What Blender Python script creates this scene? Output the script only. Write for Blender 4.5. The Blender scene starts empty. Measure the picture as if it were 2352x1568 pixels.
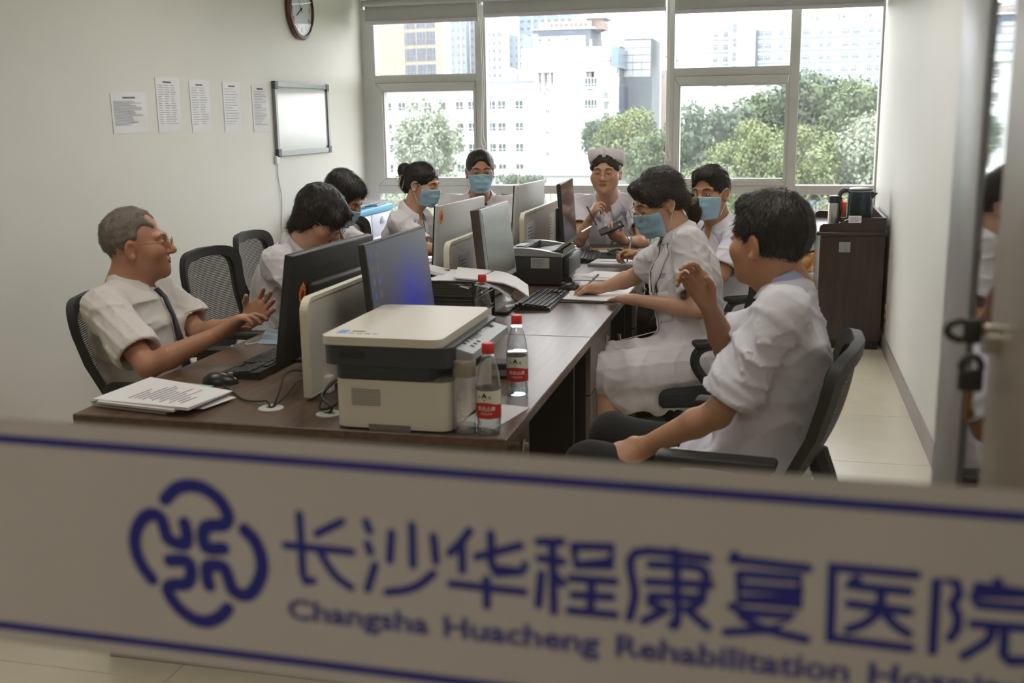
import bpy, bmesh, math, random
import numpy as np
from mathutils import Vector, Matrix

# ------------------------------------------------------------------ camera
scene = bpy.context.scene
COL = scene.collection
_cam = bpy.data.cameras.new('camera')
cam = bpy.data.objects.new('camera', _cam)
COL.objects.link(cam)
_y, _p, _r = (math.radians(a) for a in (14.0, 11.9, -0.85))
_f = Vector((-math.sin(_y) * math.cos(_p), math.cos(_y) * math.cos(_p), -math.sin(_p)))
_r0 = Vector((math.cos(_y), math.sin(_y), 0))
_u0 = _r0.cross(_f)
_rx = _r0 * math.cos(_r) + _u0 * math.sin(_r)
_up = -_r0 * math.sin(_r) + _u0 * math.cos(_r)
cam.matrix_world = Matrix(((_rx.x, _up.x, -_f.x, 0), (_rx.y, _up.y, -_f.y, 0), (_rx.z, _up.z, -_f.z, 1.55), (0, 0, 0, 1)))
_cam.sensor_width = 36.0
_cam.lens = 2450 / 2352 * 36.0
_cam.clip_start = 0.05
_cam.clip_end = 2000
_cam.dof.use_dof = True
_cam.dof.focus_distance = 5.2
_cam.dof.aperture_fstop = 4.6
scene.camera = cam

# ------------------------------------------------------------------ world: bright overcast sky
world = bpy.data.worlds.new('overcast_sky')
scene.world = world
world.use_nodes = True
_bg = world.node_tree.nodes['Background']
_bg.inputs['Color'].default_value = (0.985, 0.97, 1.0, 1)
_bg.inputs['Strength'].default_value = 3.2

# ------------------------------------------------------------------ lamps of the room and the corridor (tubes are built further down)
def area_light(name, loc, size, size_y, power, color):
    l = bpy.data.lights.new(name, 'AREA')
    l.shape = 'RECTANGLE'; l.size = size; l.size_y = size_y; l.energy = power; l.color = color
    o = bpy.data.objects.new(name, l)
    o.location = loc
    COL.objects.link(o)
    return o
LAMPS = [(-2.0, 2.6), (-2.0, 5.2), (-0.2, 2.6), (-0.2, 5.2)]
for _x, _yy in LAMPS:
    area_light('ceiling_lamp_light', (_x, _yy, 2.73), 0.55, 1.15, 4.4, (1.0, 0.955, 0.895))
area_light('corridor_lamp_light', (-0.6, -0.75, 2.63), 1.1, 0.5, 7.5, (1.0, 0.86, 0.70))

scene.view_settings.view_transform = 'Standard'
scene.view_settings.look = 'None'
scene.view_settings.exposure = 1.25
scene.view_settings.gamma = 1.0
scene.view_settings.use_curve_mapping = False
try:
    scene.cycles.use_denoising = True
    scene.cycles.max_bounces = 6
    scene.cycles.diffuse_bounces = 4
    scene.cycles.glossy_bounces = 3
    scene.cycles.adaptive_threshold = 0.07
    scene.cycles.adaptive_min_samples = 20
    scene.cycles.transparent_max_bounces = 14
    scene.cycles.caustics_reflective = False
    scene.cycles.caustics_refractive = False
    scene.cycles.sample_clamp_indirect = 6.0
except Exception:
    pass

# ------------------------------------------------------------------ helpers
PI = math.pi
rng = random.Random(7)
V = Vector

def srgb(r, g, b):
    f = lambda c: ((c / 255 + 0.055) / 1.055) ** 2.4 if c > 10 else c / 255 / 12.92
    return (f(r), f(g), f(b))

MATS = {}
def mat(name, color, rough=0.5, metal=0.0, vary=0.06, vscale=12.0, bump=0.0, bscale=80.0, stretch=None,
        spec=0.5, color2=None, emit=None, coat=0.0, sheen=0.0, trans=0.0):
    """A Principled material whose colour is a noise mix and whose relief is a noise bump."""
    if name in MATS:
        return MATS[name]
    m = bpy.data.materials.new(name); m.use_nodes = True
    nt = m.node_tree; N = nt.nodes; L = nt.links
    b = N['Principled BSDF']
    tc = N.new('ShaderNodeTexCoord'); mp = N.new('ShaderNodeMapping')
    L.new(tc.outputs['Object'], mp.inputs['Vector'])
    if stretch:
        mp.inputs['Scale'].default_value = stretch
    nz = N.new('ShaderNodeTexNoise'); nz.inputs['Scale'].default_value = vscale; nz.inputs['Detail'].default_value = 3
    L.new(mp.outputs['Vector'], nz.inputs['Vector'])
    mx = N.new('ShaderNodeMix'); mx.data_type = 'RGBA'
    c2 = color2 or tuple(max(0, c * (1 - 2 * vary)) for c in color)
    c1 = color if color2 else tuple(min(1, c * (1 + vary)) for c in color)
    mx.inputs[6].default_value = (*c1, 1); mx.inputs[7].default_value = (*c2, 1)
    L.new(nz.outputs['Fac'], mx.inputs[0])
    L.new(mx.outputs[2], b.inputs['Base Color'])
    b.inputs['Roughness'].default_value = rough
    b.inputs['Metallic'].default_value = metal
    b.inputs['Specular IOR Level'].default_value = spec
    if coat: b.inputs['Coat Weight'].default_value = coat
    if sheen: b.inputs['Sheen Weight'].default_value = sheen
    if trans: b.inputs['Transmission Weight'].default_value = trans
    if emit:
        b.inputs['Emission Color'].default_value = (*emit[:3], 1); b.inputs['Emission Strength'].default_value = emit[3]
    if bump:
        n2 = N.new('ShaderNodeTexNoise'); n2.inputs['Scale'].default_value = bscale; n2.inputs['Detail'].default_value = 4
        L.new(mp.outputs['Vector'], n2.inputs['Vector'])
        bp = N.new('ShaderNodeBump'); bp.inputs['Strength'].default_value = bump; bp.inputs['Distance'].default_value = 0.01
        L.new(n2.outputs['Fac'], bp.inputs['Height']); L.new(bp.outputs['Normal'], b.inputs['Normal'])
    MATS[name] = m
    return m

def pane_mat(name, tint, rough=0.0, reflect=1.0, veil=0.0):
    """Thin sheet glass: clear with a Fresnel reflection."""
    m = bpy.data.materials.new(name); m.use_nodes = True
    nt = m.node_tree; N = nt.nodes; L = nt.links
    N.remove(N['Principled BSDF'])
    t = N.new('ShaderNodeBsdfTransparent'); t.inputs['Color'].default_value = (*tint, 1)
    g = N.new('ShaderNodeBsdfGlossy'); g.inputs['Roughness'].default_value = rough
    fr = N.new('ShaderNodeFresnel'); ge = N.new('ShaderNodeNewGeometry')
    io = N.new('ShaderNodeMapRange'); io.inputs[3].default_value = 1.5; io.inputs[4].default_value = 1 / 1.5     # same reflection from both sides of the sheet
    L.new(ge.outputs['Backfacing'], io.inputs[0]); L.new(io.outputs[0], fr.inputs['IOR'])
    mu = N.new('ShaderNodeMath'); mu.operation = 'MULTIPLY'; mu.inputs[1].default_value = reflect
    mx = N.new('ShaderNodeMixShader')
    L.new(fr.outputs[0], mu.inputs[0]); L.new(mu.outputs[0], mx.inputs[0])
    L.new(t.outputs[0], mx.inputs[1]); L.new(g.outputs[0], mx.inputs[2])
    out = mx
    if veil:       # patchy translucent film, added as a white haze veil over the view
        tl = N.new('ShaderNodeBsdfTranslucent'); tl.inputs['Color'].default_value = (.9, .93, .95, 1)
        tc = N.new('ShaderNodeTexCoord'); nz = N.new('ShaderNodeTexNoise'); nz.inputs['Scale'].default_value = 2.2; nz.inputs['Detail'].default_value = 5
        L.new(tc.outputs['Object'], nz.inputs['Vector'])
        mr = N.new('ShaderNodeMapRange'); mr.inputs[1].default_value = .3; mr.inputs[2].default_value = .75; mr.inputs[3].default_value = veil * .55; mr.inputs[4].default_value = veil * 1.7
        L.new(nz.outputs['Fac'], mr.inputs[0])
        m3 = N.new('ShaderNodeMixShader'); L.new(mr.outputs[0], m3.inputs[0]); L.new(mx.outputs[0], m3.inputs[1]); L.new(tl.outputs[0], m3.inputs[2]); out = m3
    L.new(out.outputs[0], N['Material Output'].inputs['Surface'])
    MATS[name] = m
    return m

class MB:
    """Collects verts and faces, builds ONE mesh object."""
    def __init__(s):
        s.v = []; s.f = []; s.m = []
        s.T = None
    def add(s, vs, fs, mi=0):
        o = len(s.v)
        s.v += [tuple(s.T @ V(p)) if s.T else tuple(p) for p in vs]
        s.f += [tuple(i + o for i in f) for f in fs]
        s.m += [mi] * len(fs)
        return s
    def box(s, a, b, mi=0):
        (x0, y0, z0), (x1, y1, z1) = a, b
        vs = [(x0, y0, z0), (x1, y0, z0), (x1, y1, z0), (x0, y1, z0), (x0, y0, z1), (x1, y0, z1), (x1, y1, z1), (x0, y1, z1)]
        return s.add(vs, [(0, 3, 2, 1), (4, 5, 6, 7), (0, 1, 5, 4), (1, 2, 6, 5), (2, 3, 7, 6), (3, 0, 4, 7)], mi)
    def rbox(s, a, b, r=0.005, seg=2, mi=0):
        bm = bmesh.new(); bmesh.ops.create_cube(bm, size=1)
        c = [(a[i] + b[i]) / 2 for i in range(3)]; d = [b[i] - a[i] for i in range(3)]
        for v in bm.verts: v.co = V((c[0] + v.co.x * d[0], c[1] + v.co.y * d[1], c[2] + v.co.z * d[2]))
        bmesh.ops.bevel(bm, geom=bm.edges[:], offset=min(r, min(abs(x) for x in d) * 0.49), segments=seg, profile=0.5, affect='EDGES')
        return s.bm(bm, mi)
    def bm(s, bm, mi=0):
        bm.verts.index_update()
        vs = [tuple(v.co) for v in bm.verts]; fs = [tuple(v.index for v in f.verts) for f in bm.faces]
        bm.free()
        return s.add(vs, fs, mi)
    def lathe(s, prof, n=20, c=(0, 0, 0), mi=0, capb=True, capt=True):
        vs = []; fs = []
        for r, z in prof:
            for k in range(n):
                a = 2 * PI * k / n
                vs.append((c[0] + r * math.cos(a), c[1] + r * math.sin(a), c[2] + z))
        for i in range(len(prof) - 1):
            for k in range(n):
                k2 = (k + 1) % n
                fs.append((i * n + k, i * n + k2, (i + 1) * n + k2, (i + 1) * n + k))
        if capb: fs.append(tuple(range(n - 1, -1, -1)))
        if capt: fs.append(tuple((len(prof) - 1) * n + k for k in range(n)))
        return s.add(vs, fs, mi)
    def tube(s, pts, r, n=8, mi=0, closed=False, cap=True):
        pts = [V(p) for p in pts]; rs = r if isinstance(r, (list, tuple)) else [r] * len(pts)
        vs = []; fs = []; m = len(pts); ref = None
        for i, p in enumerate(pts):
            if closed: t = pts[(i + 1) % m] - pts[i - 1]
            else: t = pts[min(i + 1, m - 1)] - pts[max(i - 1, 0)]
            t.normalize()
            if ref is None: ref = V((0, 0, 1)) if abs(t.z) < 0.9 else V((1, 0, 0))
            u = t.cross(ref)
            if u.length < 1e-5: u = t.orthogonal()
            u.normalize(); w = u.cross(t).normalized(); ref = w
            for k in range(n):
                a = 2 * PI * k / n
                vs.append(tuple(p + (u * math.cos(a) + w * math.sin(a)) * rs[i]))
        for i in range(m if closed else m - 1):
            j = (i + 1) % m
            for k in range(n):
                k2 = (k + 1) % n
                fs.append((i * n + k, i * n + k2, j * n + k2, j * n + k))
        if cap and not closed:
            fs.append(tuple(range(n - 1, -1, -1))); fs.append(tuple((m - 1) * n + k for k in range(n)))
        return s.add(vs, fs, mi)
    def prism(s, poly, y0, y1, axis='y', mi=0):
        """Extrude a 2-D polygon: axis y -> poly is (x,z); x -> (y,z); z -> (x,y)."""
        f = {'y': lambda p, t: (p[0], t, p[1]), 'x': lambda p, t: (t, p[0], p[1]), 'z': lambda p, t: (p[0], p[1], t)}[axis]
        n = len(poly)
        vs = [f(p, y0) for p in poly] + [f(p, y1) for p in poly]
        fs = [tuple(range(n)), tuple(range(2 * n - 1, n - 1, -1))] + [(i, n + i, n + (i + 1) % n, (i + 1) % n) for i in range(n)]
        return s.add(vs, fs, mi)
    def grid(s, nu, nv, fn, mi=0):
        vs = [fn(i / nu, j / nv) for j in range(nv + 1) for i in range(nu + 1)]
        w = nu + 1
        return s.add(vs, [(j * w + i, j * w + i + 1, (j + 1) * w + i + 1, (j + 1) * w + i) for j in range(nv) for i in range(nu)], mi)
    def mesh(s, name, mats, smooth=False, angle=35):
        me = bpy.data.meshes.new(name); me.from_pydata(s.v, [], s.f)
        for m in (mats if isinstance(mats, (list, tuple)) else [mats]): me.materials.append(m)
        if any(s.m): me.polygons.foreach_set('material_index', s.m)
        bm = bmesh.new(); bm.from_mesh(me); bmesh.ops.recalc_face_normals(bm, faces=bm.faces[:])
        if smooth:
            for f in bm.faces: f.smooth = True
            lim = math.radians(angle)
            for e in bm.edges:
                if len(e.link_faces) == 2 and e.calc_face_angle(0) > lim: e.smooth = False
        bm.to_mesh(me); bm.free(); me.update()
        return me
    def build(s, name, mats, parent=None, smooth=False, label=None, angle=35):
        return link(name, s.mesh(name, mats, smooth, angle), parent, label=label)

def link(name, data, parent=None, label=None, loc=None, rot=None):
    o = bpy.data.objects.new(name, data); COL.objects.link(o)
    if parent: o.parent = parent
    if label: o['label'] = label
    if loc: o.location = loc
    if rot: o.rotation_euler = rot
    return o
def thing(name, label, cat, loc=(0, 0, 0), rotz=0, group=None):
    o = bpy.data.objects.new(name, None); COL.objects.link(o)
    o.empty_display_size = 0.05
    o.location = loc; o.rotation_euler = (0, 0, rotz)
    return tag(o, label, cat, group)
def tag(o, label, cat, group=None):
    o['label'] = label; o['category'] = cat
    if group: o['group'] = group
    return o
def struct(name, mb, m, parent=None, smooth=False, label=None):
    o = mb.build(name, m, parent, smooth)
    if not parent: o['kind'] = 'structure'
    if label: o['label'] = label
    return o
def bezier(pts, n=8):
    """Catmull-Rom through the points."""
    P = [V(p) for p in pts]; P = [P[0] * 2 - P[1]] + P + [P[-1] * 2 - P[-2]]
    out = []
    for i in range(1, len(P) - 2):
        for k in range(n):
            t = k / n
            out.append(0.5 * ((2 * P[i]) + (-P[i - 1] + P[i + 1]) * t + (2 * P[i - 1] - 5 * P[i] + 4 * P[i + 1] - P[i + 2]) * t * t + (-P[i - 1] + 3 * P[i] - 3 * P[i + 1] + P[i + 2]) * t ** 3))
    out.append(P[-2])
    return out
def text_mesh(txt, size, m, extrude=0.0, align='CENTER', bold=0.0, spacing=1.0):
    cu = bpy.data.curves.new('lettering', 'FONT'); cu.body = txt; cu.size = size
    cu.align_x = align; cu.align_y = 'CENTER'; cu.extrude = extrude; cu.offset = bold; cu.resolution_u = 3
    cu.space_character = spacing
    o = bpy.data.objects.new('lettering', cu); COL.objects.link(o)
    dg = bpy.context.evaluated_depsgraph_get()
    me = bpy.data.meshes.new_from_object(o.evaluated_get(dg))
    bpy.data.objects.remove(o); bpy.data.curves.remove(cu)
    me.materials.clear(); me.materials.append(m)
    return me
def frame_rot(xaxis, up):
    """Euler that maps text x to xaxis and text y to up."""
    x = V(xaxis).normalized(); y = V(up).normalized(); z = x.cross(y)
    return Matrix((x, y, z)).transposed().to_euler()
# ================================================================== room shell
M_wall = mat('wall_paint', srgb(222, 220, 212), 0.55, vary=0.02, vscale=3, bump=0.004, bscale=30, spec=0.3)
M_wallr = mat('wall_paint_side', srgb(224, 222, 216), 0.5, vary=0.025, vscale=2.5, bump=0.004, bscale=30, spec=0.3)
M_ceil = mat('ceiling_paint', srgb(225, 225, 222), 0.8, vary=0.02)
M_alu = mat('grey_aluminium', srgb(206, 206, 202), 0.45, metal=0.0, vary=0.05, vscale=6, bump=0.03, bscale=120)
M_silver = mat('silver_aluminium', srgb(190, 190, 190), 0.35, metal=0.6, vary=0.04)
M_base = mat('skirting_brown', srgb(148, 134, 126), 0.5, vary=0.08, vscale=9)
M_glass = pane_mat('window_glass', (0.985, 0.985, 0.985), reflect=0.8, veil=.02)
M_partition = pane_mat('partition_glass', (0.975, 0.985, 0.98), reflect=0.55)
M_black = mat('black_plastic', srgb(30, 31, 33), 0.5, vary=0.1, bump=0.02, bscale=300)
M_gasket = mat('dark_gasket', srgb(38, 34, 32), 0.6)
M_white = mat('white_plastic', srgb(225, 225, 222), 0.45, vary=0.02)

def floor_mat():
    m = bpy.data.materials.new('floor_tiles'); m.use_nodes = True
    N = m.node_tree.nodes; L = m.node_tree.links; b = N['Principled BSDF']
    tc = N.new('ShaderNodeTexCoord')
    nz = N.new('ShaderNodeTexNoise'); nz.inputs['Scale'].default_value = 9; nz.inputs['Detail'].default_value = 6
    L.new(tc.outputs['Object'], nz.inputs['Vector'])
    cr = N.new('ShaderNodeValToRGB')
    cr.color_ramp.elements[0].color = (*srgb(206, 196, 174), 1); cr.color_ramp.elements[1].color = (*srgb(222, 213, 192), 1)
    L.new(nz.outputs['Fac'], cr.inputs[0]); L.new(cr.outputs[0], b.inputs['Base Color'])
    b.inputs['Roughness'].default_value = 0.28
    return m
M_floor = floor_mat()
M_joint = mat('tile_joint', srgb(160, 150, 132), 0.7)

XL, XR, YB, YF, ZC = -3.35, 0.72, 8.6, 0.68, 2.78
floor = struct('floor', MB().box((-4.2, -2.0, -0.12), (3.2, 8.75, -0.004)), M_joint)
_n = 0
_tile = MB().rbox((0.001, 0.001, -0.02), (0.799, 0.799, 0), 0.0015, 1).mesh('floor_tile', M_floor)
for i in range(-5, 3):
    for j in range(-3, 11):
        x = -0.035 + 0.8 * i; y = 0.042 + 0.8 * j
        if x > -4.2 and x < 2.4 and y < 8.4:
            link('floor_tile', _tile, floor, loc=(x, y, 0))
struct('ceiling', MB().box((-4.2, -2.0, ZC), (3.2, 8.75, ZC + 0.1)), M_ceil)
wl = MB().box((-3.6, -2.0, 0), (XL, 7.862, ZC)).box((-3.6, 7.862, 0), (XL - 0.028, 8.6, ZC))
struct('wall_left', wl, M_wall)
struct('wall_right', MB().box((XR, 0.60, 0), (XR + 0.2, 8.8, ZC)), M_wallr)
struct('wall_back', MB().box((-3.6, 8.6, -0.1), (XR + 0.2, 8.8, 0.33)).box((-3.6, 8.6, 2.62), (XR + 0.2, 8.8, ZC)).box((-3.6, 8.6, 0.33), (-3.40, 8.8, 2.62)), M_wall)
struct('window_sill', MB().rbox((-3.37, 8.40, 0.30), (XR, 8.62, 0.345), 0.006), mat('sill_stone', srgb(228, 226, 220), 0.3, vary=0.05))
_bb = MB().box((XR - 0.014, 0.7, 0), (XR, 8.4, 0.095))
struct('baseboard_right', _bb, M_base)
struct('baseboard_left', MB().box((XL, 0.7, 0), (XL + 0.014, 7.86, 0.095)), M_base)
# corridor on the camera's side of the partition
M_corr = mat('corridor_paint', srgb(150, 138, 120), 0.7, vary=0.03)
struct('wall_corridor', MB().box((-4.2, -2.1, 0), (3.2, -2.0, ZC)), M_corr)
struct('wall_corridor_end', MB().box((3.2, -2.1, 0), (3.3, 0.75, ZC)).box((-4.3, -2.1, 0), (-4.2, 0.75, ZC)), M_corr)
struct('wall_front', MB().box((-4.2, 0.62, 0), (XL, 0.75, ZC)).box((XR + 0.2, 0.62, 0), (3.2, 0.75, ZC)).box((XL, 0.62, 2.45), (XR + 0.2, 0.75, ZC)).box((XL, 0.64, 0), (0.25, 0.72, 0.10)), M_wall)

# ------------------------------------------------------------------ window wall: frame, sashes, panes
fy0, fy1 = 8.55, 8.66
fr = MB()
for x0, x1 in ((-3.405, -3.263), (-2.405, -2.316), (-0.868, -0.807), (0.056, 0.130), (0.705, 0.72)):
    fr.rbox((x0, fy0, 0.34), (x1, fy1, 2.63), 0.004, 1)
for z0, z1 in ((0.34, 0.39), (0.93, 1.0), (2.56, 2.63)):
    fr.rbox((-3.38, fy0 + 0.004, z0), (0.72, fy1 - 0.004, z1), 0.004, 1)
fr.rbox((-3.28, fy0 + 0.003, 1.832), (-2.39, fy1 - 0.003, 1.898), 0.004, 1)
fr.rbox((-0.82, fy0 + 0.003, 1.832), (0.07, fy1 - 0.003, 1.898), 0.004, 1)
win = struct('window_1', fr, M_alu, label='grey aluminium window frame with four bays')
def sash(x0, x1, z0, z1, g):
    gx0, gx1, gz0, gz1 = g
    s = MB()
    for a, b, d in (((x0, z0), (x1, z1), 0.0), ):
        # mitred outer frame
        o = [(x0, z0), (x1, z0), (x1, z1), (x0, z1)]; i = [(gx0 - .012, gz0 - .012), (gx1 + .012, gz0 - .012), (gx1 + .012, gz1 + .012), (gx0 - .012, gz1 + .012)]
        for k in range(4):
            k2 = (k + 1) % 4
            poly = [o[k], o[k2], i[k2], i[k]]
            c = V((sum(p[0] for p in poly) / 4, sum(p[1] for p in poly) / 4))
            poly = [tuple(c + (V(p) - c) * 0.995) for p in poly]
            s.prism(poly, fy0 - 0.012, fy1 - 0.02)
        i2 = [(gx0, gz0), (gx1, gz0), (gx1, gz1), (gx0, gz1)]
        for k in range(4):
            k2 = (k + 1) % 4
            s.prism([i[k], i[k2], i2[k2], i2[k]], fy0 + 0.006, fy1 - 0.02)
    return s
for k, (x0, x1, g) in enumerate(((-3.263, -2.405, (-3.195, -2.428, 1.062, 1.763)), (-0.807, 0.056, (-0.759, 0.033, 1.053, 1.759)))):
    so = sash(x0, x1, 1.0, 1.832, g).build('sash', M_alu, win)
    MB().box((g[0], 8.60, g[2]), (g[1], 8.606, g[3])).build('pane', M_glass, so)
hd = MB().rbox((-0.395, 8.525, 1.055), (-0.375, 8.538, 1.16), 0.004).rbox((-0.40, 8.52, 1.03), (-0.345, 8.54, 1.058), 0.004)
hd.build('sash_handle', M_white, win, smooth=True)
for x0, x1, z0, z1 in ((-3.263, -2.405, 1.898, 2.56), (-0.807, 0.056, 1.898, 2.56), (-2.316, -0.868, 1.0, 2.56), (0.130, 0.705, 1.0, 2.56),
                       (-3.263, -2.405, .39, .93), (-2.316, -.868, .39, .93), (-.807, .056, .39, .93), (.13, .705, .39, .93)):
    MB().box((x0 - 0.01, 8.60, z0 - 0.01), (x1 + 0.01, 8.606, z1 + 0.01)).build('pane', M_glass, win)

# ------------------------------------------------------------------ roller blinds
M_blind = mat('grey_blind_fabric', srgb(190, 192, 188), 0.8, vary=0.03, bump=0.05, bscale=400)
M_bar = mat('blind_bottom_bar', srgb(214, 208, 216), 0.5, vary=0.02)
def blind(x0, x1, zb, lab):
    t = thing('roller_blind', lab, 'blind', ((x0 + x1) / 2, 8.40, zb))
    w = (x1 - x0) / 2
    MB().lathe([(0.001, -w), (0.026, -w), (0.026, w), (0.001, w)], 16).build('roller_tube', M_blind, t, True)
    t.children[0].rotation_euler = (0, PI / 2, 0); t.children[0].location = (0, 0, 2.455 - zb)
    MB().box((-w + .005, 0.024, 0.03), (w - .005, 0.027, 2.455 - zb)).build('fabric', M_blind, t)
    MB().rbox((-w, 0.018, 0), (w, 0.034, 0.032), 0.004).build('bottom_bar', M_bar, t, True)
    MB().box((-w - .012, -0.04, 2.41 - zb), (-w - .004, 0.05, 2.50 - zb)).build('bracket', M_white, t)
    MB().box((w + .002, -0.04, 2.41 - zb), (w + .01, 0.05, 2.50 - zb)).build('bracket', M_white, t)
    MB().rbox((-w - .012, -0.045, 2.50 - zb), (w + .012, 0.055, 2.56 - zb), 0.004).build('head_rail', M_alu, t)
    return t
b1 = blind(-3.288, -2.335, 2.290, 'narrow grey roller blind pulled a little lower, next to the left wall')
b2 = blind(-2.298, -0.862, 2.313, 'wide grey roller blind over the large middle window pane')
b3 = blind(-0.803, 0.703, 2.287, 'grey roller blind over the window bays beside the right wall')
def cord(b, x, z1, bow):
    zb = b.location.z; bx = b.location.x
    pts = [(x - bx + .008, -0.02, 2.45 - zb), (x - bx + .008 + bow, -0.02, (2.45 + z1) / 2 - zb), (x - bx + .012, -0.02, z1 + .14 - zb), (x - bx + .03, -0.02, z1 + .03 - zb), (x - bx + .015, -0.02, z1 - zb),
           (x - bx - .004, -0.02, z1 + .05 - zb), (x - bx, -0.02, z1 + .2 - zb), (x - bx - .006 + bow, -0.02, (2.45 + z1) / 2 - zb), (x - bx - .004, -0.02, 2.45 - zb)]
    MB().tube(bezier(pts, 6), 0.0035, 6).build('pull_chain', M_white, b, True)
cord(b2, -2.315, 1.31, 0.02)
cord(b3, -0.842, 1.20, 0.006)

# ------------------------------------------------------------------ ceiling lamps
M_diff = mat('lamp_diffuser', (1, 1, 1), 0.6, emit=(1.0, 0.94, 0.86, .7))
_lf = MB()
for a, b in (((-.31, -.61, 0), (-.28, .61, .06)), ((.28, -.61, 0), (.31, .61, .06)), ((-.28, -.61, 0), (.28, -.58, .06)), ((-.28, .58, 0), (.28, .61, .06)), ((-.28, -.58, .05), (.28, .58, .06))): _lf.box(a, b)
_lfm = _lf.mesh('frame', M_white); _ldm = MB().box((-.28, -.58, .02), (.28, .58, .03)).mesh('diffuser', M_diff)
for k, (x, y) in enumerate(LAMPS):
    t = thing('ceiling_lamp', ['ceiling panel lamp above the near end of the desks, wall side', 'ceiling panel lamp above the far end of the desks, wall side', 'ceiling panel lamp above the near aisle', 'ceiling panel lamp above the far aisle'][k], 'lamp', (x, y, ZC - .06), 0, 'ceiling panel lamps')
    link('frame', _lfm, t); link('diffuser', _ldm, t)
t = thing('ceiling_lamp', 'corridor ceiling lamp outside the glass partition', 'lamp', (-.6, -.75, 2.66), PI / 2)
link('frame', _lfm, t); link('diffuser', _ldm, t)
# ================================================================== outside: ground, buildings, trees
M_bwhite = mat('facade_white', (0.52, 0.54, 0.55), 0.8, vary=0.03, vscale=0.3)
M_bgrey = mat('facade_pale_grey', (0.20, 0.225, 0.26), 0.8, vary=0.03, vscale=0.2)
M_bbeige = mat('facade_beige', (0.27, 0.24, 0.195), 0.8, vary=0.03, vscale=0.2)
M_bpink = mat('facade_pink', (0.28, 0.22, 0.195), 0.8, vary=0.03, vscale=0.2)
M_bblue = mat('facade_pale_blue', (0.17, 0.225, 0.28), 0.6, vary=0.06, vscale=0.2)
M_wdark = mat('window_dark_green', (0.03, 0.052, 0.052), 0.25, vary=0.3, vscale=1.2)
M_wblue = mat('window_blue_grey', (0.055, 0.08, 0.125), 0.25, vary=0.25, vscale=0.8)
M_wpale = mat('window_pale_blue', (0.09, 0.125, 0.165), 0.25, vary=0.15, vscale=0.8)
M_cwall = mat('curtain_wall_blue', (0.10, 0.17, 0.24), 0.2, vary=0.1, vscale=0.3)
M_grass = mat('ground_scrub', (0.09, 0.12, 0.06), 0.9, vary=0.3, vscale=0.3)
M_frame_w = mat('window_frame_white', (0.55,0.57,0.57), 0.6)
M_red = mat('sign_red', (0.35, 0.06, 0.07), 0.6)
M_stain = mat('rain_stain', (0.22, 0.22, 0.21), 0.9, vary=0.2, vscale=2)

g = struct('ground', MB().box((-400, 9.2, -9.4), (260, 700, -9.0)), M_grass)

def facade_window(w, h, mullions=2, bar=0.0):
    m = MB().box((-w / 2, -0.02, -h / 2), (w / 2, 0.02, h / 2), 0)
    t = 0.07
    for a, b in (((-w / 2, -h / 2), (w / 2, -h / 2 + t)), ((-w / 2, h / 2 - t), (w / 2, h / 2)), ((-w / 2, -h / 2), (-w / 2 + t, h / 2)), ((w / 2 - t, -h / 2), (w / 2, h / 2))):
        m.box((a[0], -0.07, a[1]), (b[0], 0.0, b[1]), 1)
    for k in range(1, mullions):
        x = -w / 2 + w * k / mullions
        m.box((x - .035, -0.06, -h / 2), (x + .035, 0, h / 2), 1)
    if bar: m.box((-w / 2, -0.06, -h / 2 + h * bar - .035), (w / 2, 0, -h / 2 + h * bar + .035), 1)
    return m
M_ac = mat('ac_unit_grey', (0.34,0.35,0.35), 0.7)
# ---- white building with air conditioners, straight ahead
t = thing('building', 'white six-storey building with green-grey windows and a blank stained tower, straight ahead', 'building', (-44, 165, -9))
o = lambda x, y, z: (x + 44, y - 165, z + 9)
MB().box(o(-80, 165, -9), o(-36.1, 180, 5.7)).box(o(-80, 164.6, 5.7), o(-36.1, 180, 6.6)).build('wall', M_bwhite, t)
MB().box(o(-36.1, 162.6, -9), o(-26.0, 178, 8.0)).box(o(-36.5, 162.2, 8.0), o(-26.2, 178, 9.1)).build('tower_wall', M_bwhite, t)
MB().box(o(-60, 164.5, 6.6), o(-37, 164.7, 7.0)).build('roof_railing', M_bgrey, t)
for i in range(14):
    w_ = .15 + rng.random() * .35; x = -36 + rng.random() * 2.6 if i < 8 else -28.6 + rng.random() * 2.2
    MB().box(o(x, 162.57, 7.9 - 1.2 - rng.random() * 2.5), o(x + w_, 162.59, 7.95)).build('stain', M_stain, t)
wm = facade_window(1.32, 1.32, 2, 0.35).mesh('window', [M_wdark, M_frame_w])
acm = MB().rbox((-.42, -.5, -.3), (.42, 0, .3), .03, 1).lathe([(.2, 0), (.2, .02)], 14, (0.1, -.0, 0)).mesh('air_conditioner', M_ac)
for r, z in enumerate((3.35, .03, -3.2, -6.35)):
    for k, x in enumerate((-61.0, -58.67, -56.47, -54.29, -51.91, -49.08, -47.08, -43.83, -42.23, -39.43)):
        link('window', wm, t, loc=o(x, 164.97, z))
        if k in (3, 4, 5, 6, 7): link('air_conditioner', acm, t, loc=o(x - .3, 164.98, z + 1.25))
        if k in (8, 9): MB().box(o(x - .3, 164.9, z + 1.1), o(x + .05, 165, z + 1.22)).build('vent', M_stain, t)
sm = facade_window(.62, .72, 2).mesh('small_window', [M_wdark, M_frame_w])
tw = facade_window(1.95, 1.35, 4, 0.3).mesh('window', [M_wdark, M_frame_w])
for z in (5.5, 2.28, -.92, -4.15):
    link('small_window', sm, t, loc=o(-34.42, 162.57, z))
for z in (6.4, 3.25, .04, -3.1):
    link('window', tw, t, loc=o(-27.75, 162.57, z))
    MB().box(o(-28.5, 162.1, z - .95), o(-27, 162.6, z - .7)).build('window_ledge', M_bwhite, t)
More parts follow.
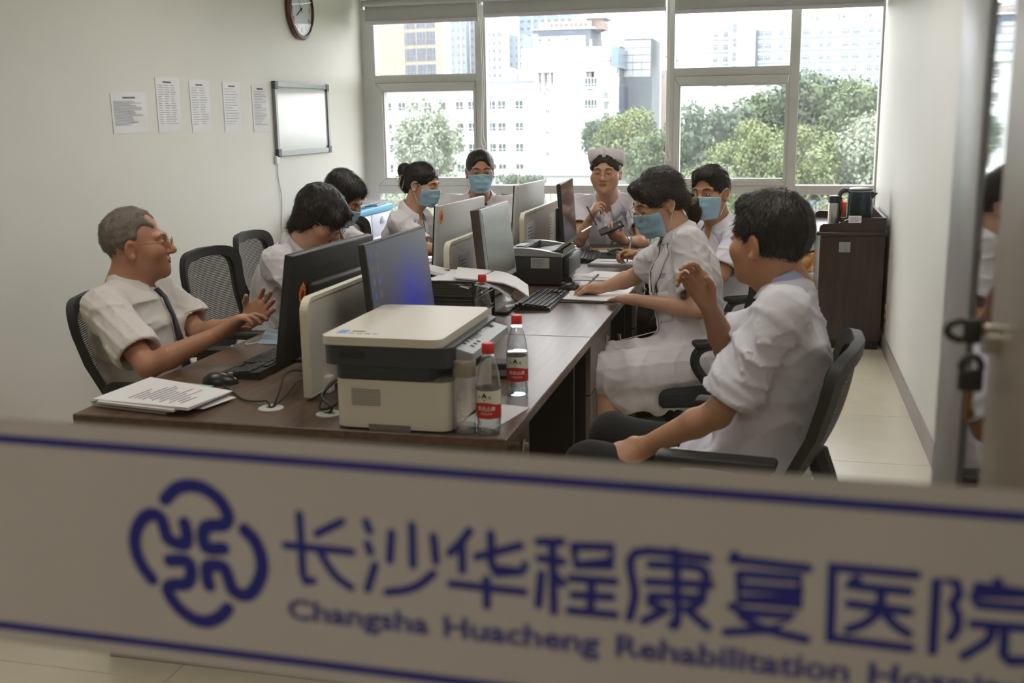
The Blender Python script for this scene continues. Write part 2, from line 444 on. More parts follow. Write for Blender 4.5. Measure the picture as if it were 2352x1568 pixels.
for z in (3.6, 1.9, .4, -1.3, -2.8):
    MB().box(o(-25.98, 163.5, z), o(-24.9, 170, z + .16)).build('balcony_slab', M_bwhite, t)
    MB().box(o(-25.98, 164, z + .5), o(-25.94, 168, z + 1.4)).build('balcony_window', M_wdark, t)
MB().tube([o(-45.4, 164.9, -9), o(-45.4, 164.9, 5.6)], .12).build('drain_pipe', mat('pipe_yellow', (.7, .6, .35), .6), t)
for x in (-33.4, -31.4, -28.0):
    MB().tube([o(x, 164, 9), o(x, 164, 12.6 + (x % 2))], .06).tube([o(x - .5, 164, 9), o(x, 164, 11)], .03).tube([o(x + .6, 164, 9), o(x, 164, 11)], .03).box(o(x - .16, 163.8, 11.6), o(x + .16, 164.1, 12.7)).build('antenna_mast', M_ac, t)
MB().lathe([(1.2, 0), (1.2, 2.1), (.3, 2.4)], 16, o(-41.5, 168, 6.6)).lathe([(.9, 0), (.9, 1.9), (.2, 2.2)], 16, o(-39.3, 168, 6.6)).build('water_tank', M_bwhite, t, True)

# ---- white tiled office building behind
t = thing('building', 'white panelled office block with a pink penthouse and blue glass corner', 'building', (-40, 215, -9))
o = lambda x, y, z: (x + 40, y - 215, z + 9)
M_tile = mat('facade_panel', (0.42, 0.45, 0.47), 0.6, vary=0.02, vscale=.2)
M_grout = mat('facade_joint', (0.12, 0.14, 0.16), 0.8)
MB().box(o(-50.8, 215, -9), o(-31, 232, 14.9)).box(o(-49.2, 218, 14.9), o(-37.3, 232, 18.5)).box(o(-31, 221, -9), o(-25.3, 236, 16.5)).build('wall', M_grout, t)
pm = MB().box((.04, -.08, .04), (1.76, 0, 1.32)).mesh('panel', M_tile)
for (x0, nx, y, z0, nz) in ((-50.8, 11, 215, .6, 10), (-49.1, 6, 218, 14.95, 2), (-31, 3, 221, 9.0, 5)):
    for i in range(nx):
        for j in range(nz):
            link('panel', pm, t, loc=o(x0 + 1.8 * i, y, z0 + 1.43 * j))
MB().box(o(-48, 219, 18.5), o(-37.3, 230, 20.1)).box(o(-38.4, 221, 18.5), o(-35.2, 228, 20.6)).build('penthouse', M_bpink, t)
MB().box(o(-39.2, 220, 20.6), o(-34.4, 229, 20.9)).box(o(-49.5, 217.6, 18.45), o(-36.5, 230, 18.75)).build('penthouse_roof', M_bwhite, t)
for k in range(8): MB().box(o(-45.6 + k, 218.9, 19.1), o(-45.2 + k, 219, 19.6)).build('penthouse_window', M_wpale, t)
MB().box(o(-48, 217.9, 17.2), o(-38, 218, 18.3)).build('roof_glazing', M_wblue, t)
sw = facade_window(.8, .7, 2).mesh('window', [M_wdark, M_frame_w])
for x in (-47.6, -45.7, -41.9): link('window', sw, t, loc=o(x, 217.88, 16.5))
bw = facade_window(1.1, 1.5, 2, .5).mesh('window', [M_cwall, M_frame_w])
for x in (-45, -43.1, -41.3, -39.5, -37.8): link('window', bw, t, loc=o(x, 214.88, 11.2))
# glazed wing receding to the right
MB().prism([(-31.7, -9), (-30.2, -9), (-30.2, 15.2), (-31.7, 15.2)], -4 , 18).build('corner_wall', M_tile, t)
t.children[-1].location = (40, 0, 9)
wing = MB().box(o(-31.6, 208, -9), o(-30.25, 230, 9.3)).build('wing_wall', M_tile, t)
MB().box(o(-31.6, 207.9, 10.4), o(-30.25, 230, 14.2)).build('glass_wing', M_cwall, t)
MB().box(o(-31.62, 207.85, 9.3), o(-30.24, 207.95, 10.4)).build('spandrel', mat('spandrel_red', (.17,.11,.13), .5), t)
for k in range(11): MB().box(o(-30.24, 209 + k * 1.9, -6), o(-30.1, 209.35 + k * 1.9, 7.2)).build('fin', M_wblue, t)
for k in range(9): MB().prism([(0, 0), (.5, -.7), (.55, -.7), (.1, 0)], o(0, 210 + k * 1.8, 0)[1], o(0, 211.3 + k * 1.8, 0)[1]).build('open_window', M_frame_w, t); t.children[-1].location = (9.77, 0, 21.2)
sg = text_mesh('急\n诊\n中\n心', 1.25, M_red)
link('sign_lettering', sg, t, loc=o(-32.4, 214.7, 9.2), rot=(PI / 2, 0, 0))
sg = MB().box((-.45, -.05, -.45), (.45, 0, .45)).box((-.22, -.08, -.2), (.22, -.05, .2), 1).mesh('sign_emblem', [M_red, M_tile])
link('sign_emblem', sg, t, loc=o(-32.4, 214.8, 12.3))

# ---- long white block on the right
t = thing('building', 'long white block with blue bands and rows of small windows, above the trees', 'building', (3, 280, -9))
o = lambda x, y, z: (x - 3, y - 280, z + 9)
MB().box(o(-17.9, 280, -9), o(40, 295, 22.6)).box(o(-17.9, 279.6, 22.6), o(40, 295, 23.2)).build('wall', M_bwhite, t)
MB().box(o(-12.9, 277.5, -9), o(-6.6, 290, 25.1)).build('stair_tower', M_bwhite, t)
for z in (19.2, 16.2, 13.3, 10.2): MB().box(o(-17.9, 279.85, z), o(40, 280, z + .35)).build('blue_band', M_bblue, t)
w1 = facade_window(1.35, 1.5, 3, .65).mesh('window', [M_wpale, M_frame_w]); w2 = facade_window(1.9, 1.5, 4, .65).mesh('wide_window', [M_wpale, M_frame_w])
w3 = facade_window(1.2, 2.4, 3, .5).mesh('tall_window', [M_wblue, M_frame_w])
for r, z in enumerate((20.7, 17.7, 14.8, 11.8, 8.8)):
    for x in (-16.3, -13.9, -.45, 9.1, 11.05, 20.6, 22.5, 26, 28): link('window', w1, t, loc=o(x, 279.95, z))
    for x in (-3.6, 5.45, 14.7, 17.1, 24, 31): link('wide_window', w2, t, loc=o(x, 279.95, z))
    link('wide_window', w2, t, loc=o(-5.5, 279.95, z))
for z in (22, 18.6, 15.2, 12): link('tall_window', w3, t, loc=o(-11.6, 277.45, z))
MB().box(o(-6.5, 279, 10), o(-5.9, 279.9, 21.5)).build('stair_glazing', M_wblue, t)
MB().box(o(-6, 282, 24), o(34, 282.3, 24.3)).box(o(-17.9, 282, 24), o(-13, 282.3, 24.3)).build('roof_beam', M_bgrey, t)
for x in (-4.5, 0, 2.3, 8, 14, 20, 26): MB().box(o(x, 282, 23.2), o(x + .5, 282.3, 24.2)).build('roof_post', M_bgrey, t)
for x in (6.8, 7.9, 13.2, 14.3, 19.4, 20.5): MB().lathe([(.3, 23.2 + 9), (.3, 24.4 + 9), (.5, 24.5 + 9), (.45, 25 + 9)], 10, (x - 3, 3, 0)).build('roof_vent', M_bgrey, t)

# ---- beige tower on the left
t = thing('building', 'beige tower with tall grouped windows at the left of the window', 'building', (-88, 250, -9), math.radians(-9))
MB().box((-16, 0, 0), (-.1, 4, 50)).box((-.1, 0, 0), (.4, 4, 50)).build('wall', M_bbeige, t)
gm = facade_window(2.4, 3.0, 3, .4).mesh('window', [M_wblue, M_bbeige])
MB().box((0, .1, 0), (8.6, 4, 50)).build('window_wing', M_bbeige, t)
nw = facade_window(.6, 3.0, 1).mesh('narrow_window', [M_wblue, M_bbeige])
for j in range(9):
    z = 14.0 + 3.75 * j
    for x in (2.1, 4.8, 7.4): link('window', gm, t, loc=(x, .06, z))
    link('narrow_window', nw, t, loc=(.55, .06, z)); link('narrow_window', nw, t, loc=(6.1, .06, z)) if False else None
for j in range(14): MB().box((-16, -.03, 10 + 2.8 * j), (-.1, 0, 10.06 + 2.8 * j)).build('panel_joint', M_stain, t)
for x in (-11, -8, -5, -2.5): MB().box((x, -.03, 8), (x + .05, 0, 50)).build('panel_joint', M_stain, t)
# ---- far pale towers
def tower(x0, x1, D, top, m, wmt, lab, nx, step=3.1):
    t = thing('building', lab, 'building', ((x0 + x1) / 2, D, -9))
    w = x1 - x0
    MB().box((-w / 2, 0, 0), (w / 2, 18, top + 9)).build('wall', m, t)
    wm = facade_window(w / nx * .62, step * .55, 2).mesh('window', [wmt, M_frame_w])
    n = int((top + 9 - 20) / step)
    for i in range(nx):
        for j in range(n):
            link('window', wm, t, loc=(-w / 2 + w * (i + .5) / nx, -.03, top + 9 - 2 - step * j))
    for i in range(nx + 1):
        if i % 2 == 0: MB().box((-w / 2 + w * i / nx - .2, -.5, 0), (-w / 2 + w * i / nx + .2, 0, top + 9)).build('pilaster', M_bwhite, t)
    return t
tower(-128, -121.5, 420, 62, M_bgrey, M_wpale, 'pale tall residential tower left of the second mullion, grey balconies', 3)
tower(-121.4, -114, 425, 62, M_bgrey, M_wblue, 'pale tall residential tower with a column of blue windows', 4)
tower(-113.5, -106.8, 420, 35, M_bwhite, M_wpale, 'slim white far tower with two columns of small windows', 3)
tower(-106.7, -100.5, 430, 33.5, M_bblue, M_wpale, 'pale blue far tower beside the white panelled block', 3)
tower(-112, -88, 470, 47, M_bblue, M_wpale, 'wide hazy blue tower block at the very back', 8)
tower(-79.5, -75, 470, 33, M_bpink, M_wpale, 'small pink far block beside the beige tower', 3)
tower(-40.5, -32.5, 330, 14.5, M_bpink, M_wpale, 'low pink block far behind the trees', 6)
# ---- low roofs
t = thing('low_building', 'low white flat-roofed shed in front of the white building', 'building', (-24, 112, -9))
MB().box((-8, 0, 0), (6.5, 6, 4.4)).build('wall', M_bwhite, t); MB().box((-8.3, -.4, 4.4), (6.8, 6.4, 4.7)).build('roof', M_bwhite, t)
t = thing('low_building', 'small white shed behind the nurse', 'building', (-15, 108, -9))
MB().box((-1, 0, 0), (1.1, 4, 5.1)).build('wall', M_bgrey, t); MB().box((-1.2, -.3, 5.1), (1.3, 4.3, 5.35)).build('roof', M_bwhite, t)
def ribbed_roof(x0, x1, y0, y1, z0, z1, lab):
    t = thing('ribbed_roof', lab, 'roof', ((x0 + x1) / 2, y0, -9))
    w = x1 - x0; s = MB(); n = int(w / .22)
    for k in range(n): s.box((-w / 2 + w * k / n, 0, 0), (-w / 2 + w * (k + .62) / n, .05, 1), 0)
    vs = [(v[0], v[1] + (y1 - y0) * v[2], z0 + 9 + (z1 - z0) * v[2]) for v in s.v]; s.v = vs
    s.build('ribs', M_bwhite, t)['kind'] = 'stuff'
    MB().prism([(0, z0 + 9 - .06), (y1 - y0, z1 + 9 - .06), (y1 - y0, 0), (0, 0)], -w / 2, w / 2, 'x').build('roof_body', mat('roof_shadow_grey', (.2,.21,.22), .8), t)
    MB().box((-w / 2, y1 - y0, z1 + 9 - .1), (w / 2, y1 - y0 + .2, z1 + 9 + .25)).build('ridge', mat('ridge_blue', (.4, .55, .75), .6), t)
ribbed_roof(-10.6, -3.2, 74, 80, -6.0, -4.2, 'white ribbed metal roof beyond the window behind the ponytailed woman')
ribbed_roof(-2.0, 5.2, 74, 80, -6.4, -4.9, 'white ribbed metal roof beyond the window above the dark cabinet')

# ---- trees: clumps of leaves around each limb
M_leaf = []
for k, (c1, c2) in enumerate((((.12, .165, .075), (.055, .082, .045)), ((.17, .21, .085), (.08, .11, .045)), ((.09, .13, .078), (.045, .072, .05)), ((.24, .27, .20), (.14, .18, .125)))):
    m = mat('leaf_green_%d' % k, c1, 0.6, color2=c2, vscale=0.7, spec=0.3)
    M_leaf.append(m)
M_bark = mat('bark', (.17, .13, .09), .9, vary=.2)
def crown_mesh(seed, clumps, leaves, spread, leaf, m):
    r = np.random.RandomState(seed)
    cs = []
    for k in range(clumps):
        d = r.normal(size=3); d /= np.linalg.norm(d)
        cs.append(d * np.array(spread) * (r.rand() ** .4) * .8)
    cs = np.array(cs); cr = r.uniform(.22, .42, clumps) * min(spread)
    n = leaves
    ci = r.randint(0, clumps, n)
    d = r.normal(size=(n, 3)); d /= np.linalg.norm(d, axis=1)[:, None]
    P = cs[ci] + d * (cr[ci] * (.55 + .5 * r.rand(n)))[:, None]
    a = r.normal(size=(n, 3)); a /= np.linalg.norm(a, axis=1)[:, None]
    b = np.cross(a, d); b /= (np.linalg.norm(b, axis=1)[:, None] + 1e-6)
    s = leaf * (.6 + .8 * r.rand(n))[:, None]
    a2 = np.cross(b, d + .6 * r.normal(size=(n, 3))); a2 /= (np.linalg.norm(a2, axis=1)[:, None] + 1e-6)
    vs = np.stack([P - b * s * .5, P + a2 * s, P + b * s * .5, P - a2 * s * .4], 1).reshape(-1, 3)
    me = bpy.data.meshes.new('foliage')
    me.from_pydata(vs.tolist(), [], [(4 * i, 4 * i + 1, 4 * i + 2, 4 * i + 3) for i in range(n)])
    me.materials.append(m)
    return me
CROWN = [crown_mesh(k, 60, 13000, (3.6, 3.0, 3.4), .17, M_leaf[k]) for k in range(4)]
def tree(x, y, ztop, s, kind, lab, zs=1.0):
    t = thing('tree', lab, 'tree', (x, y, -9), 0, 'trees outside the window')
    h = ztop + 9 - 3.4 * s * zs
    pts = bezier([(0, 0, 0), (.1, 0, h * .5), (-.1, .1, h), (.2, 0, h + 2 * s)], 4)
    tr = MB().tube(pts, [.32 - .25 * i / len(pts) for i in range(len(pts))], 8)
    for k in range(7):
        a = k * 2.4; z = h * .55 + .35 * k
        tr.tube([(0, 0, z), (1.1 * s * math.cos(a), 1.1 * s * math.sin(a), z + 1.3), (2.2 * s * math.cos(a), 2.2 * s * math.sin(a), z + 2.4)], [.1, .07, .02], 6)
    tr.build('trunk', M_bark, t, True)
    c = link('foliage', CROWN[kind], t, loc=(0, 0, h), rot=(0, 0, rng.random() * 6))
    c.scale = (s, s, s * zs)
    return t
tree(-29.9, 90, 3.2, 1.15, 3, 'pale sparse tree in front of the white building, seen through the left sash', 1.25)
tree(-12.4, 92, 2.3, .95, 1, 'bright green tree right of the white tower, behind the nurse')
tree(-15.5, 100, 2.0, .9, 2, 'dark green tree just behind the bright green one')
tree(-9.2, 88, 1.0, 1.0, 0, 'mid green tree left of the central mullion')
tree(-5.6, 90, 3.9, 1.4, 2, 'tall dark tree in the upper left of the right sash', 1.2)
tree(-2.2, 84, 1.2, 1.0, 1, 'yellow-green tree in the middle of the right sash', 1.1)
tree(-.4, 95, 4.3, 1.35, 0, 'large green tree behind the right mullion')
tree(2.9, 92, 6.0, 1.45, 2, 'tallest dark tree in the right window bay', 1.0)
tree(5.2, 88, 4.9, 1.3, 0, 'round green tree next to the right wall')
tree(2.0, 80, .8, 1.05, 1, 'yellow-green tree low in the right window bay')
tree(6.2, 80, 1.5, 1.1, 3, 'pale tree at the edge of the right window bay')
tree(-5.0, 76, -1.6, .9, 1, 'light tree at the foot of the right sash')
for k, (x, y, zt, s, kd) in enumerate(((-27, 74, -3.6, .8, 3), (-24, 70, -4.2, .7, 1), (-20.5, 74, -4.0, .75, 0), (-17.3, 72, -3.4, .7, 1), (-14.6, 70, -4.0, .6, 0), (-31, 78, -2.8, 1, 2), (-9, 73, -3.2, .8, 2), (1, 72, -3.4, .7, 2), (4, 73, -3.6, .7, 1), (-22, 92, -2.6, .8, 2))):
    tree(x, y, zt, s, kd, ('low shrub-like tree below the left sash', 'low light tree left of the masked man', 'low green tree right of the masked man', 'bright low tree beside the white monitor back', 'small low tree left of the nurse', 'dark low tree in the bottom left pane', 'dark low tree right of the nurse', 'dark low tree above the ribbed roof', 'light low tree near the right wall', 'dark low tree behind the shed')[k])
# ================================================================== furniture
def Wm(t):
    m = MB(); m.T = (Matrix.Translation(t.location) @ t.rotation_euler.to_matrix().to_4x4()).inverted(); return m
def wood_mat(name, c1, c2, rough, axis='Y', coat=0.0):
    m = bpy.data.materials.new(name); m.use_nodes = True
    N = m.node_tree.nodes; L = m.node_tree.links; b = N['Principled BSDF']
    tc = N.new('ShaderNodeTexCoord'); mp = N.new('ShaderNodeMapping')
    mp.inputs['Scale'].default_value = (14, 1.1, 14) if axis == 'Y' else (14, 14, 1.1)
    L.new(tc.outputs['Object'], mp.inputs['Vector'])
    nz = N.new('ShaderNodeTexNoise'); nz.inputs['Scale'].default_value = 3.2; nz.inputs['Detail'].default_value = 8; nz.inputs['Distortion'].default_value = .6
    L.new(mp.outputs['Vector'], nz.inputs['Vector'])
    cr = N.new('ShaderNodeValToRGB'); cr.color_ramp.elements[0].position = .3; cr.color_ramp.elements[1].position = .7
    cr.color_ramp.elements[0].color = (*c1, 1); cr.color_ramp.elements[1].color = (*c2, 1)
    L.new(nz.outputs['Fac'], cr.inputs[0]); L.new(cr.outputs[0], b.inputs['Base Color'])
    b.inputs['Roughness'].default_value = rough
    if coat: b.inputs['Coat Weight'].default_value = coat; b.inputs['Coat Roughness'].default_value = .2
    bp = N.new('ShaderNodeBump'); bp.inputs['Strength'].default_value = .06; L.new(nz.outputs['Fac'], bp.inputs['Height']); L.new(bp.outputs['Normal'], b.inputs['Normal'])
    return m
M_desk = wood_mat('walnut_laminate', srgb(78, 59, 47), srgb(104, 80, 65), .38, coat=.12)
M_desk_e = wood_mat('walnut_edge', srgb(66, 47, 35), srgb(88, 64, 48), .45)
M_ped = wood_mat('pedestal_grey_wood', srgb(104, 94, 88), srgb(128, 118, 110), .45, 'Z')
M_panel = mat('black_modesty_panel', srgb(26, 24, 24), .5, vary=.1)
M_cabinet = wood_mat('dark_mahogany', srgb(38, 26, 26), srgb(58, 40, 38), .3, 'Z', .3)
M_cream = mat('cream_divider_board', srgb(205, 200, 190), .5, vary=.02, vscale=3)
M_cream_e = mat('cream_divider_edge', srgb(218, 211, 192), .5, vary=.02)
M_chrome = mat('brushed_metal', srgb(185, 180, 172), .3, metal=.8)
M_darkcable = mat('cable_black', srgb(28, 28, 30), .55)

DX0, DX1, DZ = -1.905, -0.645, .75
DY = [2.51, 3.808, 5.16, 6.60]
def desk(k, lab):
    y0, y1 = DY[k] + .0015, DY[k + 1] - .0015
    t = thing('double_desk', lab, 'desk', (-1.275, (y0 + y1) / 2, 0), 0, 'back-to-back office desks')
    o = Wm(t).rbox((DX0, y0, DZ - .03), (DX1, y1, DZ), .003, 1).build('worktop', [M_desk], t, False)
    for x in (DX0 + .05, DX1 - .08):
        Wm(t).box((x, y0 + .02, 0), (x + .03, y0 + .05, DZ - .03)).build('leg_panel', M_panel, t) if False else None
    Wm(t).box((-1.34, y0 + .03, .28), (-1.322, y1 - .03, DZ - .03)).build('modesty_panel', M_panel, t)
    Wm(t).box((DX0 + .06, y1 - .06, 0), (DX1 - .06, y1 - .03, DZ - .03)).build('end_panel', M_panel, t)
    if k == 0: Wm(t).box((DX0 + .03, y0 + .02, 0), (-1.0, y0 + .045, DZ - .03)).build('end_panel', M_desk_e, t)
    return t
desk(0, 'dark walnut double desk nearest the glass, carrying the white printer')
desk(1, 'dark walnut double desk in the middle, carrying the black printer')
desk(2, 'dark walnut double desk at the window end')
def pedestal(y0, y1, lab, m, face=1, x=DX1 - .02):
    t = thing('drawer_pedestal', lab, 'cabinet', (x - .22, (y0 + y1) / 2, 0), 0, 'under-desk pedestals')
    Wm(t).box((x - .46, y0, .03), (x - .02, y1, DZ - .031)).build('body', M_panel, t)
    for i in range(1):
        d = Wm(t).rbox((x - .02, y0 + .003, .505), (x, y1 - .003, DZ - .036), .002, 1).build('drawer', m, t)
        Wm(t).tube([(x, y0 + (y1 - y0) * .36, .59), (x + .028, y0 + (y1 - y0) * .36, .59), (x + .028, y0 + (y1 - y0) * .64, .59), (x, y0 + (y1 - y0) * .64, .59)], .0065, 8).build('handle', M_chrome, d, True)
        lk = Wm(t); yc = (y0 + y1) / 2 + (y1 - y0) * .22
        lk.rbox((x, yc - .012, .64), (x + .008, yc + .012, .672), .003).tube([(x, yc, .656), (x + .018, yc, .656)], .008, 10).build('lock', M_chrome, d, True)
    d = Wm(t).rbox((x - .02, y0 + .003, .04), (x, y1 - .003, .498), .002, 1).build('door', m, t)
    yh = y1 - .06
    Wm(t).tube([(x, yh, .27), (x + .028, yh, .27), (x + .028, yh, .42), (x, yh, .42)], .0065, 8).build('handle', M_chrome, d, True)
    return t
pedestal(2.53, 2.86, 'walnut drawer pedestal under the corner with the water bottles', M_desk_e)
pedestal(3.89, 4.40, 'grey-brown drawer pedestal with silver handles by the writing woman\'s knee', M_ped)
pedestal(5.22, 5.62, 'grey-brown pedestal under the desk behind the writing woman', M_ped)
# ---- dividers standing along the middle of the desks
def divider(y0, y1, lab, notes=()):
    t = thing('desk_divider', lab, 'divider', (-1.30, (y0 + y1) / 2, DZ), 0, 'cream desk dividers')
    r = .045; z0, z1 = DZ + .012, 1.052
    def outline(i):
        p = [(y0 + i, z0), (y1 - i, z0), (y1 - i, z1 - r)]
        p += [(y1 - i - (r - i) + (r - i) * math.cos(a), z1 - r + (r - i) * math.sin(a)) for a in [PI / 2 * k / 6 for k in range(1, 7)]]
        p += [(y0 + r - (r - i) * math.sin(a), z1 - r + (r - i) * math.cos(a)) for a in [PI / 2 * k / 6 for k in range(0, 7)]]
        return p
    e = Wm(t); o = outline(0); i_ = outline(.012)
    Wm(t).prism(i_, -1.309, -1.291, 'x').build('board', M_cream, t)
    n = len(o)
    for x in (-1.312, -1.288):
        e.add([(x, *p) for p in o] + [(x, *p) for p in i_], [(k, (k + 1) % n, n + (k + 1) % n, n + k) for k in range(n)])
    e.add([(-1.312, *p) for p in o] + [(-1.288, *p) for p in o], [(k, (k + 1) % n, n + (k + 1) % n, n + k) for k in range(n)])
    e.build('edge_trim', M_cream_e, t)
    for y in (y0 + .12, y1 - .12):
        Wm(t).rbox((-1.325, y - .02, DZ), (-1.275, y + .02, DZ + .05), .003).build('clamp', M_white, t)
    for (a, b, c, d) in notes:
        s_ = Wm(t).box((-1.2905, a, c), (-1.2885, b, d)).build('pinned_note', M_paper, t)
        for q in range(7): Wm(t).box((-1.2884, a + .012, d - .03 - q * (d - c) / 9), (-1.2881, a + .012 + (b - a) * (.35 + .4 * rng.random()), d - .026 - q * (d - c) / 9)).build('print_line', M_ink, s_)
M_paper = mat('white_paper', srgb(228, 225, 226), .7, vary=.015, vscale=4)
M_ink = mat('grey_print', srgb(120, 120, 126), .8)
M_ink_d = mat('dark_print', srgb(60, 60, 66), .8)
divider(2.76, 3.70, 'cream divider behind the white printer, nearest the glass')
divider(4.13, 5.06, 'cream divider with a pinned note between the white and grey monitors', [(4.28, 4.42, .84, .985)])
divider(5.46, 6.46, 'cream divider with two pinned note sheets nearest the nurse', [(5.54, 5.72, .82, .99), (6.10, 6.24, .83, .99)])

# ------------------------------------------------------------------ mesh chairs (facing local +Y)
def mesh_mat():
    m = bpy.data.materials.new('chair_mesh'); m.use_nodes = True
    N = m.node_tree.nodes; L = m.node_tree.links; b = N['Principled BSDF']
    b.inputs['Base Color'].default_value = (*srgb(58, 56, 54), 1); b.inputs['Roughness'].default_value = .7
    tc = N.new('ShaderNodeTexCoord'); mp = N.new('ShaderNodeMapping'); mp.inputs['Scale'].default_value = (1, 1, 1)
    L.new(tc.outputs['Object'], mp.inputs['Vector'])
    wv = N.new('ShaderNodeTexWave'); wv.wave_type = 'BANDS'; wv.bands_direction = 'Z'; wv.inputs['Scale'].default_value = 42
    w2 = N.new('ShaderNodeTexWave'); w2.wave_type = 'BANDS'; w2.bands_direction = 'X'; w2.inputs['Scale'].default_value = 60
    L.new(mp.outputs['Vector'], wv.inputs['Vector']); L.new(mp.outputs['Vector'], w2.inputs['Vector'])
    mu = N.new('ShaderNodeMath'); mu.operation = 'MULTIPLY'; L.new(wv.outputs['Fac'], mu.inputs[0]); L.new(w2.outputs['Fac'], mu.inputs[1])
    gt = N.new('ShaderNodeMapRange'); gt.inputs[1].default_value = .15; gt.inputs[2].default_value = .6; gt.inputs[3].default_value = 1.0; gt.inputs[4].default_value = .18
    L.new(mu.outputs[0], gt.inputs[0]); L.new(gt.outputs[0], b.inputs['Alpha'])
    return m
M_mesh = mesh_mat()
M_seat = mat('black_seat_fabric', srgb(44, 46, 52), .9, vary=.1, vscale=40, bump=.2, bscale=300)
CH = {}
def chair_meshes():
    W0, W1, Z0, Z1 = .45, .55, .56, 1.0
    def back(u, v):      # u -1..1, v 0..1
        w = (W0 + (W1 - W0) * v) / 2
        return (u * w, -.235 - .10 * (v - .25) + .055 * u * u - .035 * math.sin(PI * v), Z0 + (Z1 - Z0) * v - .012 * u * u * v)
    def ring(inset):
        n = 40; pts = []
        for k in range(n):
            a = 2 * PI * k / n
            c, s_ = math.cos(a), math.sin(a)
            u = abs(c) ** .38 * (1 if c > 0 else -1); v = abs(s_) ** .38 * (1 if s_ > 0 else -1)
            pts.append((u * (1 - inset), .5 + v * .5 * (1 - inset * 1.1)))
        return pts
    # frame: flat band between two rings with depth
    o, i_ = ring(0), ring(.17)
    n = len(o); vs = []; fs = []
    for off in (.014, -.014):
        for r in (o, i_):
            for u, v in r:
                p = back(u, v); vs.append((p[0], p[1] + off, p[2]))
    for k in range(n):
        k2 = (k + 1) % n
        fs += [(k, k2, n + k2, n + k), (2 * n + k, 3 * n + k, 3 * n + k2, 2 * n + k2), (k, 2 * n + k, 2 * n + k2, k2), (n + k, n + k2, 3 * n + k2, 3 * n + k)]
    CH['back_frame'] = MB().add(vs, fs).mesh('back_frame', M_black, True)
    CH['mesh_panel'] = MB().grid(12, 12, lambda a, b: (lambda p: p)(back((a * 2 - 1) * .88, .06 + .88 * b))).mesh('mesh_panel', M_mesh, True)
    st = MB(); bm = bmesh.new(); bmesh.ops.create_cube(bm, size=1)
    for v in bm.verts: v.co = V((v.co.x * .49, v.co.y * .47 + .0, v.co.z * .075 + .455))
    bmesh.ops.bevel(bm, geom=bm.edges[:], offset=.033, segments=3, profile=.6, affect='EDGES')
    for v in bm.verts:
        if v.co.y > .15: v.co.z -= (v.co.y - .15) * .25
        v.co.z -= .06 * v.co.x ** 2 * 0
    CH['seat'] = st.bm(bm).mesh('seat', M_seat, True)
    CH['seat_pan'] = MB().rbox((-.2, -.2, .395), (.2, .2, .425), .01).tube(bezier([(0, -.12, .41), (0, -.27, .42), (0, -.30, .52), (0, -.265, .64)], 5), [.032] * 16, 8).mesh('seat_pan', M_black, True)
    for s_ in (1, -1):
        pts = bezier([(q[0], q[1] - .08, q[2]) for q in [(.23 * s_, -.10, .42), (.285 * s_, -.10, .45), (.30 * s_, -.10, .58), (.295 * s_, -.07, .655), (.29 * s_, .05, .672), (.285 * s_, .16, .66), (.285 * s_, .19, .60), (.29 * s_, .14, .52), (.26 * s_, .07, .44), (.2 * s_, .04, .415)]], 5)
        CH['armrest%d' % s_] = MB().tube(pts, .019, 10).rbox((min(.25 * s_, .325 * s_), -.19, .664), (max(.25 * s_, .325 * s_), .12, .69), .012).mesh('armrest', M_black, True)
    CH['gas_column'] = MB().lathe([(.03, .13), (.03, .26), (.018, .26), (.018, .40), (.05, .40)], 14).mesh('gas_column', M_chrome, True)
    CH['base_leg'] = MB().tube([(.02, 0, .115), (.16, 0, .10), (.29, 0, .075)], [.03, .026, .018], 8).mesh('base_leg', M_black, True)
    cs = MB().lathe([(.001, -.011), (.027, -.011), (.027, .011), (.001, .011)], 14); cs.v = [(v[0] , v[2] + .02, v[1] + .028) for v in cs.v]
    cs2 = MB().lathe([(.001, -.011), (.027, -.011), (.027, .011), (.001, .011)], 14); cs2.v = [(v[0], v[2] - .02, v[1] + .028) for v in cs2.v]
    cs.add(cs2.v, cs2.f); cs.tube([(0, 0, .03), (0, 0, .075)], .008)
    CH['caster'] = cs.mesh('caster', M_black, True)
chair_meshes()
def chair(lab, x, y, az, tilt=0.0, arms=True, group='black mesh office chairs', dz=0.0):
    t = thing('office_chair', lab, 'chair', (x, y, 0), az - PI / 2, group)
    for n in ('seat', 'seat_pan', 'gas_column'): link(n, CH[n], t, loc=(0, 0, dz if n != 'gas_column' else 0))
    bf = link('back_frame', CH['back_frame'], t, loc=(0, 0, dz)); link('mesh_panel', CH['mesh_panel'], bf)
    if tilt: bf.rotation_euler = (tilt, 0, 0); bf.location = (0, -math.sin(-tilt) * -.56 if False else .56 * math.sin(tilt) , .56 * (1 - math.cos(tilt)) + dz)
    if arms:
        for s_ in (1, -1): link('armrest', CH['armrest%d' % s_], t, loc=(0, 0, dz))
    for k in range(5):
        a = PI / 2 + 2 * PI * k / 5
        l = link('base_leg', CH['base_leg'], t, rot=(0, 0, a)); link('caster', CH['caster'], l, loc=(.28, 0, 0))
    return t

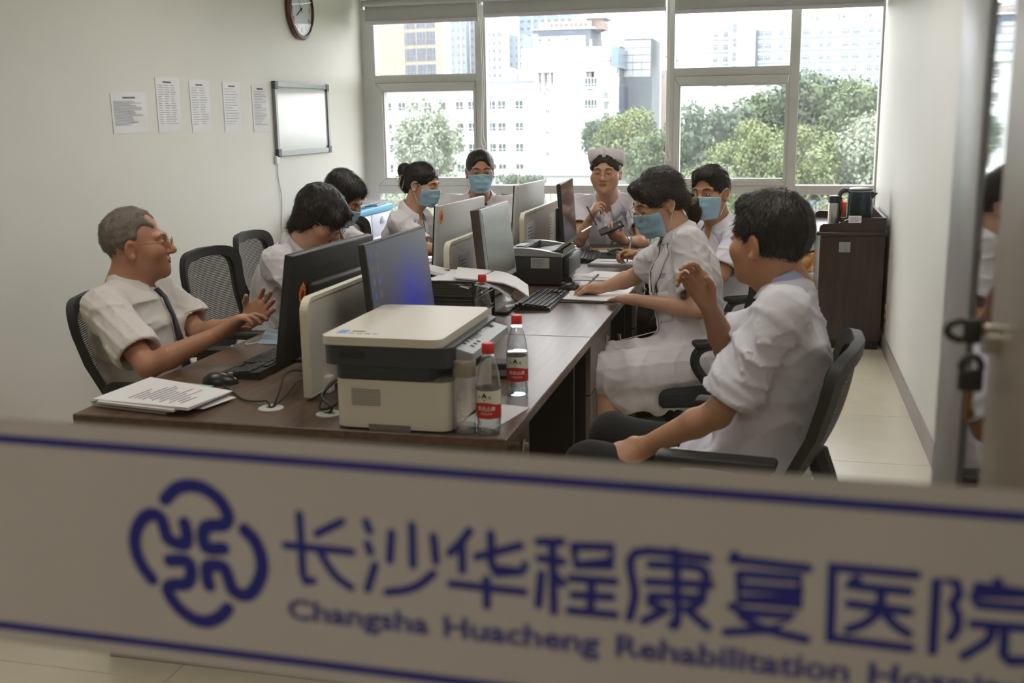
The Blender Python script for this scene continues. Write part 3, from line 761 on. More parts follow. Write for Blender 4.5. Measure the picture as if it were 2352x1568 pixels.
# ------------------------------------------------------------------ dark cabinet by the right wall
t = thing('tea_cabinet', 'dark mahogany side cabinet against the right wall, kettle on top', 'cabinet', (.49, 7.77, 0))
w = Wm(t)
Wm(t).box((.285, 7.285, .06), (.69, 8.28, .755)).build('body', M_cabinet, t)
Wm(t).box((.30, 7.30, 0), (.68, 8.26, .06)).build('plinth', M_panel, t)
Wm(t).rbox((.255, 7.262, .755), (.705, 8.30, .785), .012, 3).build('top', M_cabinet, t, True)
def srail(y0, y1):
    p = [(.275, .785), (.69, .785), (.69, .875)]
    for k in range(13):
        a = k / 12; x = .49 - a * .12; z = .875 - .042 * (.5 - .5 * math.cos(PI * a)); p.append((x, z))
    p += [(.30, .833), (.282, .822), (.275, .80)]
    Wm(t).prism(p, y0, y1).build('gallery_rail', M_cabinet, t)
srail(7.275, 7.293); srail(8.265, 8.283)
Wm(t).box((.672, 7.293, .785), (.69, 8.265, .875)).build('gallery_rail', M_cabinet, t)
lbl = Wm(t).box((.455, 7.2735, .842), (.535, 7.275, .888)).build('paper_label', M_paper, t, label='small white printed label')
for q in range(4): Wm(t).box((.462, 7.2729, .85 + q * .008), (.462 + .05 + .01 * (q % 3), 7.2734, .853 + q * .008)).build('print_line', M_ink, lbl)
hk = Wm(t).rbox((.404, 7.2815, .648), (.476, 7.2845, .716), .001, 1).build('adhesive_hook', mat('frosted_clear_pad', srgb(150, 148, 146), .4), t, label='clear square adhesive hook')
Wm(t).tube(bezier([(.44, 7.281, .69), (.44, 7.279, .675), (.44, 7.272, .66), (.447, 7.268, .662), (.449, 7.268, .67)], 4), .003, 6).build('hook_wire', M_chrome, hk, True)
for k in range(3): Wm(t).box((.286, 7.31 + k * .33, .08), (.283, 7.62 + k * .33, .74)).build('door', M_cabinet, t)
# kettle
t = thing('electric_kettle', 'dark teal electric kettle with grey handle on the mahogany cabinet', 'kettle', (.535, 7.50, .785))
M_teal = mat('kettle_teal', srgb(24, 46, 54), .25, vary=.1); M_khandle = mat('kettle_grey', srgb(62, 70, 74), .4)
MB().lathe([(.078, 0), (.084, .004), (.084, .028), (.06, .03)], 28).build('power_base', M_black, t, True)
MB().lathe([(.083, .03), (.085, .04), (.083, .16), (.078, .235), (.076, .245)], 32).build('body', M_teal, t, True)
MB().lathe([(.078, .244), (.079, .250), (.077, .253)], 32).build('rim', M_chrome, t, True)
MB().lathe([(.080, .253), (.080, .262), (.06, .270), (.02, .273)], 32).rbox((-.10, -.02, .252), (-.06, .02, .266), .006).build('lid', M_khandle, t, True)
MB().tube(bezier([(-.07, 0, .255), (-.115, 0, .245), (-.135, 0, .20), (-.135, 0, .10), (-.125, 0, .06), (-.082, 0, .055)], 6), [.017] * 31, 10).build('handle', M_khandle, t, True)
MB().prism([(.070, .245), (.112, .235), (.078, .195)], -.018, .018).build('spout', M_khandle, t)
# thermos
t = thing('thermos_bottle', 'steel thermos bottle with blue cap beside the kettle', 'bottle', (.365, 7.42, .786))
MB().lathe([(.033, 0), (.034, .01), (.034, .165), (.030, .178)], 24).build('body', M_chrome, t, True)
MB().lathe([(.0345, .002), (.0345, .04)], 24, capb=False, capt=False).build('pattern_band', mat('navy_pattern', srgb(30, 48, 70), .5, color2=srgb(190, 195, 200), vscale=60), t, True)
MB().lathe([(.031, .172), (.034, .178), (.034, .215), (.028, .218)], 24).build('cap', mat('cap_petrol_blue', srgb(20, 58, 78), .4), t, True)
MB().lathe([(.03, .218), (.03, .221), (.01, .223)], 20).build('cap_top', M_white, t, True)
MB().tube(bezier([(.034, 0, .205), (.05, 0, .20), (.052, 0, .14), (.046, 0, .09), (.04, 0, .12), (.036, 0, .185)], 5), .004, 6).build('strap', mat('strap_blue', srgb(24, 44, 66), .7), t, True)
# cup and orange bowl
t = thing('tea_glass', 'glass of amber tea behind the kettle handle', 'glass', (.45, 7.62, .786))
MB().lathe([(.028, .003), (.03, .05)], 16).build('tea', mat('amber_tea', srgb(170, 80, 30), .2), t, True)
MB().lathe([(.031, 0), (.034, .09)], 16, capt=False).build('glass_wall', pane_mat('drinking_glass', (.95, .96, .96), reflect=1.5), t, True)
t = thing('orange_pot', 'bright orange plastic pot on the far end of the cabinet', 'pot', (.425, 8.05, .786))
M_orange = mat('orange_plastic', srgb(238, 86, 30), .45)
MB().lathe([(.03, 0), (.05, .03), (.065, .10), (.062, .13), (.03, .15), (.012, .16)], 20).build('pot_body', M_orange, t, True)
MB().lathe([(.014, .16), (.02, .175), (.006, .185)], 12).build('knob', M_orange, t, True)
# wall socket
t = thing('wall_socket', 'beige wall socket low on the right wall beside the cabinet', 'socket', (.7175, 7.25, .265))
MB().rbox((-.006, -.06, -.043), (.0025, .06, .043), .003).build('face_plate', mat('socket_beige', srgb(196, 176, 140), .5), t)
for y in (-.03, .03): MB().box((-.0075, y - .012, -.012), (-.0055, y + .012, .012)).build('socket_slot', M_gasket, t)

# ------------------------------------------------------------------ plastic drawer cabinet by the left wall
t = thing('plastic_drawer_cabinet', 'white plastic drawer cabinet with a bright blue top by the left wall', 'cabinet', (-3.12, 7.42, 0))
M_pw = mat('white_glossy_plastic', srgb(214, 218, 236), .35, vary=.02); M_pb = mat('bright_blue_plastic', srgb(76, 178, 226), .35)
Wm(t).rbox((-3.33, 6.98, .86), (-2.895, 7.88, .905), .012).build('top', M_pb, t, True)
Wm(t).box((-3.33, 7.0, .02), (-2.925, 7.86, .86)).build('frame', M_pw, t)
for i, y in enumerate((7.01, 7.435)):
    for j, z in enumerate((.70, .53, .36, .19, .03)):
        if j == 1 and False: continue
        d = Wm(t).rbox((-2.93, y, z), (-2.905, y + .415, z + .155), .008).build('drawer', M_pw, t, True)
        hm = Wm(t); bm = bmesh.new(); bmesh.ops.create_uvsphere(bm, u_segments=16, v_segments=10, radius=1)
        for v in bm.verts: v.co = V((v.co.x * .028 - 2.905, v.co.y * .055 + y + .21, max(v.co.z, -.25) * .042 + z + .085))
        hm.bm(bm).build('handle', M_pw, d, True)
for k in range(5):
    o = Wm(t)
    Wm(t).rbox((-3.28 + .01 * k, 7.06 + .05 * (k % 2), .905 + .008 * k), (-3.0 + .012 * k, 7.40 + .02 * k, .9125 + .008 * k), .002).build('x', M_paper, t) if False else None
M_file = mat('grey_file_cover', srgb(150, 154, 160), .5)
for k, (x, y, z, r) in enumerate(((-3.10, 7.28, .906, .1), (-3.09, 7.30, .922, -.05), (-3.08, 7.70, .906, .15), (-3.10, 7.68, .920, 0))):
    t2 = thing('file_folder', ('grey file folder lying lowest on the near half of the blue cabinet top', 'grey file folder lying uppermost on the near half of the blue cabinet top', 'grey file folder lying lowest on the far half of the blue cabinet top', 'grey file folder lying uppermost on the far half of the blue cabinet top')[k], 'folder', (x, y, z), r, 'file folders on the blue-topped cabinet')
    MB().rbox((-.15, -.17, 0), (.15, .17, .003), .001, 1).rbox((-.15, -.17, .011), (.15, .17, .014), .001, 1).build('cover', M_file, t2)
    MB().box((-.145, -.165, .003), (.145, .165, .011)).build('pages', M_paper, t2)
# stack of files leaning on an open rack beside it
t = thing('open_file_rack', 'pale open file rack full of papers below the blue-topped cabinet', 'rack', (-2.80, 7.55, 0))
Wm(t).box((-2.88, 7.30, 0), (-2.86, 7.82, .60)).box((-2.70, 7.30, 0), (-2.68, 7.82, .60)).box((-2.88, 7.30, .30), (-2.68, 7.82, .315)).box((-2.88, 7.30, .02), (-2.68, 7.82, .035)).build('rack_frame', M_pw, t)
for k in range(7): Wm(t).box((-2.85, 7.33, .317 + .022 * k), (-2.71, 7.80 - .02 * (k % 3), .333 + .022 * k)).build('file', M_file if k % 2 else M_paper, t)
# ------------------------------------------------------------------ things on the window ledge by the cabinet
t = thing('carton_box', 'white carton with green patch and red lettering on the window ledge', 'box', (.205, 8.50, .345))
Wm(t).rbox((.12, 8.44, .345), (.29, 8.56, .66), .003).build('carton', mat('carton_white', srgb(236, 236, 232), .5), t)
Wm(t).prism([(.135, .54), (.16, .655), (.27, .655), (.27, .54)], 8.4385, 8.44).build('green_patch', mat('carton_green', srgb(40, 160, 90), .5), t)
Wm(t).prism([(.121, .50), (.121, .655), (.15, .655)], 8.4383, 8.44).build('red_stripe', mat('carton_red', srgb(214, 40, 44), .5), t)
link('lettering', text_mesh('海 鲜', .045, mat('carton_red', (1, 0, 0))), t, loc=(.205 - .205, 8.438 - 8.50, .485 - .345), rot=(PI / 2, 0, 0))
t = thing('snack_bag', 'crumpled red yellow and white snack bag on the window ledge', 'bag', (.235, 8.36 + .09, .345))
bm = bmesh.new(); bmesh.ops.create_grid(bm, x_segments=10, y_segments=14, size=.5)
M_bag = mat('foil_bag_print', srgb(196, 36, 38), .3, color2=srgb(236, 214, 120), vscale=22, metal=.2)
mb = MB()
for sgn in (1, -1):
    mb.grid(10, 12, lambda u, v: ((u - .5) * (.06 + .11 * min(1, 1.5 * v)), sgn * .035 * math.sin(PI * u) * math.sin(PI * min(1, v * 1.1)) * (1 - .2 * math.sin(9 * u + 7 * v)) - .02, .004 + .17 * v + .012 * math.sin(8 * u) * v))
bm.free()
mb.build('bag', M_bag, t, True)
t = thing('blue_packet', 'blue paper packet standing on the window ledge next to the snack bag', 'packet', (.14, 8.41, .345))
MB().rbox((-.03, -.02, 0), (.03, .02, .15), .004).rbox((-.025, -.0205, .04), (.025, -.019, .11), .002).build('packet', mat('packet_blue', srgb(90, 136, 214), .5), t)
# ================================================================== things on walls
M_clock = mat('clock_rim_brown', srgb(96, 48, 36), .35, vary=.1); M_dial = mat('clock_dial', srgb(206, 214, 216), .4, vary=.02)
t = thing('wall_clock', 'round wall clock with a reddish-brown rim high on the left wall', 'clock', (-3.35, 7.29, 2.312)); t.scale = (.89, .89, .89)
t.rotation_euler = (PI / 2, 0, PI / 2)
MB().lathe([(.19, 0), (.232, .012), (.236, .03), (.225, .046), (.205, .05), (.20, .034)], 48, capb=False, capt=False).build('rim', M_clock, t, True)
MB().lathe([(.205, 0), (.205, .030)], 48).build('dial', M_dial, t)
for k in range(1, 13):
    a = PI / 2 - k * PI / 6
    link('numeral', text_mesh(str(k), .05, M_ink_d), t, loc=(.16 * math.cos(a), .16 * math.sin(a), .0312))
tick = MB()
for k in range(60):
    a = k * PI / 30; c, s_ = math.cos(a), math.sin(a); w_ = .0016
    tick.add([(.188 * c - w_ * s_, .188 * s_ + w_ * c, .0311), (.188 * c + w_ * s_, .188 * s_ - w_ * c, .0311), (.198 * c + w_ * s_, .198 * s_ - w_ * c, .0311), (.198 * c - w_ * s_, .198 * s_ + w_ * c, .0311)], [(0, 1, 2, 3)])
tick.build('minute_marks', M_ink_d, t)
def hand_(ang, L, w_, z):
    d = V((math.sin(ang), math.cos(ang), 0)); n = V((d.y, -d.x, 0))
    return MB().add([tuple(-d * .03 + n * w_ + V((0, 0, z))), tuple(-d * .03 - n * w_ + V((0, 0, z))), tuple(d * L - n * w_ * .5 + V((0, 0, z))), tuple(d * L + n * w_ * .5 + V((0, 0, z)))], [(0, 1, 2, 3)])
hand_(math.radians(238), .10, .006, .033).build('hour_hand', M_gasket, t)
hand_(math.radians(330), .155, .004, .0345).build('minute_hand', M_gasket, t)
MB().lathe([(.008, .031), (.008, .038)], 10).build('hub', M_gasket, t)
MB().lathe([(.203, .042), (.12, .046), (.001, .047)], 48, capb=False, capt=False).build('glass_cover', pane_mat('clock_glass', (.97, .97, .97), reflect=.45), t, True)
M_ink_l = mat('pale_print', srgb(165, 166, 172), .8)
# papers in clear sleeves
M_sleeve = pane_mat('clear_sleeve', (.97, .97, .975), rough=.12, reflect=.22)
def wall_paper(y0, y1, z0, z1, lab, lines, tilt=0, cols=1):
    t = thing('sleeved_notice', lab, 'notice', (-3.35, (y0 + y1) / 2, (z0 + z1) / 2), 0, 'notices in plastic sleeves on the left wall')
    t.rotation_euler = (tilt, 0, 0)
    hw, hh = (y1 - y0) / 2, (z1 - z0) / 2
    pp = MB().box((.001, -hw + .006, -hh + .006), (.0025, hw - .006, hh - .008)).build('sheet', M_paper, t)
    for k in range(lines):
        z = hh - .05 - (2 * hh - .09) * k / lines
        for c in range(cols):
            a = -hw + .025 + (2 * hw - .05) * c / cols; L_ = (2 * hw - .05) / cols * (.5 + .45 * rng.random())
            MB().box((.0026, a, z), (.0029, a + L_, z + .004)).build('print_line', M_ink_l, pp)
    MB().box((.0026, -hw * .35, hh - .035), (.0029, hw * .35, hh - .026)).build('heading_line', M_ink_d, pp)
    MB().grid(8, 8, lambda u, v: (.0050 + .002 * (1 + math.sin(5 * u + 3)) * math.sin(PI * u) * math.sin(PI * v) + .0008 * (1 + math.sin(9 * v + 4 * u)), -hw + 2 * hw * u, -hh + 2 * hh * v)).build('sleeve', M_sleeve, t, True)
    return t
wall_paper(4.965, 5.30, 1.488, 1.708, 'landscape notice in a plastic sleeve, leftmost and shortest of the five', 22, .02)
wall_paper(5.39, 5.635, 1.485, 1.797, 'portrait notice with a shaded column, second from the left', 18, 0, 3)
wall_paper(5.745, 5.978, 1.478, 1.790, 'portrait notice with bold bottom lines, middle of the five', 16, .01, 2)
wall_paper(6.135, 6.37, 1.472, 1.792, 'portrait notice with a pale glare, fourth from the left', 14, 0)
wall_paper(6.515, 6.755, 1.470, 1.783, 'bluish portrait notice right next to the whiteboard', 22, 0)
# whiteboard
t = thing('whiteboard', 'small whiteboard with a grey aluminium frame on the left wall', 'whiteboard', (-3.35, 7.268, 1.556))
M_wb = mat('whiteboard_enamel', srgb(208, 212, 208), .12, vary=.01); M_wbf = mat('whiteboard_frame', srgb(138, 142, 142), .4, metal=.3); M_corner = mat('corner_grey', srgb(72, 80, 88), .5)
hw, hh = .455, .252
MB().box((.004, -hw + .02, -hh + .02), (.012, hw - .02, hh - .02)).build('board', M_wb, t)
for a, b in (((0, -hw, hh - .038), (.024, hw, hh)), ((0, -hw, -hh), (.024, hw, -hh + .038)), ((0, -hw, -hh), (.024, -hw + .035, hh)), ((0, hw - .035, -hh), (.024, hw, hh))):
    MB().rbox(a, b, .004).build('frame_rail', M_wbf, t)
for y in (-hw, hw - .05):
    for z in (-hh, hh - .05): MB().rbox((-.0, y - .002, z - .002), (.028, y + .052, z + .052), .006).build('corner_cap', M_corner, t)
MB().rbox((.0, hw, -.17), (.02, hw + .015, -.15), .003).build('magnet_clip', M_white, t)
t = thing('wall_cable', 'thin white cable with a plug running down the wall below the whiteboard', 'cable', (-3.35, 6.82, .10))
MB().rbox((.001, -.03, 1.155), (.02, .02, 1.21), .004).build('plug', M_white, t, True)
MB().tube(bezier([(.006, 0, 1.16), (.006, .005, 1.05), (.008, .03, .95), (.006, .035, .85), (.006, .01, .72), (.008, .03, .5), (.01, .02, .2), (.01, .02, 0)], 6), .0035, 6).build('cord', mat('cable_white', srgb(205, 202, 196), .6), t, True)

# ================================================================== glass partition with the frosted name band
M_navy = mat('band_navy_vinyl', srgb(34, 38, 128), .5, vary=.03)
def frost_mat():
    m = bpy.data.materials.new('frosted_film'); m.use_nodes = True
    N = m.node_tree.nodes; L = m.node_tree.links; N.remove(N['Principled BSDF'])
    tc = N.new('ShaderNodeTexCoord'); nz = N.new('ShaderNodeTexNoise'); nz.inputs['Scale'].default_value = 6
    L.new(tc.outputs['Object'], nz.inputs['Vector'])
    cr = N.new('ShaderNodeMix'); cr.data_type = 'RGBA'; cr.inputs[6].default_value = (.58, .56, .53, 1); cr.inputs[7].default_value = (.62, .60, .57, 1)
    L.new(nz.outputs['Fac'], cr.inputs[0])
    tl = N.new('ShaderNodeBsdfTranslucent'); df = N.new('ShaderNodeBsdfDiffuse'); L.new(cr.outputs[2], tl.inputs[0]); L.new(cr.outputs[2], df.inputs[0])
    mx = N.new('ShaderNodeMixShader'); mx.inputs[0].default_value = .42; L.new(tl.outputs[0], mx.inputs[1]); L.new(df.outputs[0], mx.inputs[2])
    tr = N.new('ShaderNodeBsdfTransparent'); m2 = N.new('ShaderNodeMixShader'); m2.inputs[0].default_value = .92
    L.new(tr.outputs[0], m2.inputs[1]); L.new(mx.outputs[0], m2.inputs[2]); L.new(m2.outputs[0], N['Material Output'].inputs['Surface'])
    return m
M_frost = frost_mat()
gp = struct('window_2', MB().box((-3.33, .679, .10), (.205, .687, 2.45)), M_partition, label='clear glass partition pane between corridor and office')
struct('trim_1', MB().rbox((.185, .65, 0), (.235, .72, 2.45), .004).rbox((-3.35, .65, 2.41), (.72, .72, 2.45), .004).rbox((-3.35, .65, .08), (.2, .72, .12), .004), M_silver)
fb = thing('frosted_name_band', 'frosted band on the glass with a navy emblem and hospital name', 'sign', (-.2, .678, 1.23))
MB().box((-3.1, -.0002, -.096), (.38, .0002, .094)).build('frosted_film', M_frost, fb)
for z in (.0775, -.0815):
    MB().box((-3.1, -.0012, z - .0032), (.38, -.0006, z + .0032)).build('border_line', M_navy, fb)
LOGO = [[(-0.2408,0.0391),(-0.2316,0.048),(-0.2205,0.0518),(-0.2083,0.0506),(-0.1966,0.0436),(-0.1904,0.0346),(-0.1893,0.0281),(-0.1935,0.0231),(-0.2027,0.0218),(-0.2091,0.019),(-0.2113,0.01),(-0.2079,0.0031),(-0.1948,0.0041)],[(-0.2574,-0.027),(-0.2653,-0.0164),(-0.2698,-0.0031),(-0.2681,0.0107),(-0.2612,0.0218),(-0.2529,0.0263),(-0.246,0.0239),(-0.2432,0.0159),(-0.241,0.0079),(-0.2342,0.0048),(-0.2264,0.0048),(-0.2243,0.0117),(-0.2259,0.0212)],[(-0.1943,-0.0446),(-0.2018,-0.0523),(-0.2131,-0.0575),(-0.2256,-0.0558),(-0.2376,-0.0471),(-0.2446,-0.0356),(-0.241,-0.0303),(-0.2282,-0.0278),(-0.2237,-0.0212),(-0.2238,-0.0122),(-0.2283,-0.0089),(-0.2409,-0.0101)],[(-0.1762,0.0206),(-0.1684,0.0125),(-0.1639,-0.0003),(-0.1647,-0.0137),(-0.1724,-0.0279),(-0.1811,-0.0321),(-0.1893,-0.0282),(-0.1925,-0.018),(-0.1958,-0.0112),(-0.2035,-0.0102),(-0.2095,-0.0123),(-0.2098,-0.0228),(-0.2086,-0.0272)]]
CHARS = [[[(-0.1314,0.0368),(-0.131,0.0117),(-0.1309,-0.0102),(-0.1289,-0.0152),(-0.123,-0.0145)],[(-0.1438,0.0116),(-0.0913,0.0114)],[(-0.1183,0.023),(-0.0982,0.0341)],[(-0.116,0.008),(-0.1099,-0.0022),(-0.103,-0.0103),(-0.0931,-0.0165)]],[[(-0.0796,0.0357),(-0.077,0.0289)],[(-0.0791,0.0188),(-0.0769,0.0125)],[(-0.0737,0.0028),(-0.0801,-0.0166)],[(-0.0604,0.029),(-0.0622,0.0076)],[(-0.0446,0.0361),(-0.0447,0.0057)],[(-0.0288,0.0291),(-0.0272,0.0103)],[(-0.0295,0.0009),(-0.0401,-0.0088),(-0.0515,-0.0143),(-0.0651,-0.0172)]],[[(-0.0021,0.0357),(-0.009,0.0261),(-0.0167,0.0177)],[(-0.0077,0.0248),(-0.0077,0.0052)],[(0.0134,0.0351),(0.0138,0.0116),(0.0164,0.0074),(0.0359,0.009),(0.0379,0.014)],[(0.003,0.0168),(0.0346,0.0282)],[(-0.0164,-0.0056),(0.0371,-0.0062)],[(0.0099,0.0007),(0.0101,-0.0197)]],[[(0.0475,0.0324),(0.064,0.0339)],[(0.0574,0.0333),(0.0586,-0.0187)],[(0.0483,0.0201),(0.0648,0.0193)],[(0.0496,0.0087),(0.0475,-0.0149)],[(0.0601,0.0081),(0.0649,0.0028)],[(0.0725,0.0315),(0.0994,0.0332),(0.098,0.021),(0.0741,0.0178),(0.0725,0.0315)],[(0.0703,0.0075),(0.1012,0.0083)],[(0.072,-0.0047),(0.0991,-0.0034)],[(0.0851,0.0074),(0.0845,-0.0158)],[(0.0697,-0.0166),(0.1016,-0.0164)]],[[(0.1413,0.0348),(0.1422,0.0313)],[(0.1635,0.0314),(0.1145,0.0307),(0.1151,0.0007),(0.1116,-0.0177)],[(0.1252,0.0232),(0.1601,0.0232),(0.1606,0.0056)],[(0.1232,0.0106),(0.1656,0.0126)],[(0.1257,0.0003),(0.1607,0.0024)],[(0.1422,0.0309),(0.1441,-0.0157),(0.1405,-0.019)],[(0.1255,-0.0047),(0.1327,-0.0075)],[(0.1215,-0.0186),(0.1365,-0.0087)],[(0.1499,-0.0065),(0.1643,-0.0182)],[(0.16,0.0007),(0.1528,-0.0062)]],[[(0.1807,0.0355),(0.1794,0.0318)],[(0.1801,0.0323),(0.2278,0.0308)],[(0.1841,0.0225),(0.2233,0.0233),(0.2234,0.0069),(0.1841,0.0042),(0.1841,0.0225)],[(0.1852,0.0131),(0.223,0.0147)],[(0.1799,-0.0011),(0.1888,-0.0049),(0.221,-0.0037),(0.2044,-0.0155),(0.1769,-0.0203)],[(0.1867,-0.0076),(0.203,-0.0153),(0.2289,-0.0195)]],[[(0.2946,0.033),(0.243,0.0331),(0.2443,-0.0168),(0.2941,-0.0179)],[(0.2585,0.0262),(0.2571,0.0219),(0.2908,0.0212)],[(0.2547,0.0088),(0.2917,0.0074)],[(0.2739,0.0209),(0.2734,0.0069),(0.2658,-0.0033),(0.2551,-0.0092)],[(0.2762,0.0057),(0.2836,-0.0028),(0.2921,-0.008)]],[[(0.3077,-0.0186),(0.3067,0.0312),(0.3187,0.0302),(0.3206,0.0228),(0.3172,0.0149),(0.3211,0.0077),(0.3211,-0.0015),(0.3176,-0.0081)],[(0.3425,0.0334),(0.3436,0.0291)],[(0.3299,0.0208),(0.3301,0.0266),(0.3668,0.0271),(0.3663,0.021)],[(0.3329,0.0166),(0.3651,0.0175)],[(0.33,0.0033),(0.3689,0.0041)],[(0.3419,0.0024),(0.34,-0.007),(0.3265,-0.0194)],[(0.349,0.0025),(0.3499,-0.0165),(0.3535,-0.0195),(0.3682,-0.0176),(0.3691,-0.0096)]]]
fb.rotation_euler = (0, .009, 0)
def stroke_mesh(pts, w, smooth_n=0):
    P = [V((p[0], 0, p[1])) for p in pts]
    if smooth_n: P = bezier(P, smooth_n)
    mb = MB(); n = len(P); vs = []
    for i, p in enumerate(P):
        a = P[max(0, i - 1)]; b = P[min(n - 1, i + 1)]
        t_ = (b - a).normalized(); nn = V((-t_.z, 0, t_.x))
        if 0 < i < n - 1:
            t1 = (P[i] - P[i - 1]).normalized(); c_ = max(.55, t1.dot(t_))
        else: c_ = 1
        vs += [tuple(p + nn * w / 2 / c_), tuple(p - nn * w / 2 / c_)]
    mb.add(vs, [(2 * i, 2 * i + 1, 2 * i + 3, 2 * i + 2) for i in range(n - 1)])
    for e, d in ((P[0], (P[0] - P[1]).normalized()), (P[-1], (P[-1] - P[-2]).normalized())):
        a0 = math.atan2(d.z, d.x)
        mb.add([tuple(e)] + [(e.x + w / 2 * math.cos(a0 + PI * (k / 8 - .5)), 0, e.z + w / 2 * math.sin(a0 + PI * (k / 8 - .5))) for k in range(9)], [(0, k, k + 1) for k in range(1, 9)])
    mb.v = [(v[0], v[1] - .0008 - .00002 * rng.random(), v[2]) for v in mb.v]
    return mb
em = MB()
for s_ in LOGO:
    q = stroke_mesh(s_, .0110, 5); em.add(q.v, q.f)
em.build('emblem', M_navy, fb)
for g_ in CHARS:
    cm = MB()
    for s_ in g_:
        q = stroke_mesh(s_, .0064, 4 if (len(s_) == 4 and s_[0] != s_[-1] and abs(s_[0][0] - s_[-1][0]) > .012 and abs(s_[0][1] - s_[-1][1]) > .012) or len(s_) == 3 else 0); cm.add(q.v, q.f)
    cm.build('character', M_navy, fb)
M_navy_thin = mat('band_navy_print', srgb(52, 54, 128), .5, vary=.03)
for wd, x0, x1 in (('Changsha', -.1445, -.0335), ('Huacheng', -.0225, .0915), ('Rehabilitation', .1026, .2575), ('Hospital', .2695, .368)):
    me = text_mesh(wd, .0215, M_navy_thin, align='LEFT', bold=.0006)
    xs = [v.co.x for v in me.vertices]; sx = (x1 - x0) / (max(xs) - min(xs)); mn = min(xs)
    ys = [v.co.y for v in me.vertices if v.co.x < mn + .012]; b0 = min(ys); ch = max(ys) - b0
    for v in me.vertices: v.co = V((x0 + (v.co.x - mn) * sx, -.0009, -.0475 + (v.co.y - b0) * .0170 / ch))
    link('word', me, fb)

# ------------------------------------------------------------------ narrow glass door leaf standing open at the right
M_mirror = mat('door_glass_dark', srgb(30, 32, 34), .03, spec=1.0, vary=.02, coat=1.0)
_b = M_mirror.node_tree.nodes['Principled BSDF']; _b.inputs['IOR'].default_value = 1.9
dl = thing('glass_door_leaf', 'open glass door leaf with silver frame and keys at the right edge', 'door', (.22, 1.12, 0))
X0, X1 = .20, .245
Wm(dl).rbox((X0, 1.195, .02), (X1, 1.367, 2.42), .006, 2).build('far_stile', M_silver, dl, True)
Wm(dl).box((X0 + .001, 1.158, 1.12), (X1 - .006, 1.197, 2.36)).build('gasket', M_gasket, dl)
Wm(dl).rbox((X0, .875, .02), (X1, 1.072, 2.42), .006, 2).build('near_stile', mat('champagne_aluminium', srgb(168, 158, 146), .4, metal=.4), dl, True)
Wm(dl).rbox((X0, 1.072, .02), (X1, 1.195, 1.12), .004).build('lower_panel', M_silver, dl)
Wm(dl).rbox((X0, 1.072, 2.36), (X1, 1.195, 2.42), .004).build('top_rail', M_silver, dl)
Wm(dl).box((X0 + .0015, 1.068, 1.115), (X0 + .008, 1.16, 2.365)).build('pane', M_mirror, dl)
lk = Wm(dl).tube([(X0 + .002, 1.03, 1.345), (X0 - .012, 1.03, 1.345)], .014, 16).build('lock_cylinder', M_chrome, dl, True)
M_brass = mat('key_brass', srgb(150, 118, 66), .35, metal=.7)
kr = thing('key', 'black-headed key plugged sideways into the door lock', 'key', (X0 - .012, 1.03, 1.352))
MB().rbox((-.018, -.005, -.012), (-.002, .005, .012), .003).tube([(-.018 - .014 * math.sin(a), 0, .009 * math.cos(a)) for a in [PI * i / 10 for i in range(11)]], .0035, 8).build('key_head', M_black, kr, True)
MB().box((-.002, -.001, -.003), (.012, .001, .003)).build('key_blade', M_brass, kr)
kr = thing('key', 'black-headed brass key hanging below the door lock', 'key', (X0 - .020, 1.035, 1.318))
MB().rbox((-.011, -.005, -.024), (.011, .005, -.002), .003).tube([(.009 * math.cos(a), 0, -.003 + .012 * math.sin(a)) for a in [PI * i / 10 for i in range(11)]], .0035, 8).build('key_head', M_black, kr, True)
MB().box((-.0035, -.001, -.052), (.0035, .001, -.024)).box((.001, -.001, -.05), (.0065, .001, -.042)).build('key_blade', M_brass, kr)

# ================================================================== monitors (screen faces local +X)
def screen_mat(name, c1, c2, glow):
    m = bpy.data.materials.new(name); m.use_nodes = True
    N = m.node_tree.nodes; L = m.node_tree.links; b = N['Principled BSDF']
    tc = N.new('ShaderNodeTexCoord')
    mp = N.new('ShaderNodeMapping'); mp.inputs['Scale'].default_value = (0, 2.0, 1.25); mp.inputs['Location'].default_value = (0, -1.30, -.42); L.new(tc.outputs['Generated'], mp.inputs['Vector'])
    gr = N.new('ShaderNodeTexGradient'); gr.gradient_type = 'SPHERICAL'; L.new(mp.outputs[0], gr.inputs[0])
    mp2 = N.new('ShaderNodeMapping'); mp2.inputs['Scale'].default_value = (0, 1.6, 1.0); L.new(tc.outputs['Generated'], mp2.inputs['Vector'])
    nz = N.new('ShaderNodeTexNoise'); nz.inputs['Scale'].default_value = 3.0; nz.inputs['Detail'].default_value = 1.0; nz.inputs['Distortion'].default_value = 3.5
    L.new(mp2.outputs[0], nz.inputs['Vector'])
    ad = N.new('ShaderNodeMath'); ad.operation = 'MULTIPLY_ADD'; ad.inputs[1].default_value = 1.1; ad.inputs[2].default_value = .1; L.new(nz.outputs['Fac'], ad.inputs[0])
    mu = N.new('ShaderNodeMath'); mu.operation = 'MULTIPLY'; L.new(gr.outputs['Fac'], mu.inputs[0]); L.new(ad.outputs[0], mu.inputs[1])
    cr = N.new('ShaderNodeValToRGB'); cr.color_ramp.elements[0].position = .14; cr.color_ramp.elements[1].position = .62
    cr.color_ramp.elements[0].color = (*c1, 1); cr.color_ramp.elements[1].color = (*c2, 1)
    L.new(mu.outputs[0], cr.inputs[0]); b.inputs['Base Color'].default_value = (.012, .012, .014, 1); b.inputs['Roughness'].default_value = .28
    L.new(cr.outputs[0], b.inputs['Emission Color']); b.inputs['Emission Strength'].default_value = glow
    return m
M_scr_on = screen_mat('screen_blue_swirl', srgb(70, 74, 88), srgb(34, 48, 176), .24)
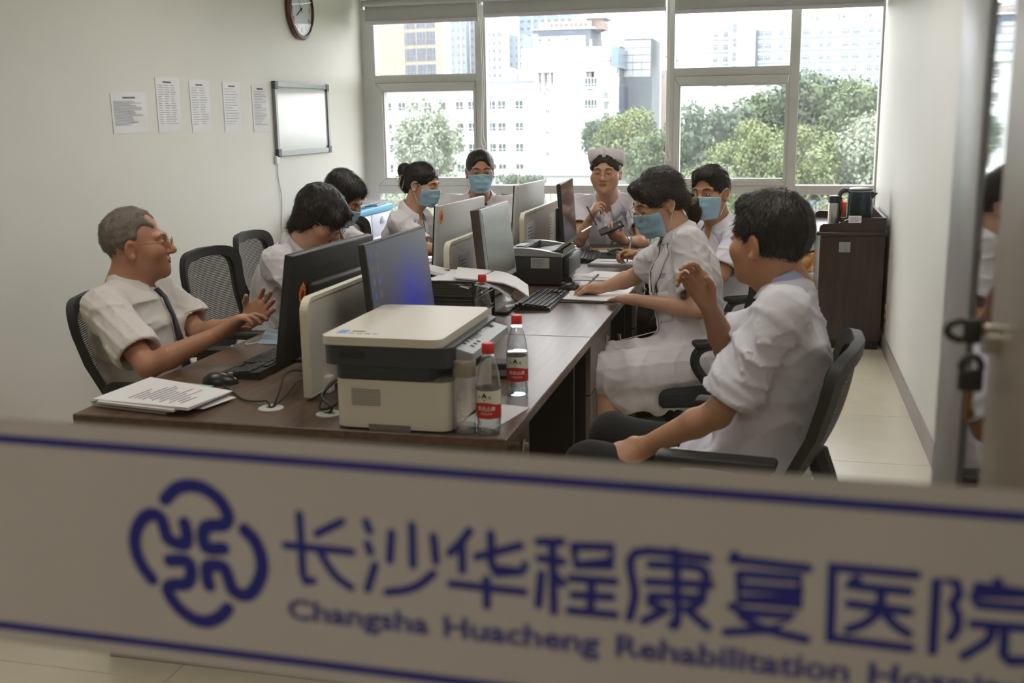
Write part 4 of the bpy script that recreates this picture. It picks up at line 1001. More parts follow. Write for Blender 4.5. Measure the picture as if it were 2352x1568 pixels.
M_icon = [mat('icon_blue', (.02, .02, .02), .3, emit=(*srgb(70, 96, 170), .2)), mat('icon_tan', (.02, .02, .02), .3, emit=(*srgb(120, 100, 88), .2)), mat('icon_grey', (.02, .02, .02), .3, emit=(*srgb(104, 110, 130), .2))]
M_scr_off = mat('screen_off_grey', srgb(70, 76, 78), .22, vary=.05, spec=.6)
M_scr_dk = mat('screen_off_dark', srgb(48, 44, 58), .12, vary=.05, spec=.8)
M_mblack = mat('monitor_black', srgb(34, 36, 38), .45, vary=.08); M_mgrey = mat('monitor_pale_grey', srgb(196, 198, 196), .45, vary=.02); M_msil = mat('monitor_silver', srgb(150, 160, 164), .35, vary=.03)
M_mbrown = mat('monitor_side_brown', srgb(66, 54, 48), .5)
M_stick = mat('sticker_orange', srgb(226, 96, 40), .5, color2=srgb(236, 170, 60), vscale=55); M_stick_y = mat('sticker_yellow', srgb(240, 196, 60), .5); M_stick_r = mat('sticker_red', srgb(176, 34, 30), .5)
def monitor(lab, x, y, zc, az, tilt, w, h, back, screen, bezel, thick=.035, bz=.012, sticker=None, base=True, keep=0):
    t = thing('monitor', lab, 'monitor', (x, y, DZ), az, 'desk monitors')
    z0 = zc - DZ
    R = Matrix.Translation((0, 0, z0)) @ Matrix.Rotation(-tilt, 4, 'Y')
    def T(): m = MB(); m.T = R; return m
    T().rbox((-thick, -w / 2, -h / 2), (-.004, w / 2, h / 2), .006).build('housing', back, t, True)
    T().rbox((-.008, -w / 2, -h / 2), (.0, w / 2, h / 2), .003).build('bezel', bezel, t)
    T().box((-.002, -w / 2 + bz, -h / 2 + bz * 1.4), (.0012, w / 2 - bz, h / 2 - bz)).build('screen', screen, t)
    if screen is M_scr_on:
        for k in range(14):
            yy = -w / 2 + .03 + .045 * (k // 7); zz = h / 2 - .035 - .041 * (k % 7)
            T().box((.0011, yy, zz - .012), (.0014, yy + .018, zz + .006)).build('desktop_icon', M_icon[k % 3], t)
    if thick > .03:
        T().rbox((-thick - .022, -w * .32, -h * .30), (-thick + .01, w * .32, h * .22), .015, 3).build('back_bulge', back, t, True)
    for k in range(6 if thick > .03 and back is M_mblack else 0):
        T().box((-thick - .0005, -w * .36, h * .33 - k * .008), (-thick + .001, w * .36, h * .333 - k * .008)).build('vent_slot', M_gasket, t)
    MB().rbox((-thick - .05, -.03, .012), (-thick - .028, .03, z0 + .02), .008).build('stand_neck', bezel if bezel is not M_msil else M_black, t, True)
    MB().rbox((-.17, -.13, 0), (.06, .13, .012), .005).build('stand_base', M_black, t, True)
    if sticker:
        sy, sz, sh = sticker
        pl = [(sy + sh * .36 * math.cos(a) * (1 + .08 * math.cos(9 * a)), sz + sh * .5 * math.sin(a) * (1 + .06 * math.cos(9 * a))) for a in [2 * PI * i / 40 for i in range(40)]]
        st = T().prism(pl, -thick - .0017, -thick - .0003, 'x').build('sticker', M_stick, t, label='small orange and yellow festive sticker')
        pl2 = [(sy + sh * .2 * math.cos(a), sz - .05 * sh + sh * .26 * math.sin(a)) for a in [2 * PI * i / 20 for i in range(20)]]
        T().prism(pl2, -thick - .0023, -thick - .0015, 'x').build('sticker_figure', M_stick_r, st)
        pl3 = [(sy - sh * .1, sz + sh * .42), (sy + sh * .02, sz + sh * .62), (sy + sh * .14, sz + sh * .42)]
        T().prism(pl3, -thick - .0023, -thick - .0015, 'x').build('sticker_tip', M_stick_y, st)
    return t
monitor('black monitor seen from behind, orange sticker low on its corner, by the older man', -1.50, 3.355, .965, PI + math.radians(-2), math.radians(9), .635, .355, M_mblack, M_scr_dk, M_mblack, .032, sticker=(.235, .045, .062))
monitor('thin monitor with a glowing blue swirl behind the white printer', -1.15, 3.19, 1.025, 0, math.radians(6), .56, .335, M_mblack, M_scr_on, M_mblack, .022, .008)
monitor('pale grey monitor back with an orange sticker beside the file trays', -1.395, 4.60, 1.015, PI + math.radians(-4), math.radians(4), .60, .345, M_mgrey, M_scr_dk, M_mblack, .022, sticker=(.262, .125, .06))
monitor('old silver-framed grey monitor, switched off, next to the black printer', -1.125, 4.32, 1.035, 0, math.radians(6), .46, .315, M_mbrown, M_scr_off, M_msil, .045, .016)
monitor('pale grey monitor back nearest the window, plain', -1.415, 6.07, 1.01, PI + math.radians(-4), math.radians(4), .56, .335, M_mgrey, M_scr_dk, M_mblack, .022)
monitor('thin dark monitor edge-on in front of the nurse', -1.11, 5.79, 1.035, math.radians(4), math.radians(4), .56, .335, M_mblack, M_scr_dk, M_mblack, .022, .006)

# ================================================================== printers
M_pcream = mat('printer_cream', srgb(214, 208, 196), .4, vary=.015); M_pdark = mat('printer_slate', srgb(52, 58, 66), .4, vary=.06); M_ppanel = mat('printer_panel_grey', srgb(168, 172, 176), .4)
t = thing('laser_printer', 'cream and slate multifunction printer on the near desk corner', 'printer', (-.96, 2.75, DZ))
W = lambda: Wm(t)
def rslab(x0, x1, y0, y1, z0, z1, r, mb, taper=0.0):
    pl = []
    for cx, cy, a0 in ((x1 - r, y1 - r, 0), (x0 + r, y1 - r, PI / 2), (x0 + r, y0 + r, PI), (x1 - r, y0 + r, 1.5 * PI)):
        pl += [(cx + r * math.cos(a0 + PI / 2 * k / 6), cy + r * math.sin(a0 + PI / 2 * k / 6)) for k in range(7)]
    return mb.prism(pl, z0, z1, 'z')
bx0, bx1 = -1.115, -.795
rslab(bx0, bx1, 2.525, 2.965, DZ + .006, .885, .035, W()).build('lower_body', M_pcream, t, True)
W().box((-1.02, 2.523, DZ + .0), (-.905, 2.545, DZ + .017)).build('hand_recess', mat('recess_grey', srgb(120, 116, 110), .6), t)
for k in range(8): W().box((-1.065, 2.5235, .858 - k * .0058), (-.985, 2.526, .8605 - k * .0058)).build('vent_slot', mat('vent_grey', srgb(150, 146, 140), .6), t)
rslab(bx0, bx1 - .05, 2.53, 2.96, .885, .93, .03, W()).build('middle_body', M_pdark, t, True)
rslab(bx0 - .025, bx1 + .008, 2.515, 2.99, .925, .978, .035, W()).build('scanner_body', M_pdark, t, True)
for k in range(4): W().box((-1.09, 2.5135, .945 + k * .006), (-1.02, 2.516, .9475 + k * .006)).build('vent_slot', M_gasket, t)
rslab(-1.143, -.812, 2.513, 3.0, .978, 1.0, .03, W()).build('scanner_lid', M_pcream, t, True)
W().prism([(-.815, .978), (-.742, .958), (-.742, .938), (-.815, .93)], 2.56, 2.93).build('control_panel', M_ppanel, t)
pn = t.children[-1]
def on_panel(y0, y1, a0, a1, m, nm):
    f = lambda a: (-.815 + .073 * a, .9785 - .02 * a)
    (xa, za), (xb, zb) = f(a0), f(a1)
    W().add([(xa, y0, za), (xb, y0, zb), (xb, y1, zb), (xa, y1, za)], [(0, 1, 2, 3)]).build(nm, m, pn)
on_panel(2.70, 2.76, .3, .6, mat('lcd_dark', srgb(80, 84, 96), .3), 'display')
for y in (2.62, 2.65, 2.68): on_panel(y, y + .012, .35, .5, M_ink_d, 'button'); on_panel(y, y + .012, .65, .8, M_ink_d, 'button')
on_panel(2.80, 2.83, .25, .45, M_white, 'button'); on_panel(2.86, 2.89, .35, .6, M_ink_d, 'button')
W().box((-1.115, 2.56, 1.0002), (-1.09, 2.60, 1.0006)).build('brand_square', mat('print_blue', srgb(96, 152, 220), .5), t)
for k in range(4): W().box((-1.08 + .022 * k, 2.56, 1.0002), (-1.065 + .022 * k, 2.566, 1.0006)).build('lid_print', M_ink if k < 3 else MATS['print_blue'], t)
W().box((-1.08, 2.585, 1.0002), (-1.045, 2.594, 1.0006)).build('lid_print', M_ink_d, t)
W().prism([(-.845, .887), (-.77, .893), (-.77, .897), (-.845, .891)], 2.62, 2.86).build('output_tray', M_pdark, t)

t = thing('laser_printer', 'black laser printer with a white label and raised output flap', 'printer', (-1.11, 5.13, DZ))
W = lambda: Wm(t)
M_pblk = mat('printer_black', srgb(46, 48, 50), .45, vary=.06); M_psil = mat('printer_silver', srgb(150, 152, 152), .35)
W().rbox((-1.242, 4.95, DZ + .008), (-.985, 5.32, .905), .012, 2).build('body', M_pblk, t, True)
tp = []
for k in range(9):
    a = k / 8; tp.append((-1.245 + .262 * a, .905 + .028 * math.sin(PI * (.35 + .65 * a))))
W().prism(tp + [(-.983, .895), (-1.245, .895)], 4.945, 4.985).build('top_rim', M_psil, t, True)
W().prism(tp + [(-.983, .895), (-1.245, .895)], 5.285, 5.325).build('top_rim', M_psil, t, True)
W().prism([(-1.245, .895), (-1.245, .93), (-1.16, .936), (-1.16, .895)], 4.985, 5.285).build('top_panel', M_pblk, t)
W().prism([(-1.16, .897), (-1.16, .905), (-.985, .925), (-.985, .897)], 4.985, 5.285).build('output_tray', M_pblk, t)
W().prism([(-1.03, .918), (-.90, 1.012), (-.895, 1.008), (-1.02, .908)], 5.0, 5.27).build('output_flap', M_psil, t)
W().box((-1.245 + .02, 5.01, .9365), (-1.18, 5.12, .9375)).build('button_row', M_psil, t)
W().rbox((-.985, 4.98, .80), (-.955, 5.29, .89), .006).build('paper_door', M_pblk, t, True)
lb = W().box((-1.135, 4.9485, .838), (-1.045, 4.9505, .888)).build('rating_label', mat('label_grey', srgb(178, 178, 174), .5), t, label='pale printed rating label')
for k in range(6): W().box((-1.128, 4.9478, .845 + k * .007), (-1.128 + .045 + .008 * (k % 3), 4.9484, .8475 + k * .007)).build('print_line', M_ink, lb)
W().prism([(-.96, DZ), (-.935, DZ), (-.945, .79), (-.985, .80), (-.985, .76)], 4.99, 5.02).build('tray_foot', M_pblk, t)

# ================================================================== file trays
t = thing('mesh_file_tray', 'black wire mesh file tray stacked with papers and folders', 'file tray', (-1.20, 3.90, DZ))
W = lambda: Wm(t)
M_wmesh = mesh_mat(); M_wmesh.name = 'wire_mesh_black'
X0, X1, Y0, Y1 = -1.345, -1.085, 3.77, 4.06
for k, z in enumerate((.755, .825, .895)):
    W().tube([(X0, Y0, z), (X1, Y0, z), (X1, Y1, z), (X0, Y1, z)], .004, 6, closed=True).tube([(X0, Y0, z + .055), (X1, Y0, z + .055), (X1, Y1, z + .055), (X0, Y1, z + .055)], .004, 6, closed=True).build('tray_frame', M_black, t, True)
    W().box((X0, Y0, z), (X1, Y1, z + .001)).add([(X0, Y0, z), (X1, Y0, z), (X1, Y0, z + .055), (X0, Y0, z + .055)], [(0, 1, 2, 3)]).add([(X0, Y1, z), (X1, Y1, z), (X1, Y1, z + .055), (X0, Y1, z + .055)], [(0, 1, 2, 3)]).build('tray_mesh', M_wmesh, t)
for x in (X0, X1):
    for y in (Y0, Y1): W().tube([(x, y, DZ), (x, y, .95)], .005, 6).build('post', M_black, t)
M_bluef = mat('dark_blue_folder', srgb(42, 46, 74), .4); M_greenf = mat('green_folder', srgb(96, 112, 84), .6)
def loose(name, lab, cat, x0, x1, y0, y1, z, th, m, rot=0, bend=0.0, group=None, n=6, tiltx=0, curl=0):
    cx, cy = (x0 + x1) / 2, (y0 + y1) / 2; t_ = thing(name, lab, cat, (cx, cy, z), rot, group)
    w2, h2 = (x1 - x0) / 2, (y1 - y0) / 2
    f = lambda u, v, dz: (-w2 + 2 * w2 * u, -h2 + 2 * h2 * v, dz + bend * math.sin(PI * u) * .5 + tiltx * u + curl * max(0, u - .6) ** 2)
    mb = MB().grid(n, n, lambda u, v: f(u, v, th)).grid(n, n, lambda u, v: f(u, v, 0))
    N_ = n + 1; o_ = N_ * N_
    ed = [i for i in range(N_)], [N_ * (N_ - 1) + i for i in range(N_)], [N_ * i for i in range(N_)], [N_ * i + n for i in range(N_)]
    for e in ed: mb.f += [(e[i], e[i + 1], e[i + 1] + o_, e[i] + o_) for i in range(n)]; mb.m += [0] * n
    mb.build('sheet', m, t_, True)
    return t_
loose('folder', 'dark blue folder in the lowest file tray', 'folder', X0 + .02, X1 - .02, Y0 + .02, Y1 - .02, .757, .03, M_bluef)
loose('folder', 'dark blue folder in the middle file tray', 'folder', X0 + .02, X1 - .03, Y0 + .02, Y1 - .02, .827, .025, M_bluef, bend=.008)
loose('folder', 'green folder in the top file tray', 'folder', X0 + .02, X1 - .02, Y0 + .02, Y1 - .02, .897, .02, M_greenf)
for k in range(4):
    loose('paper_sheet', ('lowest loose paper heaped on the file tray', 'second loose paper heaped on the file tray', 'third loose paper drooping over the file tray', 'top loose paper drooping over the edge of the file tray')[k], 'paper', X0 + .01 + .045 * k, X1 + .055 * k, Y0 + .01 + .01 * k, Y1 + .01 * k, .925 + .012 * k, .005, M_paper, rot=-.12 + .12 * k, bend=.035 - .01 * k, tiltx=-.012 * k, curl=-.25 if k > 1 else 0, group='papers heaped on the file tray')
loose('paper_sheet', 'steep stack of paper leaning from the file tray to the pale monitor', 'paper', -1.36, -1.16, 3.98, 4.10, .955, .014, M_paper, rot=.05, tiltx=-.045)

# ================================================================== bottles
M_pet = pane_mat('clear_pet', (.93, .95, .955), rough=.04, reflect=3.2); M_water = pane_mat('water', (.88, .91, .92), reflect=2.2)
M_capr = mat('red_cap', srgb(206, 44, 36), .4); M_lcream = mat('label_cream', srgb(226, 220, 204), .5, vary=.01); M_lred = mat('label_red', srgb(186, 34, 28), .5, vary=.02); M_lgreen = mat('label_green', srgb(24, 78, 52), .5); M_lteal = mat('label_teal', srgb(120, 178, 168), .5)
M_lwhite = mat('label_white_text', srgb(236, 226, 214), .5)
PROFILE = [(.027, 0), (.030, .004), (.0305, .02), (.029, .03), (.0305, .034), (.0305, .115), (.0305, .125), (.028, .15), (.0215, .178), (.0145, .197), (.0125, .204), (.0125, .212)]
def wrap(me, r, ang0, z0):
    for v in me.vertices:
        a = ang0 + v.co.x / r
        v.co = V((r * math.cos(a), r * math.sin(a), z0 + v.co.y))
    me.update(); return me
BT = {}
def bottle(lab, x, y, az, level=.12):
    s_ = 1.03
    t_ = thing('water_bottle', lab, 'bottle', (x, y, DZ), az, 'red-capped water bottles')
    if 'b' not in BT:
        BT['b'] = MB().lathe([(r * s_, z * s_) for r, z in PROFILE], 28, capt=False).mesh('bottle_shell', M_pet, True)
        BT['cap'] = MB().lathe([(.0150, .205 * s_), (.0158, .208 * s_), (.0158, .227 * s_), (.0135, .231 * s_)], 24).mesh('cap', M_capr, True)
        BT['ring'] = MB().lathe([(.0165, .196 * s_), (.0165, .200 * s_)], 24).mesh('neck_ring', M_pet, True)
        R = .0309 * s_
        BT['lab'] = MB().lathe([(R, .045), (R, .118)], 32, capb=False, capt=False).mesh('label_band', M_lcream, True)
        wv = MB()
        n = 40
        for k in range(n):
            a0, a1 = 2 * PI * k / n, 2 * PI * (k + 1) / n; h = lambda a: .084 + .004 * math.cos(2 * a)
            wv.add([((R + .0003) * math.cos(a0), (R + .0003) * math.sin(a0), .045), ((R + .0003) * math.cos(a1), (R + .0003) * math.sin(a1), .045), ((R + .0003) * math.cos(a1), (R + .0003) * math.sin(a1), h(a1)), ((R + .0003) * math.cos(a0), (R + .0003) * math.sin(a0), h(a0))], [(0, 1, 2, 3)])
        BT['red'] = wv.mesh('label_red_field', M_lred, True)
        BT['txt'] = wrap(text_mesh('农夫山泉', .0125, M_lwhite, bold=.0002), R + .0006, .15, .071)
        BT['txt2'] = wrap(text_mesh('饮用天然水', .0065, M_lwhite), R + .0006, .15, .0585)
        tri = bpy.data.meshes.new('tree_emblem'); tri.from_pydata([(-.009, 0, 0), (.009, 0, 0), (0, .012, 0), (-.0075, .006, 0), (.0075, .006, 0), (0, .017, 0), (-.0015, -.005, 0), (.0015, -.005, 0), (.0015, 0, 0), (-.0015, 0, 0)], [], [(0, 1, 2), (3, 4, 5), (6, 7, 8, 9)]); tri.materials.append(M_lgreen)
        BT['tree'] = wrap(tri, R + .0006, .0, .097)
        wg = bpy.data.meshes.new('label_wing'); wg.from_pydata([(-.018, .0, 0), (-.011, .003, 0), (-.011, .009, 0), (-.017, .010, 0), (.018, .0, 0), (.011, .003, 0), (.011, .009, 0), (.017, .010, 0)], [], [(0, 1, 2, 3), (4, 5, 6, 7)]); wg.materials.append(M_lteal)
        BT['wing'] = wrap(wg, R + .0005, .0, .096)
    link('bottle_shell', BT['b'], t_); link('cap', BT['cap'], t_); link('neck_ring', BT['ring'], t_)
    l = link('label_band', BT['lab'], t_)
    for n_, o_ in (('label_red_field', 'red'), ('lettering', 'txt'), ('small_lettering', 'txt2'), ('tree_emblem', 'tree'), ('label_wing', 'wing')): link(n_, BT[o_], l)
    pr = [(r * s_ - .0012, z * s_ + .001) for r, z in PROFILE if z * s_ < level] + [(.0295 * s_ if level < .13 else .026, level)]
    MB().lathe(pr, 24).build('water', M_water, t_, True)
    return t_
FA = -PI / 2
bottle('water bottle with red cap nearest the camera, beside the glass bottle', -.703, 2.562, FA - .1, .122)
bottle('water bottle with red cap standing behind the nearest one by the desk edge', -.722, 2.955, FA + .05, .130)
bottle('water bottle with red cap standing by the file trays', -1.035, 3.715, FA + .2, .125)
bottle('water bottle with red cap half hidden behind the black monitor', -1.872, 3.86, FA - .3, .13)
t = thing('glass_bottle', 'clear glass water bottle with a grey cap beside the printer', 'bottle', (-.766, 2.560, DZ), FA)
MB().lathe([(.028, 0), (.030, .004), (.030, .135), (.028, .15)], 28, capt=False).build('bottle_shell', M_pet, t, True)
MB().lathe([(.0285, .002), (.0288, .02)], 24).build('water', M_water, t, True)
MB().lathe([(.0302, .150), (.0306, .153), (.0306, .188), (.029, .191)], 28).build('cap', mat('cap_taupe', srgb(150, 140, 126), .35, metal=.3), t, True)
me = text_mesh('VOSS', .024, mat('etched_white', srgb(200, 198, 194), .5), spacing=1.25)
for v in me.vertices: v.co = V((v.co.y, v.co.x, 0))
for p in me.polygons: pass
for v in me.vertices: v.co.x = -v.co.x
link('lettering', wrap(me, .0304, .0, .075), t)

# ================================================================== keyboards and mice
M_key = mat('key_black', srgb(40, 42, 46), .45, vary=.1)
def keyboard(lab, x, y, az):
    t_ = thing('keyboard', lab, 'keyboard', (x, y, DZ), az, 'black keyboards')     # long side along local X, user at local -Y
    if 'kb' not in BT:
        BT['kb'] = MB().prism([(-.075, 0), (.075, 0), (.075, .026), (-.075, .012)], -.22, .22, 'x').mesh('keyboard_body', M_mblack)
        ks = MB()
        for r in range(6):
            yy = .055 - r * .0205 - (.006 if r else 0); z = .0115 + (yy + .075) / .15 * .014
            xs = []; xx = -.212
            n = 15 if r < 5 else 8
            for k in range(n):
                w_ = .0185 if r < 5 else (.024 if k != 3 else .105)
                if xx + w_ > .075: break
                ks.rbox((xx, yy - .0085, z), (xx + w_ - .0025, yy + .0085, z + .007), .002, 1); xx += w_ + .0005
            for k in range(3): ks.rbox((.085 + k * .019, yy - .0085, z), (.101 + k * .019, yy + .0085, z + .007), .002, 1) if r in (0, 1, 2, 5) else None
            if r: 
                for k in range(4): ks.rbox((.148 + k * .0165, yy - .0085, z), (.1625 + k * .0165, yy + .0085, z + .007), .002, 1)
        BT['keys'] = ks.mesh('keys', M_key)
    link('keyboard_body', BT['kb'], t_); link('keys', BT['keys'], t_)['kind'] = 'stuff'
    return t_
keyboard('black keyboard under the black monitor by the older man', -1.635, 3.19, -PI / 2)
keyboard('black keyboard on the desk in front of the old silver monitor', -.985, 4.53, PI / 2)
keyboard('black keyboard in front of the nurse', -1.06, 6.02, PI / 2 + .12)
def mouse(lab, x, y, az):
    t_ = thing('computer_mouse', lab, 'mouse', (x, y, DZ), az, 'black mice')
    if 'ms' not in BT:
        bm = bmesh.new(); bmesh.ops.create_uvsphere(bm, u_segments=20, v_segments=12, radius=1)
        for v in bm.verts:
            z = max(v.co.z, -.05)
            v.co = V((v.co.x * .031 * (1 - .12 * v.co.y), v.co.y * .056, .002 + z * .036 * (1 - .25 * v.co.y)))
        BT['ms'] = MB().bm(bm).mesh('mouse_body', mat('mouse_black', srgb(36, 37, 40), .3), True)
        BT['mb'] = MB().rbox((-.0015, .01, .028), (.0015, .05, .034), .001, 1).mesh('button_gap', M_gasket)
        BT['mw'] = MB().rbox((-.003, .024, .024), (.003, .040, .0365), .0025).mesh('scroll_wheel', M_chrome)
    link('mouse_body', BT['ms'], t_, loc=(0, 0, 0)); link('button_gap', BT['mb'], t_); link('scroll_wheel', BT['mw'], t_)
    return t_
mouse('black mouse next to the stack of papers', -1.66, 2.905, -1.2)
mouse('black mouse beside the black printer, above the mouse pad', -.93, 4.87, 1.4)
mouse('black mouse on the pad in front of the nurse', -.905, 6.16, 1.9)
M_pad = mat('mouse_pad_black', srgb(34, 37, 35), .85)
loose('mouse_pad', 'dark mouse pad under the writing woman\'s paper', 'mouse pad', -.94, -.72, 4.52, 4.74, DZ, .004, M_pad, rot=.05)
loose('mouse_pad', 'dark green mouse pad in front of the nurse', 'mouse pad', -.99, -.80, 6.02, 6.24, DZ, .004, mat('mouse_pad_green', srgb(44, 54, 46), .85), rot=.1)

# ================================================================== papers and small things
t = thing('paper_stack', 'thick stack of printed papers with a teal cover at the near left desk corner', 'paper stack', (-1.72, 2.69, DZ), .0)
loc = lambda p, z: (p[0] + 1.72, p[1] - 2.69, z)
A_ = [(-1.90, 2.585), (-1.56, 2.532), (-1.545, 2.75), (-1.895, 2.855)]
def slab(poly, z0, z1, m, nm, par=None, lift=0):
    n = len(poly)
    vs = [loc(p, z0) for p in poly] + [loc(p, z1 + (lift if i == 1 else 0)) for i, p in enumerate(poly)]
    return MB().add(vs, [tuple(range(n - 1, -1, -1)), tuple(range(n, 2 * n))] + [(i, (i + 1) % n, n + (i + 1) % n, n + i) for i in range(n)]).build(nm, m, par or t)
slab([(-1.902, 2.60), (-1.64, 2.56), (-1.62, 2.80), (-1.895, 2.868)], 0, .012, M_paper, 'lower_sheets')
slab([(-1.905, 2.597), (-1.66, 2.575), (-1.64, 2.83), (-1.895, 2.874)], .012, .0145, mat('teal_cover', srgb(140, 186, 174), .6), 'teal_cover')
slab([(-1.87, 2.578), (-1.60, 2.535), (-1.575, 2.76), (-1.86, 2.83)], .0145, .021, M_paper, 'middle_sheets')
ts = slab([(-1.893, 2.592), (-1.555, 2.536), (-1.535, 2.752), (-1.875, 2.862)], .021, .0235, M_paper, 'top_sheet', lift=.006)
for k in range(12):
    a = .30 + .05 * k; q0 = V((-1.893 + .338 * a, 2.60 - .056 * a)); q1 = V((-1.875 + .34 * a, 2.85 - .11 * a))
    p0 = q0.lerp(q1, .1 + .15 * rng.random()); p1 = q0.lerp(q1, .45 + .45 * rng.random())
    z_ = .0241 + .006 * a * (1 - .5)
    MB().tube([loc(p0, z_ + .0025 * a), loc(p1, z_ + .0008)], .0009, 4).build('print_line', M_ink, ts)
slab([(-1.60, 2.60), (-1.545, 2.60), (-1.515, 2.735), (-1.55, 2.745)], .008, .0095, M_paper, 'side_sheet')
def grommet(lab, x, y):
    t_ = thing('cable_grommet', lab, 'grommet', (x, y, DZ), 0, 'round cable grommets')
    MB().lathe([(.036, 0), (.036, .003), (.030, .006), (.014, .006), (.013, .001)], 28).build('ring', mat('grommet_white', srgb(196, 196, 188), .4), t_, True)
    MB().lathe([(.013, .0005), (.013, .001)], 16).build('hole', M_gasket, t_)
grommet('white cable grommet in front of the black monitor', -1.372, 2.668)
grommet('white cable grommet at the corner of the white printer', -1.185, 2.645)
def cable(lab, pts, r=.0028, m=None):
    t_ = thing('cable', lab, 'cable', pts[0])
    o_ = V(pts[0]); MB().tube([tuple(p - o_) for p in bezier(pts, 6)], r, 6).build('cord', m or M_darkcable, t_, True)
cable('thin mouse cable from the near mouse to the cable grommet', [(-1.628, 2.87, .757), (-1.56, 2.80, .755), (-1.49, 2.73, .755), (-1.44, 2.71, .757), (-1.395, 2.69, .765), (-1.374, 2.670, .752)])
cable('black cable rising from the grommet to the black monitor', [(-1.366, 2.668, .752), (-1.36, 2.70, .79), (-1.38, 2.78, .82), (-1.42, 2.92, .80), (-1.45, 3.1, .76), (-1.47, 3.25, .78)])
cable('second black cable from the grommet along the divider', [(-1.372, 2.672, .752), (-1.35, 2.72, .775), (-1.345, 2.80, .80), (-1.36, 2.95, .775), (-1.40, 3.1, .757)])
cable('tangled black printer cable beside the white printer', [(-1.185, 2.645, .752), (-1.17, 2.63, .775), (-1.21, 2.66, .80), (-1.19, 2.72, .83), (-1.23, 2.74, .80), (-1.22, 2.66, .765), (-1.18, 2.64, .77), (-1.15, 2.66, .79), (-1.12, 2.70, .81)], .004)
cable('black monitor cables lying on the desk behind the keyboard', [(-1.16, 4.40, .757), (-1.12, 4.30, .757), (-1.06, 4.22, .757), (-1.04, 4.32, .757), (-1.08, 4.44, .757), (-1.14, 4.5, .80)])
cable('black cable hanging behind the old silver monitor', [(-1.15, 4.45, .88), (-1.13, 4.48, .80), (-1.10, 4.50, .757), (-1.05, 4.47, .757)])
# folded surgical mask on the desk
t = thing('folded_face_mask', 'folded pale blue face mask lying by the older man\'s hands', 'mask', (-1.765, 3.50, DZ))
MB().grid(8, 6, lambda u, v: (-.05 + .10 * u, -.035 + .07 * v, .006 + .04 * v * (1 - .3 * u) + .004 * math.sin(14 * v))).build('mask_body', mat('mask_pale', srgb(170, 188, 204), .8), t, True)
MB().tube(bezier([(-.05, -.03, .01), (-.09, -.05, .004), (-.10, -.02, .004), (-.06, .0, .02), (-.05, .03, .04)], 5), .002, 5).build('ear_loop', mat('loop_white', srgb(222, 222, 216), .8), t, True)
MB().tube(bezier([(-.045, .03, .045), (-.06, .03, .075), (-.03, .035, .07), (-.02, .034, .048)], 5), .002, 5).build('ear_loop', MATS['loop_white'], t, True)
# glue stick
t = thing('glue_stick', 'white and green glue stick lying behind the keyboard', 'glue stick', (-1.075, 4.33, DZ + .011), .95)
g_ = MB().lathe([(.009, -.045), (.0105, -.044), (.0105, -.012)], 14); g2 = MB().lathe([(.0108, -.012), (.0108, .022)], 14); g3 = MB().lathe([(.0105, .022), (.0105, .044), (.009, .046)], 14)
for q_, n_, m_ in ((g_, 'cap', M_white), (g2, 'wrapper', mat('glue_green', srgb(96, 170, 150), .5, color2=srgb(210, 225, 220), vscale=40)), (g3, 'base', M_white)):
    q_.v = [(v[2], v[0], v[1]) for v in q_.v]; q_.build(n_, m_, t, True)
loose('paper_slip', 'small paper slip tucked behind the glue stick', 'paper', -1.11, -1.05, 4.37, 4.42, DZ, .001, M_paper, rot=.4)
loose('paper_sheet', 'white sheet under the writing woman\'s hands', 'paper', -.93, -.66, 4.57, 4.80, DZ + .0045, .002, M_paper, rot=-.12)
loose('paper_sheet', 'white sheets spread beside the black printer flap', 'paper', -1.0, -.72, 5.18, 5.40, DZ, .003, M_paper, rot=.2)
loose('paper_sheet', 'upper loose sheet beside the black printer flap', 'paper', -.93, -.69, 5.24, 5.45, DZ + .0035, .002, M_paper, rot=-.15)
t = loose('clipboard', 'grey clip folder with papers in front of the man with the pen', 'folder', -.98, -.70, 5.66, 5.88, DZ, .012, mat('folder_grey', srgb(140, 140, 146), .5), rot=-.05)
MB().box((-.13, -.09, .0125), (.12, .10, .016)).build('sheets', M_paper, t); MB().box((-.09, -.02, .0162), (.1, .0, .0166)).build('print_block', mat('print_navy', srgb(60, 60, 110), .7), t)
t = thing('notebook', 'black notebook with cream pages in front of the nurse', 'notebook', (-1.0, 6.44, DZ), .25)
MB().rbox((-.10, -.07, 0), (.10, .07, .003), .001, 1).rbox((-.10, -.07, .019), (.10, .07, .022), .001, 1).rbox((-.10, .067, 0), (.10, .072, .022), .001, 1).build('cover', M_black, t)
MB().box((-.096, -.066, .003), (.096, .066, .019)).build('pages', mat('cream_pages', srgb(206, 184, 134), .7), t)
MB().tube(bezier([(.03, .05, .022), (.05, .05, .045), (.07, .04, .04), (.06, .02, .023)], 4), .004, 6).build('pen_loop', M_black, t, True)
loose('paper_sheet', 'white sheet under the nurse\'s black notebook', 'paper', -1.04, -.84, 6.28, 6.42, DZ, .003, M_paper, rot=.1)
t = thing('phone_box', 'small black box beside the red-capped bottles', 'box', (-.83, 3.16, DZ), .1)
MB().rbox((-.05, -.04, 0), (.05, .04, .05), .004).build('case', M_black, t); MB().box((-.03, -.0415, .012), (.03, -.0395, .03)).build('face_label', M_ink, t)
loose('paper_sheet', 'white sheet under the nearest water bottle at the desk edge', 'paper', -.79, -.675, 2.60, 2.83, DZ, .0015, M_paper, rot=-.2)
loose('paper_sheet', 'folded leaflet standing between the bottles', 'paper', -1.02, -.93, 3.50, 3.62, DZ, .002, M_paper, rot=.5, tiltx=.06)
